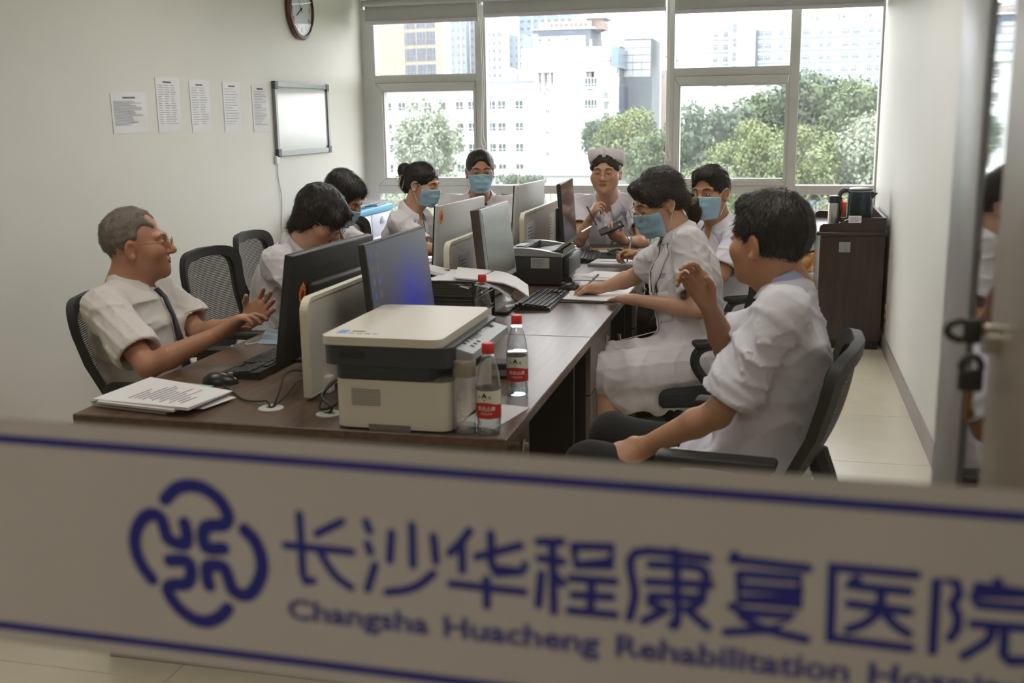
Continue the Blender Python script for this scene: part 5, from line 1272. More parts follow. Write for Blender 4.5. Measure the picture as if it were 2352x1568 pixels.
# ================================================================== figures: implicit surfaces polygonised into one continuous mesh
def axis_pts(lo, hi, coarse, fine, spans):
    xs = [lo]; 
    while xs[-1] < hi:
        x = xs[-1]
        xs.append(x + (fine if any(a - coarse < x < b for a, b in spans) else coarse))
    return np.array(xs, np.float32)

class SDF:
    def __init__(s, lo, hi, coarse=0.01, fine=0.005, spans=()):
        s.ax = [axis_pts(lo[i], hi[i], coarse, fine, [(a[i], b[i]) for a, b in spans]) for i in range(3)]
        s.d = np.full([len(a) for a in s.ax], 0.5, np.float32)
    def sub(s, lo, hi, m):
        sl = []
        for i in range(3):
            a = max(0, int(np.searchsorted(s.ax[i], lo[i] - m)) - 1); b = min(len(s.ax[i]), int(np.searchsorted(s.ax[i], hi[i] + m)) + 1)
            if b <= a: return None, None
            sl.append(slice(a, b))
        X, Y, Z = np.meshgrid(s.ax[0][sl[0]], s.ax[1][sl[1]], s.ax[2][sl[2]], indexing='ij', sparse=True)
        return tuple(sl), (X, Y, Z)
    def mix(s, sl, e, k, op):
        d = s.d[sl]
        if op == '+':
            h = np.clip(k - np.abs(d - e), 0, None) / k
            s.d[sl] = np.minimum(d, e) - h * h * k * 0.25
        elif op == '-':
            e = -e; h = np.clip(k - np.abs(d - e), 0, None) / k
            s.d[sl] = np.maximum(d, e) + h * h * k * 0.25
    def cone(s, a, b, ra, rb, k=0.02, op='+'):
        a = np.array(a, float); b = np.array(b, float); R = max(ra, rb)
        sl, G = s.sub(np.minimum(a, b) - R, np.maximum(a, b) + R, k + 0.03)
        if sl is None: return s
        ba = b - a; L2 = max(float(ba @ ba), 1e-9)
        px, py, pz = G[0] - a[0], G[1] - a[1], G[2] - a[2]
        t = np.clip((px * ba[0] + py * ba[1] + pz * ba[2]) / L2, 0, 1)
        e = np.sqrt((px - t * ba[0]) ** 2 + (py - t * ba[1]) ** 2 + (pz - t * ba[2]) ** 2) - (ra + (rb - ra) * t)
        s.mix(sl, e.astype(np.float32), k, op); return s
    def chain(s, pts, rs, k=0.02, op='+'):
        for i in range(len(pts) - 1): s.cone(pts[i], pts[i + 1], rs[i], rs[i + 1], k, op)
        return s
    def ell(s, c, r, R=None, k=0.02, op='+'):
        c = np.array(c, float); r = np.array(r, float); m = r.max()
        ext = np.full(3, m) if R is None else np.sqrt(((np.array(R) * r[None, :]) ** 2).sum(1))
        if R is None: ext = r
        sl, G = s.sub(c - ext, c + ext, k + 0.03)
        if sl is None: return s
        q = s.loc(G, c, R)
        k0 = np.sqrt((q[0] / r[0]) ** 2 + (q[1] / r[1]) ** 2 + (q[2] / r[2]) ** 2) + 1e-6
        k1 = np.sqrt((q[0] / r[0] ** 2) ** 2 + (q[1] / r[1] ** 2) ** 2 + (q[2] / r[2] ** 2) ** 2) + 1e-6
        s.mix(sl, (k0 * (k0 - 1) / k1).astype(np.float32), k, op); return s
    def box(s, c, h, R=None, r=0.01, k=0.01, op='+'):
        c = np.array(c, float); h = np.array(h, float)
        ext = np.full(3, np.linalg.norm(h) + r)
        sl, G = s.sub(c - ext, c + ext, k + 0.03)
        if sl is None: return s
        q = [np.abs(a) - (hh - r) for a, hh in zip(s.loc(G, c, R), h)]
        out = np.sqrt(sum(np.maximum(a, 0) ** 2 for a in q)); inn = np.minimum(np.maximum(np.maximum(q[0], q[1]), q[2]), 0)
        s.mix(sl, (out + inn - r).astype(np.float32), k, op); return s
    @staticmethod
    def loc(G, c, R):
        p = [G[i] - c[i] for i in range(3)]
        if R is None: return p
        R = np.array(R)
        return [p[0] * R[0, j] + p[1] * R[1, j] + p[2] * R[2, j] for j in range(3)]
    def cut(s, o, n, k=0.006):
        """Keep the side the normal points away from."""
        n = np.array(n, float); n /= np.linalg.norm(n)
        X, Y, Z = np.meshgrid(*s.ax, indexing='ij', sparse=True)
        e = -((X - o[0]) * n[0] + (Y - o[1]) * n[1] + (Z - o[2]) * n[2]).astype(np.float32)
        s.mix((slice(None),) * 3, e, k, '-'); return s
    def ripple(s, amp, freq, seed=0, aniso=None, where=None, ridged=False):
        r = np.random.RandomState(seed)
        X, Y, Z = np.meshgrid(*s.ax, indexing='ij', sparse=True)
        near = np.abs(s.d) < 0.03
        idx = np.nonzero(near)
        P = np.stack([s.ax[i][idx[i]] for i in range(3)], 1)
        Q = P if aniso is None else P @ np.array(aniso)
        n = np.zeros(len(P), np.float32)
        for i in range(6):
            kv = r.normal(size=3) * freq * (0.55 + 0.2 * i); kw = r.normal(size=3) * freq * .45
            ph = Q @ kv * .5 + r.rand() * 6 + 1.3 * np.sin(Q @ kw + r.rand() * 6)
            if ridged: n -= ((1 - np.abs(np.sin(ph))) ** 3 - .25) * (.5 + .5 * np.sin(Q @ (kw * .7) + r.rand() * 6)) * 2 / (1 + .2 * i)
            else: n += np.sin(ph * 2) / (1 + .35 * i)
        w = 1.0 if where is None else where(P)
        s.d[idx] += (amp * .5 * n * w).astype(np.float32)
        return s
    def sample(s, P):
        P = np.atleast_2d(np.array(P, float)); out = np.zeros(len(P)); I = []; T = []
        for i in range(3):
            j = np.clip(np.searchsorted(s.ax[i], P[:, i]) - 1, 0, len(s.ax[i]) - 2)
            t = np.clip((P[:, i] - s.ax[i][j]) / (s.ax[i][j + 1] - s.ax[i][j]), 0, 1)
            I.append(j); T.append(t)
        for a in (0, 1):
            for b in (0, 1):
                for c in (0, 1):
                    w = (T[0] if a else 1 - T[0]) * (T[1] if b else 1 - T[1]) * (T[2] if c else 1 - T[2])
                    out += w * s.d[I[0] + a, I[1] + b, I[2] + c]
        return out
    def hit(s, o, d, maxd=0.6, off=0.0):
        """First surface point along a ray, moved off outward; falls back to the nearest approach."""
        o = np.array(o, float); d = np.array(d, float); d /= np.linalg.norm(d)
        ts = np.arange(0, maxd, 0.003); v = s.sample(o + ts[:, None] * d)
        i = np.nonzero(v < 0)[0]
        t = ts[i[0]] if len(i) else ts[int(np.argmin(v))]
        if len(i) and i[0] > 0:
            a, b = v[i[0] - 1], v[i[0]]; t = ts[i[0] - 1] + 0.003 * a / (a - b)
        return o + d * (t - off)
    def mesh(s, name, m, origin, attr=None):
        d = s.d; ins = d < 0
        c = [slice(0, -1), slice(1, None)]
        cnt = sum(ins[c[a], c[b], c[e]].astype(np.int8) for a in (0, 1) for b in (0, 1) for e in (0, 1))
        act = (cnt > 0) & (cnt < 8)
        I = np.stack(np.nonzero(act), 1)
        vid = np.full(act.shape, -1, np.int64); vid[act] = np.arange(len(I))
        cor = np.array([(a, b, e) for a in (0, 1) for b in (0, 1) for e in (0, 1)])
        val = np.stack([d[I[:, 0] + k[0], I[:, 1] + k[1], I[:, 2] + k[2]] for k in cor], 1)
        acc = np.zeros((len(I), 3)); n = np.zeros(len(I))
        for i in range(8):
            for j in range(i + 1, 8):
                if abs(cor[i] - cor[j]).sum() != 1: continue
                x = (val[:, i] < 0) != (val[:, j] < 0)
                t = np.where(x, val[:, i] / (val[:, i] - val[:, j] + 1e-12), 0)
                acc += np.where(x[:, None], cor[i] + (cor[j] - cor[i]) * t[:, None], 0); n += x
        fr = acc / n[:, None]
        P = np.stack([s.ax[i][I[:, i]] + fr[:, i] * (s.ax[i][I[:, i] + 1] - s.ax[i][I[:, i]]) for i in range(3)], 1)
        quads = []
        for axn in range(3):
            sl0 = [slice(1, -1)] * 3; sl1 = [slice(1, -1)] * 3
            sl0[axn] = slice(0, -1); sl1[axn] = slice(1, None)
            A = ins[tuple(sl0)]; B = ins[tuple(sl1)]
            e = np.stack(np.nonzero(A != B), 1)
            flip = A[tuple(e.T)]
            off = np.ones(3, int); off[axn] = 0
            e = e + off
            u, v = [(1, 2), (2, 0), (0, 1)][axn]
            def g(du, dv):
                q = e.copy(); q[:, u] -= du; q[:, v] -= dv
                return vid[q[:, 0], q[:, 1], q[:, 2]]
            q = np.stack([g(1, 1), g(0, 1), g(0, 0), g(1, 0)], 1)
            q[~flip] = q[~flip][:, ::-1]
            quads.append(q)
        Q = np.concatenate(quads); Q = Q[(Q >= 0).all(1)]
        me = bpy.data.meshes.new(name)
        me.vertices.add(len(P)); me.vertices.foreach_set('co', (P - np.array(origin)).astype(np.float32).ravel())
        me.loops.add(4 * len(Q)); me.loops.foreach_set('vertex_index', Q.astype(np.int32).ravel())
        me.polygons.add(len(Q)); me.polygons.foreach_set('loop_start', np.arange(0, 4 * len(Q), 4, dtype=np.int32)); me.polygons.foreach_set('loop_total', np.full(len(Q), 4, np.int32))
        me.update(calc_edges=True); me.validate()
        me.shade_smooth()
        me.materials.append(m)
        if attr is not None:
            at = me.color_attributes.new('tint', 'FLOAT_COLOR', 'POINT')
            at.data.foreach_set('color', attr(P).astype(np.float32).ravel())
        return me

def rotm(f, pitch=0.0, roll=0.0):
    """Columns: right, forward, up of a head or torso facing f (horizontal), pitched down by pitch, rolled to its right by roll."""
    f = np.array([f[0], f[1], 0.0]); f /= np.linalg.norm(f)
    z = np.array([0, 0, 1.0]); r = np.cross(f, z)
    cp, sp = math.cos(pitch), math.sin(pitch)
    f2 = f * cp - z * sp; u2 = f * sp + z * cp
    cr, sr = math.cos(roll), math.sin(roll)
    r3 = r * cr - u2 * sr; u3 = r * sr + u2 * cr
    return np.stack([r3, f2, u3], 1)

def skin_mat(name, c):
    m = bpy.data.materials.new(name); m.use_nodes = True
    N = m.node_tree.nodes; L = m.node_tree.links; b = N['Principled BSDF']
    tc = N.new('ShaderNodeTexCoord'); nz = N.new('ShaderNodeTexNoise'); nz.inputs['Scale'].default_value = 25; nz.inputs['Detail'].default_value = 4
    L.new(tc.outputs['Object'], nz.inputs['Vector'])
    mx = N.new('ShaderNodeMix'); mx.data_type = 'RGBA'
    mx.inputs[6].default_value = (*c, 1); mx.inputs[7].default_value = (c[0] * .88, c[1] * .78, c[2] * .74, 1)
    L.new(nz.outputs['Fac'], mx.inputs[0])
    at = N.new('ShaderNodeAttribute'); at.attribute_name = 'tint'
    mu = N.new('ShaderNodeMix'); mu.data_type = 'RGBA'; mu.blend_type = 'MULTIPLY'; mu.inputs[0].default_value = 1
    L.new(mx.outputs[2], mu.inputs[6]); L.new(at.outputs['Color'], mu.inputs[7])
    L.new(mu.outputs[2], b.inputs['Base Color'])
    b.inputs['Roughness'].default_value = 0.48
    b.inputs['Specular IOR Level'].default_value = 0.4
    bp = N.new('ShaderNodeBump'); bp.inputs['Strength'].default_value = .15; bp.inputs['Distance'].default_value = .004
    n2 = N.new('ShaderNodeTexNoise'); n2.inputs['Scale'].default_value = 180
    L.new(tc.outputs['Object'], n2.inputs['Vector']); L.new(n2.outputs['Fac'], bp.inputs['Height']); L.new(bp.outputs['Normal'], b.inputs['Normal'])
    return m
def hair_mat(name, c, rough=.42):
    return mat(name, c, rough, vary=.25, vscale=30, bump=.5, bscale=130, stretch=(1, .25, .35), spec=.45)
def cloth_mat(name, c, vary=.03):
    return mat(name, c, .85, vary=vary, vscale=5, bump=.12, bscale=40, spec=.2, sheen=.1)
SKIN = {'tan': skin_mat('skin_tan', srgb(184, 138, 108)), 'light': skin_mat('skin_light', srgb(200, 158, 132)), 'ruddy': skin_mat('skin_ruddy', srgb(186, 138, 112))}
M_hair = hair_mat('black_hair', srgb(30, 27, 27)); M_hairb = hair_mat('dark_brown_hair', srgb(42, 33, 29)); M_hairg = hair_mat('grey_hair', srgb(126, 113, 104), .7)
M_coat = cloth_mat('white_coat_cloth', srgb(222, 217, 221)); M_coat2 = cloth_mat('white_coat_cloth_cool', srgb(220, 218, 228))
M_shirt = cloth_mat('white_shirt_cloth', srgb(218, 211, 207)); M_blue = cloth_mat('pale_blue_shirt_cloth', srgb(172, 180, 216))
M_trou = cloth_mat('black_trouser_cloth', srgb(36, 36, 38), .1); M_navy = cloth_mat('dark_blouse_cloth', srgb(46, 44, 52), .1)
M_mask = mat('surgical_mask_blue', srgb(158, 196, 216), .8, vary=.05, vscale=30, bump=.08, bscale=120)
M_loop = mat('mask_loop_white', srgb(230, 235, 238), .8)
M_eyew = mat('eye_white', srgb(205, 198, 192), .3); M_iris = mat('iris_dark', srgb(28, 20, 16), .15); M_brow = hair_mat('eyebrow_hair', srgb(44, 36, 33), .7)
M_lip = mat('lips', srgb(168, 98, 88), .45, vary=.06); M_gold = mat('gold_wire', srgb(196, 160, 108), .3, metal=.8); M_wire = mat('silver_wire', srgb(150, 150, 150), .3, metal=.8)
M_lens = pane_mat('spectacle_lens', (.96, .97, .97), reflect=.7)
M_button = mat('white_button', srgb(226, 222, 216), .4)

class Person:
    def __init__(s, label, pelvis, neck, head, f, hf, hpitch=0, hroll=0, female=False, skin='tan', bulk=1.0, coarse=.010, fine=.0046, hs=1.0, group='seated staff'):
        s.pelvis = np.array(pelvis, float); s.neck = np.array(neck, float); s.head = np.array(head, float)
        s.root = thing('person', label, 'person', (pelvis[0], pelvis[1], 0), 0, group)
        s.O = (pelvis[0], pelvis[1], 0)
        f = np.array([f[0], f[1], 0.]); f /= np.linalg.norm(f); s.f = f
        s.r = np.cross(f, [0, 0, 1.])
        ax = s.neck - s.pelvis; s.tl = np.linalg.norm(ax); s.ax = ax / s.tl
        s.tf = np.cross(s.ax, s.r); s.tf /= np.linalg.norm(s.tf)          # torso forward, square to its axis
        s.tr = np.cross(s.tf, s.ax)
        s.T = np.stack([s.tr, s.tf, s.ax], 1)
        s.H = rotm(hf, hpitch, hroll); s.hs = hs
        s.fem = female; s.b = bulk; s.skin = skin; s.coarse = coarse; s.fine = fine
        sw = (.172 if female else .192) * bulk ** .5
        s.sh = {+1: s.neck + s.tr * sw - s.ax * .045, -1: s.neck - s.tr * sw - s.ax * .045}
        s.hip = {+1: s.pelvis + s.r * .09, -1: s.pelvis - s.r * .09}
        s.chub = 1.0; s.cloth_res = .0068; s.drape_side = 0; s.el = {}; s.wr = {}; s.kn = {}; s.an = {}; s.hd = {}
        s.legs()
    def hp(s, x, y, z): return s.head + s.H @ (np.array([x, y, z]) * s.hs)
    def tp(s, u, w, v): return s.pelvis + s.tr * u + s.tf * w + s.ax * v
    def legs(s, reach=.44, spread=.02, foot=.05, knee_drop=0.0):
        for k in (1, -1):
            s.kn[k] = s.hip[k] + s.f * reach + s.r * k * spread + np.array([0, 0, .03 - knee_drop])
            s.an[k] = np.array([s.kn[k][0], s.kn[k][1], .09]) - s.f * foot
        return s
    def arm(s, side, el, wr, d=None, n=None, curl=(.5, .6, .4), spread=.15, thumb=.6, fist=None):
        s.el[side] = np.array(el, float); s.wr[side] = np.array(wr, float)
        if d is None: d = s.wr[side] - s.el[side]
        d = np.array(d, float); d /= np.linalg.norm(d); n = np.array(n if n is not None else (0, 0, -1), float); n = n - d * (n @ d); n /= np.linalg.norm(n)
        s.hd[side] = (d, n, curl, spread, thumb)
        return s
    # -------------------------------------------------------------- hand
    def hand(s, S, side):
        w = s.wr[side]; d, n, curl, spread, thumb = s.hd[side]
        t = np.cross(d, n) * side
        sc = .93 if s.fem else 1.0
        tips = []
        for i, (o, L) in enumerate(((.030, .072), (.010, .079), (-.010, .073), (-.029, .058))):
            kn = w + d * (.098 - .008 * abs(i - 1)) * sc + t * o * sc
            S.cone(w + t * o * .45 + d * .008, kn, .016, .0125, .014)
            S.cone(w + t * o * .45 + d * .03, kn - d * .01, .015, .012, .014)
            c = curl[i] if isinstance(curl[0], (tuple, list)) else curl
            a = 0.; p = kn; dd = d + t * (1.5 - i) * spread * .35; dd /= np.linalg.norm(dd)
            rr = .0092
            for j, fr in enumerate((.45, .31, .24)):
                a += c[j]
                v = dd * math.cos(a) + n * math.sin(a)
                q = p + v * L * fr * sc
                S.cone(p, q, rr * sc, (rr - .0009) * sc, .004)
                p = q; rr -= .0009
            tips.append(p)
        b = w + d * .022 + t * .018
        S.cone(w + d * .01 + t * .006, b + d * .02 + t * .016, .018, .015, .014)
        v1 = d * .62 + t * .72 * thumb + n * .42; v1 /= np.linalg.norm(v1)
        v2 = d * .85 + t * .30 * thumb + n * .5; v2 /= np.linalg.norm(v2)
        p1 = b + d * .012 + t * .012 + v1 * .036; p2 = p1 + v2 * .03
        S.cone(b + d * .012 + t * .012, p1, .0135, .011, .008); S.cone(p1, p2, .0108, .0085, .004)
        # palm pad
        S.ell(w + d * .055, (.036, .045, .0155), np.stack([t, d, n], 1), .01)
        tips.append(p2)
        s.tips = getattr(s, 'tips', {}); s.tips[side] = tips
    # -------------------------------------------------------------- body: one surface from head to feet
    def body(s, bald=False):
        P = [s.pelvis, s.neck, s.head] + list(s.el.values()) + list(s.wr.values()) + list(s.kn.values()) + list(s.an.values())
        for k in s.hd: P.append(s.wr[k] + s.hd[k][0] * .2)
        P += [s.an[k] + s.f * .2 for k in (1, -1)] + [s.head + s.H[:, 2] * .06]
        lo = np.min(P, 0) - .17; hi = np.max(P, 0) + .17; lo[2] = max(lo[2], -.01)
        sp = [(s.head - .125, s.head + .125)]
        for k in s.hd:
            c = s.wr[k] + s.hd[k][0] * .08; sp.append((c - .10, c + .10))
        S = SDF(lo, hi, s.coarse, s.fine, sp)
        b = s.b; T = s.T; L = s.tl; fem = s.fem
        S.ell(s.tp(0, 0, .02), (.165 * b, .115 * b, .11), T, .04)
        S.ell(s.tp(0, .01, L * .34), (.138 * b, .10 * b, .16), T, .06)
        S.ell(s.tp(0, 0, L * .68), (.158 * b, .108 * b, .17), T, .06)
        if fem: S.ell(s.tp(.06, .075, L * .66), (.06, .045, .055), T, .04).ell(s.tp(-.06, .075, L * .66), (.06, .045, .055), T, .04)
        for k in (1, -1):
            S.cone(s.neck - s.ax * .03, s.sh[k], .05, .052, .04)
        s.headshape(S)
        for k in s.el:
            S.cone(s.sh[k], s.el[k], .050 * b ** .5 * (.92 if fem else 1), .038 * (.95 if fem else 1), .03)
            m = s.el[k] * .7 + s.wr[k] * .3
            S.cone(s.el[k], m, .039 * (.95 if fem else 1), .039 * (.95 if fem else 1), .015)
            S.cone(m, s.wr[k], .039 * (.95 if fem else 1), .025 * (.93 if fem else 1), .015)
            s.hand(S, k)
        for k in (1, -1):
            S.cone(s.hip[k], s.kn[k], .085 * b, .058, .04)
            S.chain([s.kn[k], s.kn[k] * .65 + s.an[k] * .35 - s.f * .012, s.an[k]], [.056, .052, .036], .02)
            S.cone(s.an[k] - s.f * .03 - np.array([0, 0, .045]), s.an[k] + s.f * .15 - np.array([0, 0, .055]), .04, .032, .03)
        s.S = S
        H = s.H; hc = s.head; hs = s.hs
        def tint(P):
            q = (P - hc) @ H / hs
            c = np.ones((len(P), 4))
            inhead = np.linalg.norm(q, axis=1) < .16
            def spot(x, y, z, r, col, sym=True):
                for sx in ((1, -1) if sym else (1,)):
                    w = np.exp(-(((q - np.array([x * sx, y, z])) / r) ** 2).sum(1)) * inhead
                    c[:, :3] *= 1 - w[:, None] * (1 - np.array(col))
            spot(.042, .075, -.03, np.array([.03, .04, .028]), (1.0, .86, .84))
            spot(0, .105, -.03, np.array([.018, .02, .016]), (1.0, .85, .82), False)
            spot(.078, -.005, -.005, np.array([.02, .03, .03]), (1.0, .84, .80))
            spot(.031, .085, .012, np.array([.02, .03, .012]), (.86, .78, .76))
            return c
        link('body', S.mesh('body', SKIN[s.skin], s.O, tint), s.root)
        return s
    def headshape(s, S):
        H = s.H; h = s.hs; hp = s.hp; fem = s.fem
        E = lambda c, r, k, op='+', R=None: S.ell(hp(*c), np.array(r) * h, H if R is None else R, k, op)
        E((0, -.014, .030), (.0755, .094, .088), .01)
        cb = s.chub
        E((0, .016, -.030), (.064 * cb, .076, .082), .03)
        E((0, .040, -.066), ((.047 if fem else .052) * cb ** 1.6, .050, .046), .03)
        E((0, .074, -.097), (.021, .018, .018), .03)
        for k in (1, -1):
            E((.042 * k * cb, .055, -.026), (.028, .030, .028 * cb), .025)
            S.cone(hp(.005 * k, .086, .022), hp(.045 * k, .070, .024), .010 * h, .010 * h, .014)      # brow
            E((.032 * k, .098, .004), (.019, .014, .012), .012, '-')                                 # socket
            E((.032 * k, .079, .003), (.015, .0125, .0105), .006)                                    # lids
            E((.0115 * k, .098, -.034), (.0085, .009, .0075), .006)                                  # nostril wing
            er = H @ np.array(rotm((k * .28, 1))) if k else None
            Re = H @ rotm((-.35 * k, 1), 0, .12 * k)
            E((.077 * k, -.012, -.008), (.0085, .019, .032), .006, '+', Re)
            E((.087 * k, -.008, -.006), (.006, .011, .019), .006, '-', Re)
            E((.080 * k, -.006, -.034), (.006, .009, .010), .006)
        S.chain([hp(0, .086, .020), hp(0, .099, -.008), hp(0, .110, -.028)], [.0075 * h, .0090 * h, .0135 * h], .012)
        E((0, .086, -.060), (.024, .013, .0095), .008)                                              # mouth mound
        S.cone(hp(-.022, .086, -.0615), hp(.022, .086, -.0615), .0022, .0022, .004) if False else None
        E((0, .099, -.0605), (.024, .009, .0016), .004, '-')
        nr = (.050 if fem else .058) * (s.b ** .6) * s.chub
        S.cone(hp(0, -.022, -.055), s.neck + s.tf * -.005, nr, nr * 1.08, .03)
        S.cone(hp(0, .03, -.08), s.neck + s.tf * .02 - s.ax * .01, nr * .6, nr * .8, .03)
    # -------------------------------------------------------------- garments
    def coat(s, m, name='coat', inflate=.014, sleeve=.82, hem=.42, vneck=.20, vwide=.07, skirt=True, flare=.016, seed=1, ripple=.0045, long_sleeve=False, skirt_drop=.0, puff=0.0):
        P = [s.pelvis, s.neck] + list(s.sh.values()) + list(s.el.values()) + ([s.kn[1], s.kn[-1]] if skirt else [])
        lo = np.min(P, 0) - .24; hi = np.max(P, 0) + .24
        g = s.cloth_res
        D = SDF(lo, hi, g, g); C = SDF(lo, hi, g, g)
        b = s.b; T = s.T; L = s.tl; i = inflate
        # sleeves first: flared tubes, folded along the arm, cut square, hollow round the arm
        for k in s.el:
            a = s.sh[k]; e = s.el[k]; u = e - a; un = u / np.linalg.norm(u)
            r0 = .054 * b ** .5 + i; r1 = .047 + i + flare
            D.cone(a, a + u * (sleeve + .1), r0, r1, .03)
        D.ripple(ripple * 2.6, 34, seed, None, None, True)
        for k in s.el:
            a = s.sh[k]; e = s.el[k]; u = e - a; un = u / np.linalg.norm(u)
            end = a + u * sleeve; r1 = .047 + i + flare
            v = np.cross(un, [0.31, .2, .93]); v /= np.linalg.norm(v); w = np.cross(un, v)
            D.box(end + un * .15, (.13, .13, .15), np.stack([v, w, un], 1), .002, .004, '-')
            D.cone(end - un * .05, end + un * .03, r1 * .62, r1 - .010, .006, '-')
        C.ell(s.tp(0, 0, .02), (.168 * b + i, .118 * b + i, .13 + i), T, .05)
        C.ell(s.tp(0, .005, L * .34), (.150 * b + i, .110 * b + i, .19), T, .09)
        C.ell(s.tp(0, -.005, L * .68), (.162 * b + i, .112 * b + i, .175), T, .08)
        if s.fem: C.ell(s.tp(.058, .066, L * .66), (.06 + i, .044 + i, .06), T, .05).ell(s.tp(-.058, .066, L * .66), (.06 + i, .044 + i, .06), T, .05)
        for k in (1, -1):
            C.cone(s.neck - s.ax * .022 - s.tf * .008, s.sh[k], .042 + i * .6, .054 + i, .06)
        if skirt:
            for k in (1, -1):
                kk = s.hip[k] + (s.kn[k] - s.hip[k]) * hem
                C.cone(s.hip[k], kk, .095 * b + i, .072 * b + i, .05)
            if skirt_drop:
                side = s.drape_side
                for sd in ((1, -1) if side == 0 else (side,)):
                    h0 = s.hip[sd]; k0 = s.kn[sd]; dn = np.array([0, 0, -1.])
                    for q in (0.15, .45, .75):
                        pt = h0 + (k0 - h0) * hem * q + s.r * sd * .045
                        C.cone(pt, pt + dn * skirt_drop * (1.15 - .5 * abs(q - .5)) , .05, .028, .05)
                    C.cone(h0 + (k0 - h0) * hem * .1 + s.r * sd * .05 + dn * skirt_drop, h0 + (k0 - h0) * hem * .85 + s.r * sd * .05 + dn * skirt_drop * .8, .026, .026, .05)
        C.ripple(ripple * 2.4, 26, seed + 3, None, None, True)
        h = np.clip(.035 - np.abs(C.d - D.d), 0, None) / .035
        C.d = np.minimum(C.d, D.d) - h * h * .035 * .25
        nb = s.neck
        C.cone(nb - s.ax * .03 + s.tf * .010, nb + s.ax * .25 + s.tf * .05, .060 * b ** .4, .075, .006, '-')
        if vneck:
            for q in np.linspace(0, 1, 11):
                w = vwide * (1 - q) + .003
                C.ell(nb - s.ax * (.0 + vneck * q) + s.tf * (.14 + .01 * q), (w, .085, .022), T, .004, '-')
        s.C = C
        ob = link(name, C.mesh(name, m, s.O), s.root)
        s.Cob = ob
        return s
    def inner(s, m, name='shirt', inflate=.004):
        lo = np.minimum(s.pelvis, s.neck) - .25; hi = np.maximum(s.pelvis, s.neck) + .25
        C = SDF(lo, hi, .009, .009); b = s.b; T = s.T; L = s.tl; i = inflate
        C.ell(s.tp(0, .01, L * .34), (.140 * b + i, .102 * b + i, .17), T, .06)
        C.ell(s.tp(0, 0, L * .68), (.150 * b + i, .108 * b + i, .165), T, .06)
        if s.fem: C.ell(s.tp(.058, .070, L * .66), (.058, .044, .055), T, .04).ell(s.tp(-.058, .070, L * .66), (.058, .044, .055), T, .04)
        for k in (1, -1): C.cone(s.neck - s.ax * .03, s.neck * .65 + s.sh[k] * .35 - s.ax * .02, .038, .034, .03)
        C.cone(s.neck - s.ax * .02 + s.tf * .02, s.neck + s.ax * .2 + s.tf * .07, .058 * b ** .4, .064, .006, '-')
        s.I = C
        link(name, C.mesh(name, m, s.O), s.root); return s
    def trousers(s, m, upto=1.0, name='trousers'):
        P = [s.pelvis] + list(s.kn.values()) + list(s.an.values())
        C = SDF(np.min(P, 0) - .2, np.max(P, 0) + .2, .011, .011); b = s.b
        C.ell(s.tp(0, 0, .02), (.172 * b, .122 * b, .12), s.T, .05)
        for k in (1, -1):
            C.cone(s.hip[k], s.kn[k], .095 * b, .072, .05)
            C.cone(s.kn[k], s.an[k] - np.array([0, 0, .02]), .072, .06, .03)
        C.ripple(.004, 22, 3)
        for k in (1, -1): C.cut(np.array([0, 0, .055]), (0, 0, -1), .004) if k == 1 else None
        link(name, C.mesh(name, m, s.O), s.root); 
        S2 = SDF(np.min(list(s.an.values()), 0) - .22, np.max(list(s.an.values()), 0) + .25, .010, .010)
        for k in (1, -1):
            S2 = SDF(s.an[k] - np.array([.24, .24, .1]), s.an[k] + np.array([.24, .24, .08]), .009, .009)
            S2.cone(s.an[k] - s.f * .035 - np.array([0, 0, .043]), s.an[k] + s.f * .16 - np.array([0, 0, .05]), .045, .038, .03); S2.cut(np.array([0, 0, .003]), (0, 0, -1), .004)
            link('shoe', S2.mesh('shoe', M_black, s.O), s.root)
        return s
    # -------------------------------------------------------------- flat pieces laid on a surface
    def patch(s, name, A, B, m, field, d=None, n=10, w=4, off=.004, parent=None, thick=.0025, follow=True):
        """Ruled cloth piece between two torso-local polylines (u right, v up from the pelvis), laid on the field from the front."""
        d = -s.tf if d is None else d
        A = bezier([(a[0], 0, a[1]) for a in A], n) if len(A) > 2 else [V((A[0][0] + (A[1][0] - A[0][0]) * k / n, 0, A[0][1] + (A[1][1] - A[0][1]) * k / n)) for k in range(n + 1)]
        B = bezier([(a[0], 0, a[1]) for a in B], n) if len(B) > 2 else [V((B[0][0] + (B[1][0] - B[0][0]) * k / n, 0, B[0][1] + (B[1][1] - B[0][1]) * k / n)) for k in range(n + 1)]
        if len(A) != len(B):
            q = min(len(A), len(B)); A = [A[int(round(k * (len(A) - 1) / (q - 1)))] for k in range(q)]; B = [B[int(round(k * (len(B) - 1) / (q - 1)))] for k in range(q)]
        rows = []
        for j in range(w + 1):
            t = j / w; row = []
            for a, b in zip(A, B):
                c = a.lerp(b, t)
                p = field.hit(s.tp(c.x, .33, c.z), d, .5, off + .002 * math.sin(PI * t))
                row.append(p)
            rows.append(np.array(row))
        return s.sheet(name, rows, m, parent, thick, d)
    def sheet(s, name, rows, m, parent=None, thick=.0025, d=None):
        mb = MB(); R = len(rows); N = len(rows[0])
        vs = [tuple(p - np.array(s.O)) for r in rows for p in r]
        fs = [(j * N + i, j * N + i + 1, (j + 1) * N + i + 1, (j + 1) * N + i) for j in range(R - 1) for i in range(N - 1)]
        mb.add(vs, fs)
        o = mb.build(name, m, parent or s.root, True, angle=60)
        md = o.modifiers.new('thickness', 'SOLIDIFY'); md.thickness = thick; md.offset = 0
        return o
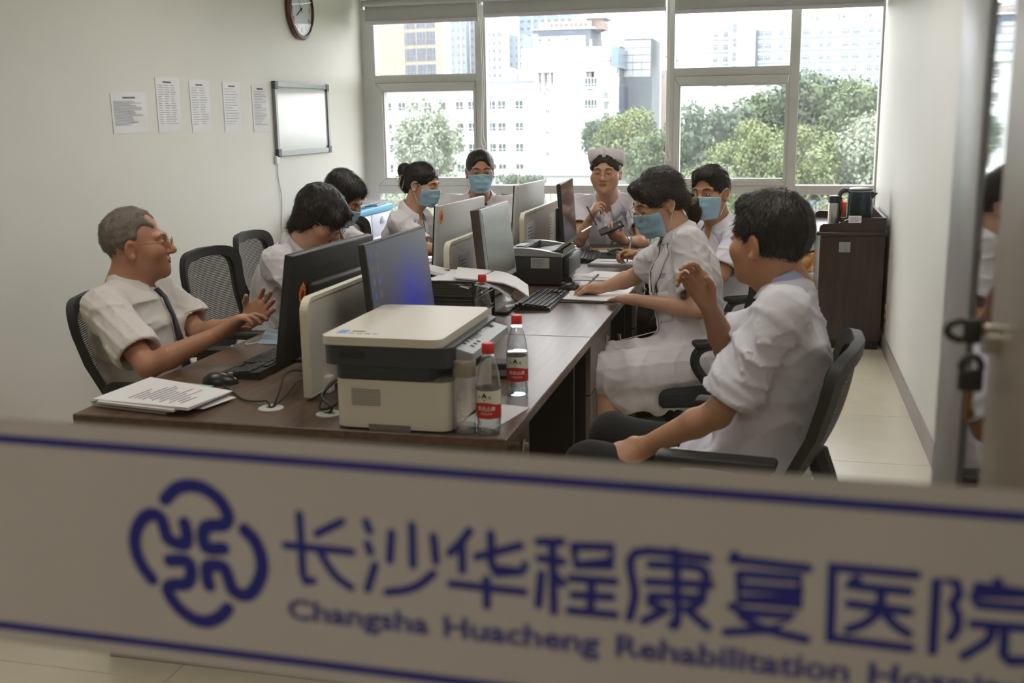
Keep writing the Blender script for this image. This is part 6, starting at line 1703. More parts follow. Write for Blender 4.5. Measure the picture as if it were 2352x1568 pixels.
    def lapels(s, m, depth=.20, wide=.085, notch=True):
        """Notched lapels and a collar that folds round the neck."""
        L = s.tl
        for k in (1, -1):
            A = [(.060 * k, L - .008), (.052 * k, L - .07), (.030 * k, L - .07 - depth * .45), (.004 * k, L - .02 - depth)]
            B = [(.098 * k, L - .035), (.118 * k, L - .075), ((wide + .012) * k, L - .10 - depth * .30), (.010 * k, L - .025 - depth)]
            s.patch('lapel', A, B, m, s.C, off=.008, thick=.004)
        s.collar(m, 'collar', .070, .104, .062, 70, drop=-.004)
        return s
    def collar(s, m, name='collar', r0=.062, r1=.088, h=.035, open_deg=35, drop=.03, tips=0.0, k=1.0):
        b = s.b ** .4
        na = s.hp(0, -.025, -.06) - s.neck; na /= np.linalg.norm(na)
        rows = [[], [], [], []]
        n = 28
        for i in range(n + 1):
            a = math.radians(open_deg / 2 + (360 - open_deg) * i / n)           # 0 = front
            fr = (1 + math.cos(a)) / 2                                          # 1 at the front, 0 at the back
            c, sn = math.cos(a), math.sin(a)
            e = tips * max(0, 1 - min(i, n - i) / 5.0)
            up = h * (1 - .75 * fr)
            def P(rad, z, fw=0): return s.neck + s.tr * sn * rad * b + s.tf * (c * rad * .95 * b + .008 + fw) + (na if z > 0 else s.ax) * z
            rows[0].append(P(r0, up - .012 - .012 * fr)); rows[1].append(P(r0 + .004, up + .006 - .014 * fr)); rows[2].append(P((r0 + r1) / 2 + .006, up - .012 - .02 * fr - e * .4, e * .25)); r3 = r0 + .014 + (r1 - r0 - .014) * min(1, .15 + 1.3 * fr); rows[3].append(P(r3, -drop - .035 * fr - e - .010 * (1 - fr), e * .45))
        return s.sheet(name, [np.array(r) for r in rows], m, None, .003)
    def placket(s, m, top, bottom, buttons=4, u=.0):
        L = s.tl
        s.patch('placket', [(u - .016, L - top), (u - .016, L - bottom)], [(u + .016, L - top), (u + .016, L - bottom)], m, s.C, n=14, w=2, off=.003)
        for i in range(buttons):
            v = L - top - (bottom - top) * (i + .5) / buttons
            p = s.C.hit(s.tp(u, .33, v), -s.tf, .5, .005)
            s.disc('button', p, s.tf, .006, .003, M_button)
    def disc(s, name, p, n, r, th, m, parent=None):
        z = V(n).normalized(); q = z.to_track_quat('Z', 'Y').to_matrix().to_4x4()
        mb = MB(); mb.T = Matrix.Translation(V(p) - V(s.O)) @ q
        mb.lathe([(r, 0), (r, th)], 12)
        return mb.build(name, m, parent or s.root)
    def pocket(s, m, u, v, w=.10, h=.12):
        s.patch('pocket', [(u - w / 2, v), (u - w / 2, v - h)], [(u + w / 2, v), (u + w / 2, v - h)], m, s.C, n=6, w=6, off=.003)
    def print_on(s, name, me, u, v, m, field=None, off=.0045):
        """Lay flat lettering (mesh in x,y) on the chest."""
        f = field or s.C
        for vt in me.vertices:
            p = f.hit(s.tp(u - vt.co.x, .33, v + vt.co.y), -s.tf, .5, off)
            vt.co = V(p) - V(s.O)
        me.update()
        return link(name, me, s.root)
    # -------------------------------------------------------------- face things
    def face(s, eyes=True, open_=1.0, mouth=True, brow=.0, brow_m=None, look=0.0):
        hp = s.hp; S = s.S
        f = s.H[:, 1]
        for k in (1, -1):
            if eyes:
                c = hp(.0315 * k, .0862, .0025)
                mb = MB(); mb.T = Matrix.Translation(V(c) - V(s.O)) @ Matrix(s.H.tolist()).to_4x4()
                prof = [(.0125 * math.sin(a), .0125 * math.cos(a)) for a in [PI * i / 8 for i in range(9)]]
                bm = bmesh.new(); bmesh.ops.create_uvsphere(bm, u_segments=14, v_segments=8, radius=1)
                for v in bm.verts: v.co = V((v.co.x * .0128, v.co.y * .0085, v.co.z * .0060 * open_))
                mb.bm(bm); e = mb.build('eye', M_eyew, s.root, True)
                mb = MB(); mb.T = Matrix.Translation(V(hp(.0315 * k + look, .0898, .0025)) - V(s.O)) @ Matrix(s.H.tolist()).to_4x4()
                bm = bmesh.new(); bmesh.ops.create_uvsphere(bm, u_segments=10, v_segments=6, radius=1)
                for v in bm.verts: v.co = V((v.co.x * .0056, v.co.y * .0058, v.co.z * .0060 * open_))
                mb.bm(bm); mb.build('iris', M_iris, e, True)
                pts = [S.hit(hp(.0315 * k + x, .16,   .0070 * open_ + .0005 - 20 * x * x * open_), -f, .2, .0012) - np.array(s.O) for x in np.linspace(-.014, .014, 7)]
                MB().tube([tuple(p) for p in pts], .0014, 5).build('eyelashes', M_brow, s.root, True)
            pts = []
            for x, z in ((.014, .0), (.024, .0045), (.036, .005), (.049, .0)):
                pts.append(S.hit(hp(x * k, .16, .0225 + z + brow), -f, .2, .001) - np.array(s.O))
            MB().tube([tuple(p) for p in bezier(pts, 3)], [.0018, .003, .0034, .0036, .0036, .0034, .003, .0026, .0022, .0014], 6).build('eyebrow', brow_m or M_brow, s.root, True)
        if mouth:
            rows = []
            for z, w in ((-.0535, .55), (-.0575, .9), (-.0608, 1.0), (-.0645, .85), (-.069, .5)):
                rows.append(np.array([S.hit(hp(x * w * .023, .16, z + (.0016 * math.cos(x * 5) if z > -.06 else 0)), -f, .2, .0012) for x in np.linspace(-1, 1, 9)]))
            s.sheet('lips', rows, M_lip, None, .001)
        return s
    def mask(s, m=None):
        hp = s.hp
        rows = []; nu, nv = 24, 16
        for j in range(nv + 1):
            v = j / nv; row = []
            for i in range(nu + 1):
                a = -1 + 2 * i / nu
                half = .069 - .024 * v ** 1.6
                x = half * math.sin(a * 1.25) / math.sin(1.25)
                z = -.014 - .104 * v + .010 * (1 - abs(a)) * (1 - v)
                front = .100 + .022 * math.sin(PI * min(1, (v + .12) * .62)) - .022 * max(0, v - .6) / .4
                if v < .3: front += .010 * math.exp(-(a / .2) ** 2) * (1 - v / .3)
                t = abs(a) ** 2.3
                y = front * (1 - t) + (.036 - .014 * v) * t
                y += .0032 * math.sin(v * 19 + .4 * a) * (1 - a * a) + .0010 * math.sin(9 * a + 5 * v)
                row.append((x, y, z))
            P = np.array([hp(*q) for q in row])
            ctr = np.array([hp(0, .0, q[2]) for q in row]); dr = P - ctr; dr /= np.linalg.norm(dr, axis=1)[:, None]
            for _ in range(4):
                P = P + dr * np.clip(.0045 - s.S.sample(P), 0, .02)[:, None]
            rows.append(P)
        G = np.array(rows)
        for _ in range(10):
            A = G.copy()
            G[1:-1, 1:-1] = .5 * A[1:-1, 1:-1] + .125 * (A[:-2, 1:-1] + A[2:, 1:-1] + A[1:-1, :-2] + A[1:-1, 2:])
        for j in range(nv + 1):                                   # three pleats, then clear of the skin
            v = j / nv; w = np.sin(PI * np.linspace(0, 1, nu + 1))[:, None] ** .7
            G[j] += s.H[:, 1] * .0026 * math.sin(v * 20) * w
            ctr = np.array([hp(0, 0, q[2]) for q in [(0, 0, -.014 - .104 * v)] * (nu + 1)]); dr = G[j] - ctr; dr /= np.linalg.norm(dr, axis=1)[:, None]
            G[j] = G[j] + dr * np.clip(.002 - s.S.sample(G[j]), 0, .01)[:, None]
        rows = list(G)
        o = s.sheet('face_mask', rows, m or M_mask, None, .0016)
        band = [hp(x, y, z) for x, y, z in ((-.05, .078, -.013), (-.03, .100, -.010), (-.012, .116, -.008), (0, .121, -.007), (.012, .116, -.008), (.03, .100, -.010), (.05, .078, -.013))]
        MB().tube([tuple(V(p) - V(s.O)) for p in bezier(band, 3)], .002, 6).build('nose_wire', M_loop, o, True)
        for k in (1, -1):
            pts = [hp(.066 * k, .038, -.016), hp(.078 * k, .012, .010), hp(.087 * k, -.014, .018), hp(.088 * k, -.030, -.006), hp(.083 * k, -.012, -.036), hp(.062 * k, .022, -.104)]
            MB().tube([tuple(V(p) - V(s.O)) for p in bezier(pts, 4)], .0016, 5).build('ear_loop', M_loop, o, True)
        return s
    def glasses(s, m, w=.0245, h=.0185, drop=0.0, round_=2.4, lens=True):
        hp = s.hp; mb = MB(); O = np.array(s.O)
        ls = []
        for k in (1, -1):
            pts = []
            for i in range(22):
                a = 2 * PI * i / 22; c, sn = math.cos(a), math.sin(a)
                x = .033 * k + w * abs(c) ** (2 / round_) * (1 if c > 0 else -1); z = -.004 - drop + h * abs(sn) ** (2 / round_) * (1 if sn > 0 else -1)
                pts.append(tuple(hp(x, .1095 - .10 * max(0, abs(x) - .03) - .0, z) - O))
            mb.tube(pts, .0016, 5, closed=True)
            ls.append(pts)
            mb.tube([tuple(hp(.033 * k + w * k, .1065, .002 - drop) - O), tuple(hp(.070 * k, .095, .004 - drop) - O), tuple(hp(.083 * k, .02, .008) - O), tuple(hp(.086 * k, -.012, .012) - O), tuple(hp(.084 * k, -.035, -.012) - O)], .0014, 5)
        mb.tube([tuple(hp(-.0095, .1095, .002 - drop) - O), tuple(hp(0, .113, .005 - drop) - O), tuple(hp(.0095, .1095, .002 - drop) - O)], .0013, 5)
        g = mb.build('spectacles', m, s.root, True)
        if lens:
            for pts in ls:
                MB().add(pts, [tuple(range(len(pts)))]).build('lens', M_lens, g)
        return s
    # -------------------------------------------------------------- hair
    def hair(s, style, m, seed=2):
        hp = s.hp; H = s.H; h = s.hs
        lo = s.head - .27; hi = s.head + .24
        if style == 'ponytail': lo = lo - np.array([.06, .06, .12])
        C = SDF(lo, hi, .0058, .0058)
        E = lambda c, r, k=.02, op='+', R=None: C.ell(hp(*c), np.array(r) * h, H if R is None else R, k, op)
        K = lambda a, b, ra, rb, k=.02, op='+': C.cone(hp(*a), hp(*b), ra * h, rb * h, k, op)
        def plane(o, n, k=.012): C.cut(hp(*o), H @ np.array(n, float), k)
        if style in ('short', 'crew', 'thick', 'balding'):
            th = {'short': .0085, 'crew': .007, 'thick': .013, 'balding': .0022}[style]
            E((0, -.016, .036), (.0765 + th, .097 + th, .090 + th))
            if style == 'thick': E((.01, .035, .098), (.065, .055, .030), .03); E((0, -.06, .075), (.07, .05, .05), .03)
            if style == 'short': E((.0, .045, .092), (.06, .04, .026), .03)
            C.ripple(.0035 if style != 'crew' else .002, 75, seed, None)
            # hairline: up over the forehead, down in front of and behind the ears
            E((0, .125, -.010), (.080, .080, .106 if style != 'balding' else .120), .008, '-')
            plane((0, 0, -.022), (0, .60, -1))
            for k in (1, -1):
                E((.088 * k, -.002, -.016), (.030, .026, .040), .010, '-')
                E((.075 * k, .06, -.03), (.03, .045, .05), .01, '-')
            if style == 'balding':
                E((.03, .085, .095), (.025, .04, .03), .02, '-'); E((-.03, .085, .095), (.025, .04, .03), .02, '-')
                for k in (1, -1): E((.075 * k, .062, .030), (.035, .046, .045), .012, '-')
        elif style == 'bob':
            E((0, -.018, .036), (.091, .112, .102))
            for k in (1, -1):
                K((.066 * k, -.015, .03), (.066 * k, -.020, -.055), .030, .020, .03); K((.05 * k, -.06, .02), (.056 * k, -.065, -.085), .042, .026, .03)
            K((0, -.075, .02), (0, -.078, -.10), .05, .03, .03)
            K((-.055, .075, .06), (.055, .075, .06), .024, .024, .02); K((0, .07, .085), (.0, .088, .035), .03, .016, .03)
            for k in (-.05, -.025, 0, .025, .05): K((k, .085, .06), (k * 1.1, .091 - abs(k) * .25, .022), .017, .008, .012)
            C.ripple(.003, 85, seed)
            E((0, .118, -.035), (.060, .052, .056), .008, '-')
            plane((0, 0, -.098), (0, .25, -1))
        elif style == 'bun':
            E((0, -.018, .034), (.086, .105, .098))
            E((0, -.135, .052), (.042, .042, .046), .02); E((0, -.118, -.012), (.036, .036, .05), .025); E((0, -.10, -.05), (.04, .03, .03), .02)
            C.ripple(.0022, 80, seed)
            E((0, .120, -.022), (.068, .070, .100), .012, '-')
            plane((0, 0, -.045), (0, .5, -1))
            for k in (1, -1):
                E((.088 * k, .0, -.012), (.028, .026, .036), .010, '-'); E((.075 * k, .06, -.035), (.03, .045, .05), .01, '-')
        elif style == 'ponytail':
            E((0, -.018, .034), (.087, .106, .100))
            for k in (1, -1): K((.02 * k, .070, .088), (.072 * k, .048, .030), .024, .016, .02); K((.06 * k, .02, .05), (.055 * k, -.08, -.03), .03, .03, .03)
            C.chain([hp(*p) for p in ((0, -.095, -.035), (0, -.125, -.07), (0, -.125, -.12), (.0, -.10, -.17))], [.034, .032, .026, .010], .02)
            C.ripple(.0024, 80, seed)
            E((0, .122, -.03), (.064, .066, .094), .012, '-')
            plane((0, .02, -.055), (0, .9, -1)) if False else None
            for k in (1, -1):
                E((.088 * k, .0, -.014), (.026, .026, .036), .010, '-'); E((.072 * k, .065, -.045), (.03, .045, .055), .01, '-')
            E((0, .03, -.11), (.09, .085, .05), .01, '-')
        elif style == 'nurse':
            E((0, -.018, .034), (.084, .104, .096))
            for k in (1, -1): K((.02 * k, .055, .098), (.070 * k, .035, .03), .014, .013, .02)
            C.ripple(.002, 80, seed)
            E((.0, .120, -.022), (.072, .072, .106), .010, '-')
            plane((0, 0, -.05), (0, .5, -1))
            for k in (1, -1):
                E((.088 * k, .0, -.014), (.026, .024, .036), .010, '-'); E((.075 * k, .06, -.04), (.03, .045, .05), .01, '-')
        s.Hf = C
        me = C.mesh('hair', m, s.O)
        L, lift, goal, n = {'short': (.026, .004, (0, -.05, .16), 5200), 'thick': (.032, .006, (0, -.04, .16), 5200), 'crew': (.010, .005, (0, -.02, .16), 4200), 'balding': (.007, .003, (0, -.02, .16), 4200),
                         'bob': (.034, .0015, (0, -.03, .15), 5200), 'bun': (.04, .0015, None, 3600), 'ponytail': (.045, .0015, None, 4200), 'nurse': (.03, .0015, None, 2600)}[style]
        nv = len(me.vertices); co = np.zeros(nv * 3, np.float32); me.vertices.foreach_get('co', co); co = co.reshape(-1, 3).astype(float)
        no = np.zeros(nv * 3, np.float32); me.vertex_normals.foreach_get('vector', no); no = no.reshape(-1, 3).astype(float)
        rr = np.random.RandomState(seed + 40)
        ii = rr.choice(nv, min(n, nv), replace=nv < n)
        P0 = co[ii] + rr.normal(size=(len(ii), 3)) * .002; N0 = no[ii]
        O = np.array(s.O)
        g = hp(*goal) - O if goal else hp(0, -.12, .0) - O
        D0 = (P0 - g) if goal else (g - P0)
        D0 = D0 + rr.normal(size=D0.shape) * np.linalg.norm(D0, axis=1)[:, None] * (.22 if goal else .08)
        D0 -= N0 * (D0 * N0).sum(1)[:, None]; D0 /= np.linalg.norm(D0, axis=1)[:, None] + 1e-6
        W0 = np.cross(N0, D0); Ls = L * (.5 + .8 * rr.rand(len(ii)))[:, None]; lf = lift * rr.rand(len(ii))[:, None]
        vs = []; w = .0009
        down = np.array([0, 0, -1.0])
        for t, ww in ((0, 1.0), (.5, .8), (1.0, .15)):
            c = P0 + D0 * Ls * t + N0 * (.0006 + lf * t * (1.6 - t)) + (down * Ls * .25 * t * t if style in ('bob',) else 0) - N0 * Ls * .12 * t * t
            vs.append(c - W0 * w * ww); vs.append(c + W0 * w * ww)
        A = np.stack(vs, 1).reshape(-1, 3); k = len(ii)
        base = nv + np.arange(k)[:, None] * 6
        F = np.concatenate([base + np.array([0, 1, 3, 2]), base + np.array([2, 3, 5, 4])])
        nf = len(me.polygons); lv = np.zeros(nf * 4, np.int32); me.loops.foreach_get('vertex_index', lv)
        Q = np.concatenate([lv.reshape(-1, 4), F]); V_ = np.concatenate([co, A])
        m2 = bpy.data.meshes.new('hair'); m2.vertices.add(len(V_)); m2.vertices.foreach_set('co', V_.astype(np.float32).ravel())
        m2.loops.add(4 * len(Q)); m2.loops.foreach_set('vertex_index', Q.astype(np.int32).ravel())
        m2.polygons.add(len(Q)); m2.polygons.foreach_set('loop_start', np.arange(0, 4 * len(Q), 4, dtype=np.int32)); m2.polygons.foreach_set('loop_total', np.full(len(Q), 4, np.int32))
        m2.update(calc_edges=True); m2.shade_smooth(); m2.materials.append(m); bpy.data.meshes.remove(me)
        link('hair', m2, s.root)
        return s
# ================================================================== the people
A3 = lambda *p: np.array(p, float)
# ---- older man in shirt and tie
p = Person('older grey-haired man in a white short-sleeved shirt and black tie, gesturing at the left', (-2.19, 3.35, .50), (-2.245, 3.33, .985), (-2.20, 3.345, 1.125), (.985, .17), (.90, .43), math.radians(-4), 0, skin='ruddy', bulk=1.16, fine=.0042, hs=1.08)
p.arm(+1, (-1.985, 3.02, .765), (-1.775, 3.12, .862), (.75, .35, .52), (.55, -.1, -.85), ((.25, .45, .3), (.35, .5, .35), (.45, .6, .4), (.55, .6, .4)), .3, .9)
p.arm(-1, (-2.07, 3.50, .775), (-1.86, 3.47, .83), (.72, .05, .62), (.1, -.98, .1), (.25, .3, .2), .35, 1.1)
p.body(); p.inner(M_shirt, 'undershirt'); p.coat(M_shirt, 'shirt', sleeve=.80, vneck=0, skirt=False, flare=.022, seed=12, ripple=.0055)
p.trousers(M_trou)
p.collar(M_shirt, 'collar', .066, .086, .058, 30, -.012, .035)
p.placket(M_shirt, .06, .42, 0)
p.pocket(M_shirt, -.085, p.tl - .14)
p.patch('necktie', [(-.020, p.tl - .028), (-.014, p.tl - .062), (-.030, p.tl - .30), (-.036, p.tl - .40)], [(.020, p.tl - .028), (.014, p.tl - .062), (.030, p.tl - .30), (.036, p.tl - .40)], mat('black_tie', srgb(34, 34, 40), .6, vary=.1), p.C, n=6, off=.010, thick=.005)
p.hair('balding', M_hairg, 4)
p.face(open_=.5, brow_m=M_hairg); p.glasses(M_gold, .024, .017, .002)
# ---- woman with a black bob, reading
p = Person('woman with a black bob and glasses in a white coat, reading with bowed head', (-2.27, 4.43, .50), (-2.105, 4.43, .985), (-1.99, 4.46, 1.125), (1, .05), (.97, -.05), math.radians(36), math.radians(4), True, 'light', 1.08, hs=1.05)
p.arm(+1, (-1.93, 4.21, .80), (-1.73, 4.38, .785), (.8, .5, -.1), (0, 0, -1), (.3, .4, .2)); p.arm(-1, (-1.93, 4.66, .80), (-1.72, 4.55, .785), (.8, -.3, -.1), (0, 0, -1), (.3, .4, .2))
p.body(); p.inner(M_navy, 'blouse'); p.coat(M_coat, sleeve=.84, vneck=.17, hem=.7, seed=21, ripple=.007); p.lapels(M_coat, .17); p.trousers(M_trou)
p.hair('bob', M_hair, 6); p.face(open_=.45); p.glasses(M_wire, .0245, .018, .006)
# ---- man with mask behind her
p = Person('black-haired man in a blue mask bending over papers behind the bobbed woman', (-2.44, 5.17, .50), (-2.275, 5.15, .985), (-2.15, 5.11, 1.155), (1, -.1), (.99, -.12), math.radians(34), 0, False, 'tan', 1.0)
p.arm(+1, (-2.03, 4.93, .80), (-1.80, 5.06, .785), None, (0, 0, -1), (.3, .4, .2)); p.arm(-1, (-2.03, 5.38, .80), (-1.80, 5.25, .785), None, (0, 0, -1), (.3, .4, .2))
p.body(); p.inner(M_navy, 'dark_shirt'); p.coat(M_coat, sleeve=.84, vneck=.2, hem=.7, seed=31); p.lapels(M_coat); p.trousers(M_trou)
p.hair('thick', M_hair, 7); p.face(open_=.4, mouth=False); p.mask()
# ---- woman with hair bun
p = Person('woman with a hair bun, claw clip and blue mask in profile', (-2.28, 6.10, .50), (-2.135, 6.09, .995), (-2.05, 6.085, 1.165), (1, .0), (.985, -.17), math.radians(13), 0, True, 'light', 1.0)
p.arm(+1, (-1.98, 5.89, .80), (-1.76, 6.0, .785), None, (0, 0, -1), (.3, .4, .2)); p.arm(-1, (-1.98, 6.30, .80), (-1.76, 6.2, .785), None, (0, 0, -1), (.3, .4, .2))
p.body(); p.inner(M_navy, 'dark_top'); p.coat(M_coat, sleeve=.84, vneck=.19, hem=.7, seed=41, ripple=.007); p.lapels(M_coat, .19); p.trousers(M_trou)
p.hair('bun', M_hair, 8); p.face(open_=.3, mouth=False); p.mask()
O_ = np.array(p.O); clip = MB()
fr_ = [p.hp(.028, -.098, .04), p.hp(.032, -.078, .038), p.hp(.032, -.078, -.035), p.hp(.028, -.105, -.037)]
fr_ = [p.hp(.045, -.128, .028), p.hp(.050, -.098, .032), p.hp(.050, -.104, -.048), p.hp(.045, -.132, -.050)]
clip.tube([tuple(V(q) - V(O_)) for q in fr_], .0028, 6, closed=True)
clip.tube([tuple(V(q) - V(O_)) for q in bezier([p.hp(.045, -.132, .01), p.hp(.045, -.155, .012), p.hp(.045, -.160, -.01), p.hp(.045, -.135, -.02)], 4)], .003, 6)
clip.build('hair_clip', mat('clip_pearl', srgb(206, 192, 170), .35, metal=.3), p.root, True)
# ---- man facing us with mask, glasses, stethoscope
p = Person('crew-cut man with glasses, blue mask and stethoscope facing the camera', (-1.97, 7.02, .50), (-1.905, 6.83, 1.02), (-1.885, 6.77, 1.205), (.22, -.97), (.36, -.93), math.radians(4), 0, False, 'tan', 1.12, fine=.0042, hs=1.1)
p.arm(+1, (-2.13, 6.62, .80), (-1.95, 6.45, .80), None, (0, 0, -1), (.3, .4, .2)); p.arm(-1, (-1.66, 6.68, .80), (-1.72, 6.45, .80), None, (0, 0, -1), (.3, .4, .2))
p.body()
def stripe_mat():
    m = bpy.data.materials.new('striped_polo'); m.use_nodes = True
    N = m.node_tree.nodes; L = m.node_tree.links; b = N['Principled BSDF']; b.inputs['Roughness'].default_value = .85
    tc = N.new('ShaderNodeTexCoord'); sx = N.new('ShaderNodeSeparateXYZ'); L.new(tc.outputs['Object'], sx.inputs[0])
    mu = N.new('ShaderNodeMath'); mu.operation = 'MULTIPLY'; mu.inputs[1].default_value = 17; L.new(sx.outputs['Z'], mu.inputs[0])
    fr = N.new('ShaderNodeMath'); fr.operation = 'FRACT'; L.new(mu.outputs[0], fr.inputs[0])
    cr = N.new('ShaderNodeValToRGB'); cr.color_ramp.interpolation = 'CONSTANT'
    cr.color_ramp.elements[0].color = (*srgb(210, 205, 190), 1); cr.color_ramp.elements[1].position = .45; cr.color_ramp.elements[1].color = (*srgb(84, 76, 62), 1)
    e = cr.color_ramp.elements.new(.62); e.color = (*srgb(200, 190, 160), 1); e = cr.color_ramp.elements.new(.72); e.color = (*srgb(70, 66, 58), 1)
    L.new(fr.outputs[0], cr.inputs[0]); L.new(cr.outputs[0], b.inputs['Base Color'])
    return m
M_stripe = stripe_mat()
p.inner(M_stripe, 'striped_polo', .006); p.coat(M_coat, sleeve=.84, vneck=.27, vwide=.072, hem=.6, seed=51); p.lapels(M_coat, .27); p.trousers(M_trou)
p.collar(M_stripe, 'polo_collar', .062, .072, .045, 50, -.012, 0)
p.hair('crew', M_hair, 9); p.face(open_=.75, mouth=False, brow=.0); p.mask(); p.glasses(M_wire, .024, .016, -.003)
st = MB(); L_ = p.tl
pts = [p.C.hit(p.tp(u, .33, v), -p.tf, .5, .010) for u, v in ((-.075, L_ - .01), (-.085, L_ - .08), (-.085, L_ - .16), (-.07, L_ - .25), (-.05, L_ - .31))]
st.tube([tuple(V(q) - V(p.O)) for q in bezier(pts, 4)], .0038, 6)
pts = [p.C.hit(p.tp(u, .33, v), -p.tf, .5, .010) for u, v in ((.075, L_ - .01), (.085, L_ - .08), (.08, L_ - .18), (.06, L_ - .25), (-.05, L_ - .31))]
st.tube([tuple(V(q) - V(p.O)) for q in bezier(pts, 4)], .0038, 6)
st.build('stethoscope', mat('stethoscope_grey', srgb(120, 116, 112), .4), p.root, True)
# ---- nurse
p = Person('nurse with a white cap and round glasses holding a pen and a phone', (-1.05, 6.98, .50), (-1.035, 6.68, 1.035), (-1.032, 6.60, 1.205), (.08, -1), (-.03, -1), math.radians(2), 0, True, 'light', 1.22, fine=.0042, hs=1.1); p.chub = 1.16
p.arm(+1, (-1.165, 6.40, .80), (-1.085, 6.33, .945), (.45, -.2, .80), (.78, .35, -.35), ((.6, 1.0, .7), (.7, 1.1, .8), (.9, 1.2, .8), (1.0, 1.2, .8)), .1, .45)
p.arm(-1, (-.775, 6.40, .80), (-.865, 6.22, .825), (-.72, -.30, .52), (-.25, .55, .75), ((.5, .6, .4), (.5, .7, .4), (.5, .7, .4), (.4, .6, .4)), .15, .9)
p.body(); p.inner(M_shirt, 'undershirt'); p.coat(M_coat2, 'tunic', sleeve=.66, vneck=.05, vwide=.05, hem=.6, flare=.02, seed=61, ripple=.004)
p.collar(M_coat2, 'collar', .060, .104, .055, 40, .008, .04); p.placket(M_coat2, .10, .46, 4); p.trousers(M_coat2)
p.pocket(M_coat2, -.095, p.tl - .27)
def chest_logo(p, u, v, s_, txt='长沙华程康复医院', emblem=True):
    me = text_mesh(txt, .0125 * s_, M_navy_thin); xs = [q.co.x for q in me.vertices]
    for q in me.vertices: q.co.x = q.co.x
    p.print_on('embroidered_name', me, u, v, None)
    ln = bpy.data.meshes.new('underline'); ln.from_pydata([(-.046 * s_ + .0092 * s_ * k, -.0105 * s_ + dz, 0) for k in range(11) for dz in (-.0008, .0008)], [], [(2 * k, 2 * k + 2, 2 * k + 3, 2 * k + 1) for k in range(10)]); ln.materials.append(M_navy_thin)
    p.print_on('embroidered_line', ln, u, v, None)
    if emblem:
        vs = []; fs = []
        for s0 in LOGO:
            q = stroke_mesh([((a + .333 - .2 + .055) , b) for a, b in s0], .0075, 2); o_ = len(vs)
            vs += [(a, c_, 0) for a, b, c_ in q.v]; fs += [tuple(i + o_ for i in f_) for f_ in q.f]
        cx = sum(a[0] for a in vs) / len(vs); cy = sum(a[1] for a in vs) / len(vs)
        vs = [((a[0] - cx) * .27 * s_, (a[1] - cy) * .27 * s_, 0) for a in vs]
        lg = bpy.data.meshes.new('embroidered_emblem'); lg.from_pydata(vs, [], fs); lg.materials.append(M_navy_thin)
        p.print_on('embroidered_emblem', lg, u, v + .026 * s_, None)
chest_logo(p, -.105, p.tl - .088, 1.0)
p.hair('nurse', M_hairb, 10); p.face(open_=.6); p.glasses(M_gold, .027, .022, .012, 2.2)
# folded nurse cap
rows = []
for z, ry, rx, fy in ((0, .1, .093, 0), (.022, .106, .101, .004), (.045, .107, .104, .006), (.06, .100, .099, .004), (.064, .080, .085, 0), (.066, .03, .03, 0), (.066, .002, .002, 0)):
    row = []
    for i in range(33):
        a = 2 * PI * i / 32
        fr_ = .5 + .5 * math.cos(a)
        row.append(p.hp(rx * math.sin(a), -.015 + ry * math.cos(a) * (.78 if math.cos(a) > 0 else 1.0), .058 + z * (.85 + .15 * fr_) - .045 * (1 - fr_) * (1 - z / .066) + .012 * fr_))
    rows.append(np.array(row))
p.sheet('nurse_cap', rows, mat('cap_white_cotton', srgb(226, 218, 222), .8, vary=.02), None, .004)
p.disc('cap_button', p.hp(.055, .052, .118), p.H[:, 1], .006, .003, M_button)
# wristwatch
wd = p.wr[-1] - p.el[-1]; wd /= np.linalg.norm(wd); ce = p.wr[-1] - wd * .022 - np.array(p.O)
q_ = V(wd).to_track_quat('Z', 'Y').to_matrix().to_4x4()
m_ = MB(); m_.T = Matrix.Translation(V(ce)) @ q_; m_.lathe([(.028, -.006), (.030, -.005), (.030, .005), (.028, .006)], 20, capb=False, capt=False)
m_.build('wristwatch', M_chrome, p.root, True)
def pen(lab, a, b, m, tipm):
    a, b = V(a), V(b); t_ = thing('pen', lab, 'pen', tuple(a), 0, 'pens in hand')
    d = b - a; MB().tube([tuple(d * .06), tuple(d)], [.0045, .0042], 10).build('barrel', m, t_, True)
    MB().tube([(0, 0, 0), tuple(d * .06)], [.0012, .0042], 10).build('tip', tipm, t_, True)
    s_ = d.orthogonal().normalized() * .0062
    MB().tube([tuple(d * .70 + s_), tuple(d * .97 + s_), tuple(d * .98)], .0011, 5).build('clip', tipm, t_)
h6 = p
M_penb = mat('pen_black', srgb(26, 26, 30), .35); M_peng = mat('pen_clear_grey', srgb(170, 176, 178), .3)
# ---- writing woman with ponytail
p = Person('ponytailed woman in glasses and blue mask writing on a sheet at the desk edge', (-.30, 4.42, .52), (-.388, 4.49, 1.052), (-.484, 4.505, 1.195), (-.93, -.26), (-.90, -.50), math.radians(24), math.radians(-5), True, 'light', 1.12, fine=.0042, hs=1.06)
p.arm(-1, (-.285, 4.195, .795), (-.565, 4.42, .789), (-.80, .60, -.04), (.0, .0, -1), (.12, .15, .1), .25, .8)
p.arm(+1, (-.615, 4.75, .835), (-.755, 4.69, .79), (-.93, .30, -.15), (.15, -.45, -.85), ((.55, .75, .45), (.65, .85, .5), (.8, .9, .5), (.9, 1., .5)), .1, .5)
p.drape_side = -1
for k in (1, -1):
    p.kn[k] = A3(-.68, 4.20 + .09 * k, .535); p.an[k] = A3(-.62, 4.20 + .09 * k, .09)
p.body(); p.inner(mat('patterned_blouse', srgb(190, 184, 150), .8, color2=srgb(60, 66, 54), vscale=70), 'blouse'); p.coat(M_coat, sleeve=.74, vneck=.22, vwide=.066, hem=.97, flare=.022, seed=71, skirt_drop=.13, ripple=.005); p.lapels(M_coat, .22)
p.pocket(M_coat, -.085, p.tl - .22, .10, .12); p.placket(M_coat, .26, .50, 2)
chest_logo(p, -.088, p.tl - .150, .95, emblem=False)
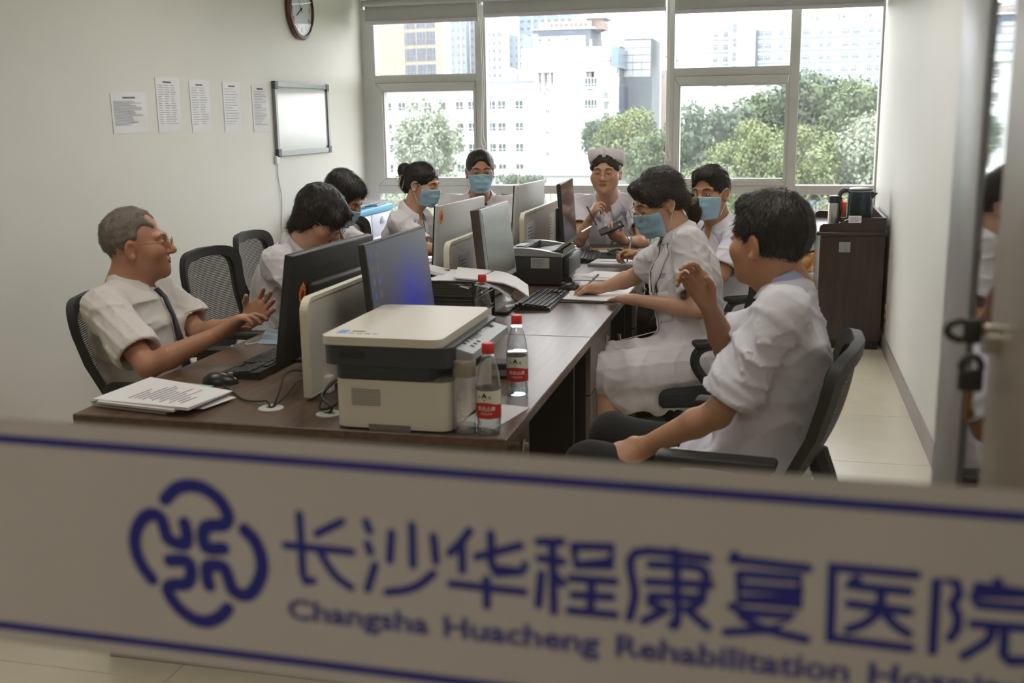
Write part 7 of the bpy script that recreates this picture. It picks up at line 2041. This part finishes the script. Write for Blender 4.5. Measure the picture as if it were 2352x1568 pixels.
pk = p.C.hit(p.tp(-.075, .33, p.tl - .20), -p.tf, .5, .006) - np.array(p.O); pk2 = p.C.hit(p.tp(-.07, .33, p.tl - .26), -p.tf, .5, .008) - np.array(p.O)
MB().tube([tuple(pk + p.ax * .02), tuple(pk2)], .003, 6).build('pocket_pen', M_penb, p.root, True)
bc = p.C.hit(p.tp(.02, .33, p.tl - .40), -p.tf, .5, .02)
bb = MB(); bb.T = Matrix.Translation(V(bc) - V(p.O)) @ Matrix(np.stack([p.tr, p.ax, -p.tf], 1).tolist()).to_4x4(); bb.rbox((-.055, -.03, -.002), (.055, .03, .002), .0015).build('name_badge', mat('badge_cream', srgb(206, 196, 178), .4), p.root)
bb = MB(); bb.T = Matrix.Translation(V(bc) - V(p.O)) @ Matrix(np.stack([p.tr, p.ax, -p.tf], 1).tolist()).to_4x4(); bb.box((-.045, -.022, -.0026), (.03, .006, -.0021)).build('badge_print', M_ink_d, p.root.children[-1])
p.hair('ponytail', M_hairb, 12); p.face(open_=.3, mouth=False); p.mask(); p.glasses(M_gold, .0265, .022, .006, 2.2)
rows = [np.array([p.hp(.036 * math.sin(a), -.118 + .036 * math.cos(a), -.055 + z) for a in [2 * PI * i / 16 for i in range(17)]]) for z in (-.014, .0, .014)]
p.sheet('scarf_tie', rows, mat('scarf_black_cream', srgb(30, 28, 28), .7, color2=srgb(200, 188, 160), vscale=60), None, .004)
h7 = p
for k in (1, -1):
    S2 = SDF(p.an[k] - A3(.24, .24, .1), p.an[k] + A3(.24, .24, .08), .009, .009)
    S2.cone(p.an[k] - p.f * .035 - A3(0, 0, .043), p.an[k] + p.f * .16 - A3(0, 0, .05), .043, .036, .03); S2.cut(A3(0, 0, .003), (0, 0, -1), .004)
    link('shoe', S2.mesh('shoe', M_black, p.O), p.root)
# ---- man with mask behind the writing woman
p = Person('short-haired man in a blue mask looking at the camera behind the writing woman', (-.20, 5.48, .50), (-.275, 5.46, 1.0), (-.325, 5.41, 1.165), (-.85, -.53), (-.42, -.91), math.radians(3), math.radians(3), False, 'tan', 1.0, fine=.0042, hs=1.04)
p.arm(-1, (-.25, 5.17, .79), (-.48, 5.30, .79), None, (0, 0, -1), (.3, .4, .2)); p.arm(+1, (-.52, 5.70, .80), (-.70, 5.715, .80), (-.9, -.1, .2), (-.1, -.5, -.8), ((.6, .9, .5), (.7, 1., .6), (.8, 1.1, .6), (.9, 1.1, .6)), .1, .5)
p.body(); p.inner(mat('pale_shirt', srgb(190, 204, 216), .8), 'pale_shirt'); p.coat(M_coat2, sleeve=.84, vneck=.2, hem=.7, seed=81, skirt_drop=.08); p.lapels(M_coat2); p.trousers(M_trou)
p.hair('short', M_hair, 13); p.face(open_=.85, mouth=False); p.mask()
h8 = p
# ---- man in the right foreground, back turned
p = Person('dark-haired man in a white coat with his back turned, hand raised, in the right foreground', (-.03, 2.97, .52), (.045, 3.03, 1.06), (-.018, 3.02, 1.205), (-.95, .10), (-.81, .59), math.radians(0), 0, False, 'tan', 1.06, fine=.0044, hs=1.08)
p.arm(-1, (-.135, 2.80, .765), (-.33, 2.83, .655), (-.85, .2, -.45), (.2, .5, -.8), (.4, .5, .3))
p.arm(+1, (-.135, 3.27, .84), (-.185, 3.10, 1.01), (-.45, -.12, .86), (-.45, -.80, .05), ((.35, .5, .35), (.5, .65, .4), (.65, .75, .5), (.75, .8, .5)), .25, .75)
for k in (1, -1):
    p.kn[k] = p.hip[k] + A3(-.44, .02 + .06 * k, .06); p.an[k] = A3(p.kn[k][0] + .02, p.kn[k][1], .09)
p.body(); p.inner(M_blue, 'blue_shirt'); p.coat(M_coat2, sleeve=.86, vneck=.22, hem=.45, flare=.026, seed=91, skirt_drop=.10, ripple=.006); p.lapels(M_coat2, .22)
p.collar(M_blue, 'shirt_collar', .064, .076, .085, 34, -.03, .02); p.trousers(M_trou)
p.hair('short', M_hair, 14); p.face(open_=.8)
h9 = p

# ------------------------------------------------------------------ things in hands
pen('black pen in the nurse\'s raised hand', (-1.03, 6.27, .905), (-1.10, 6.30, 1.02), M_penb, M_chrome)
pen('grey and black pen in the writing woman\'s hand', (-.868, 4.745, .757), (-.765, 4.695, .852), M_peng, M_penb)
pen('clear pen in the hand of the man behind the writing woman', (-.775, 5.70, .775), (-.755, 5.72, .905), M_peng, M_penb)
t = thing('mobile_phone', 'black mobile phone in the nurse\'s left hand', 'phone', (-.935, 6.185, .905))
t.rotation_euler = (.35, -.38, .25)
MB().rbox((-.075, -.038, -.006), (.075, .038, .006), .005).build('phone_case', M_black, t, True); MB().box((-.07, -.034, .006), (.07, .034, .0064)).build('phone_screen', M_scr_dk, t)

# ------------------------------------------------------------------ chairs under and around them
az = lambda f: math.atan2(f[1], f[0])
chair('black mesh chair showing between the older man and the bobbed woman', -2.17, 4.26, math.radians(2))
chair('black mesh chair further along the left wall, behind the woman with the bob', -2.31, 4.96, math.radians(8))
chair('black mesh chair in front of the blue-topped cabinet', -2.13, 5.72, math.radians(-4))
chair('black mesh chair the older man leans back in', -2.035, 3.37, az((.985, .17)), .12)
chair('black mesh chair of the man with his back turned', -.135, 2.96, az((-.95, .10)), .13)
chair('black mesh chair under the writing woman', -.26, 4.40, az((-.93, -.26)))
chair('black mesh chair with an armrest behind the writing woman', -.27, 5.44, az((-.85, -.53)))
chair('black mesh chair hidden behind the nurse', -1.05, 7.02, az((.08, -1)))
chair('black mesh chair hidden behind the man with the stethoscope', -1.97, 7.05, az((.22, -.97)))
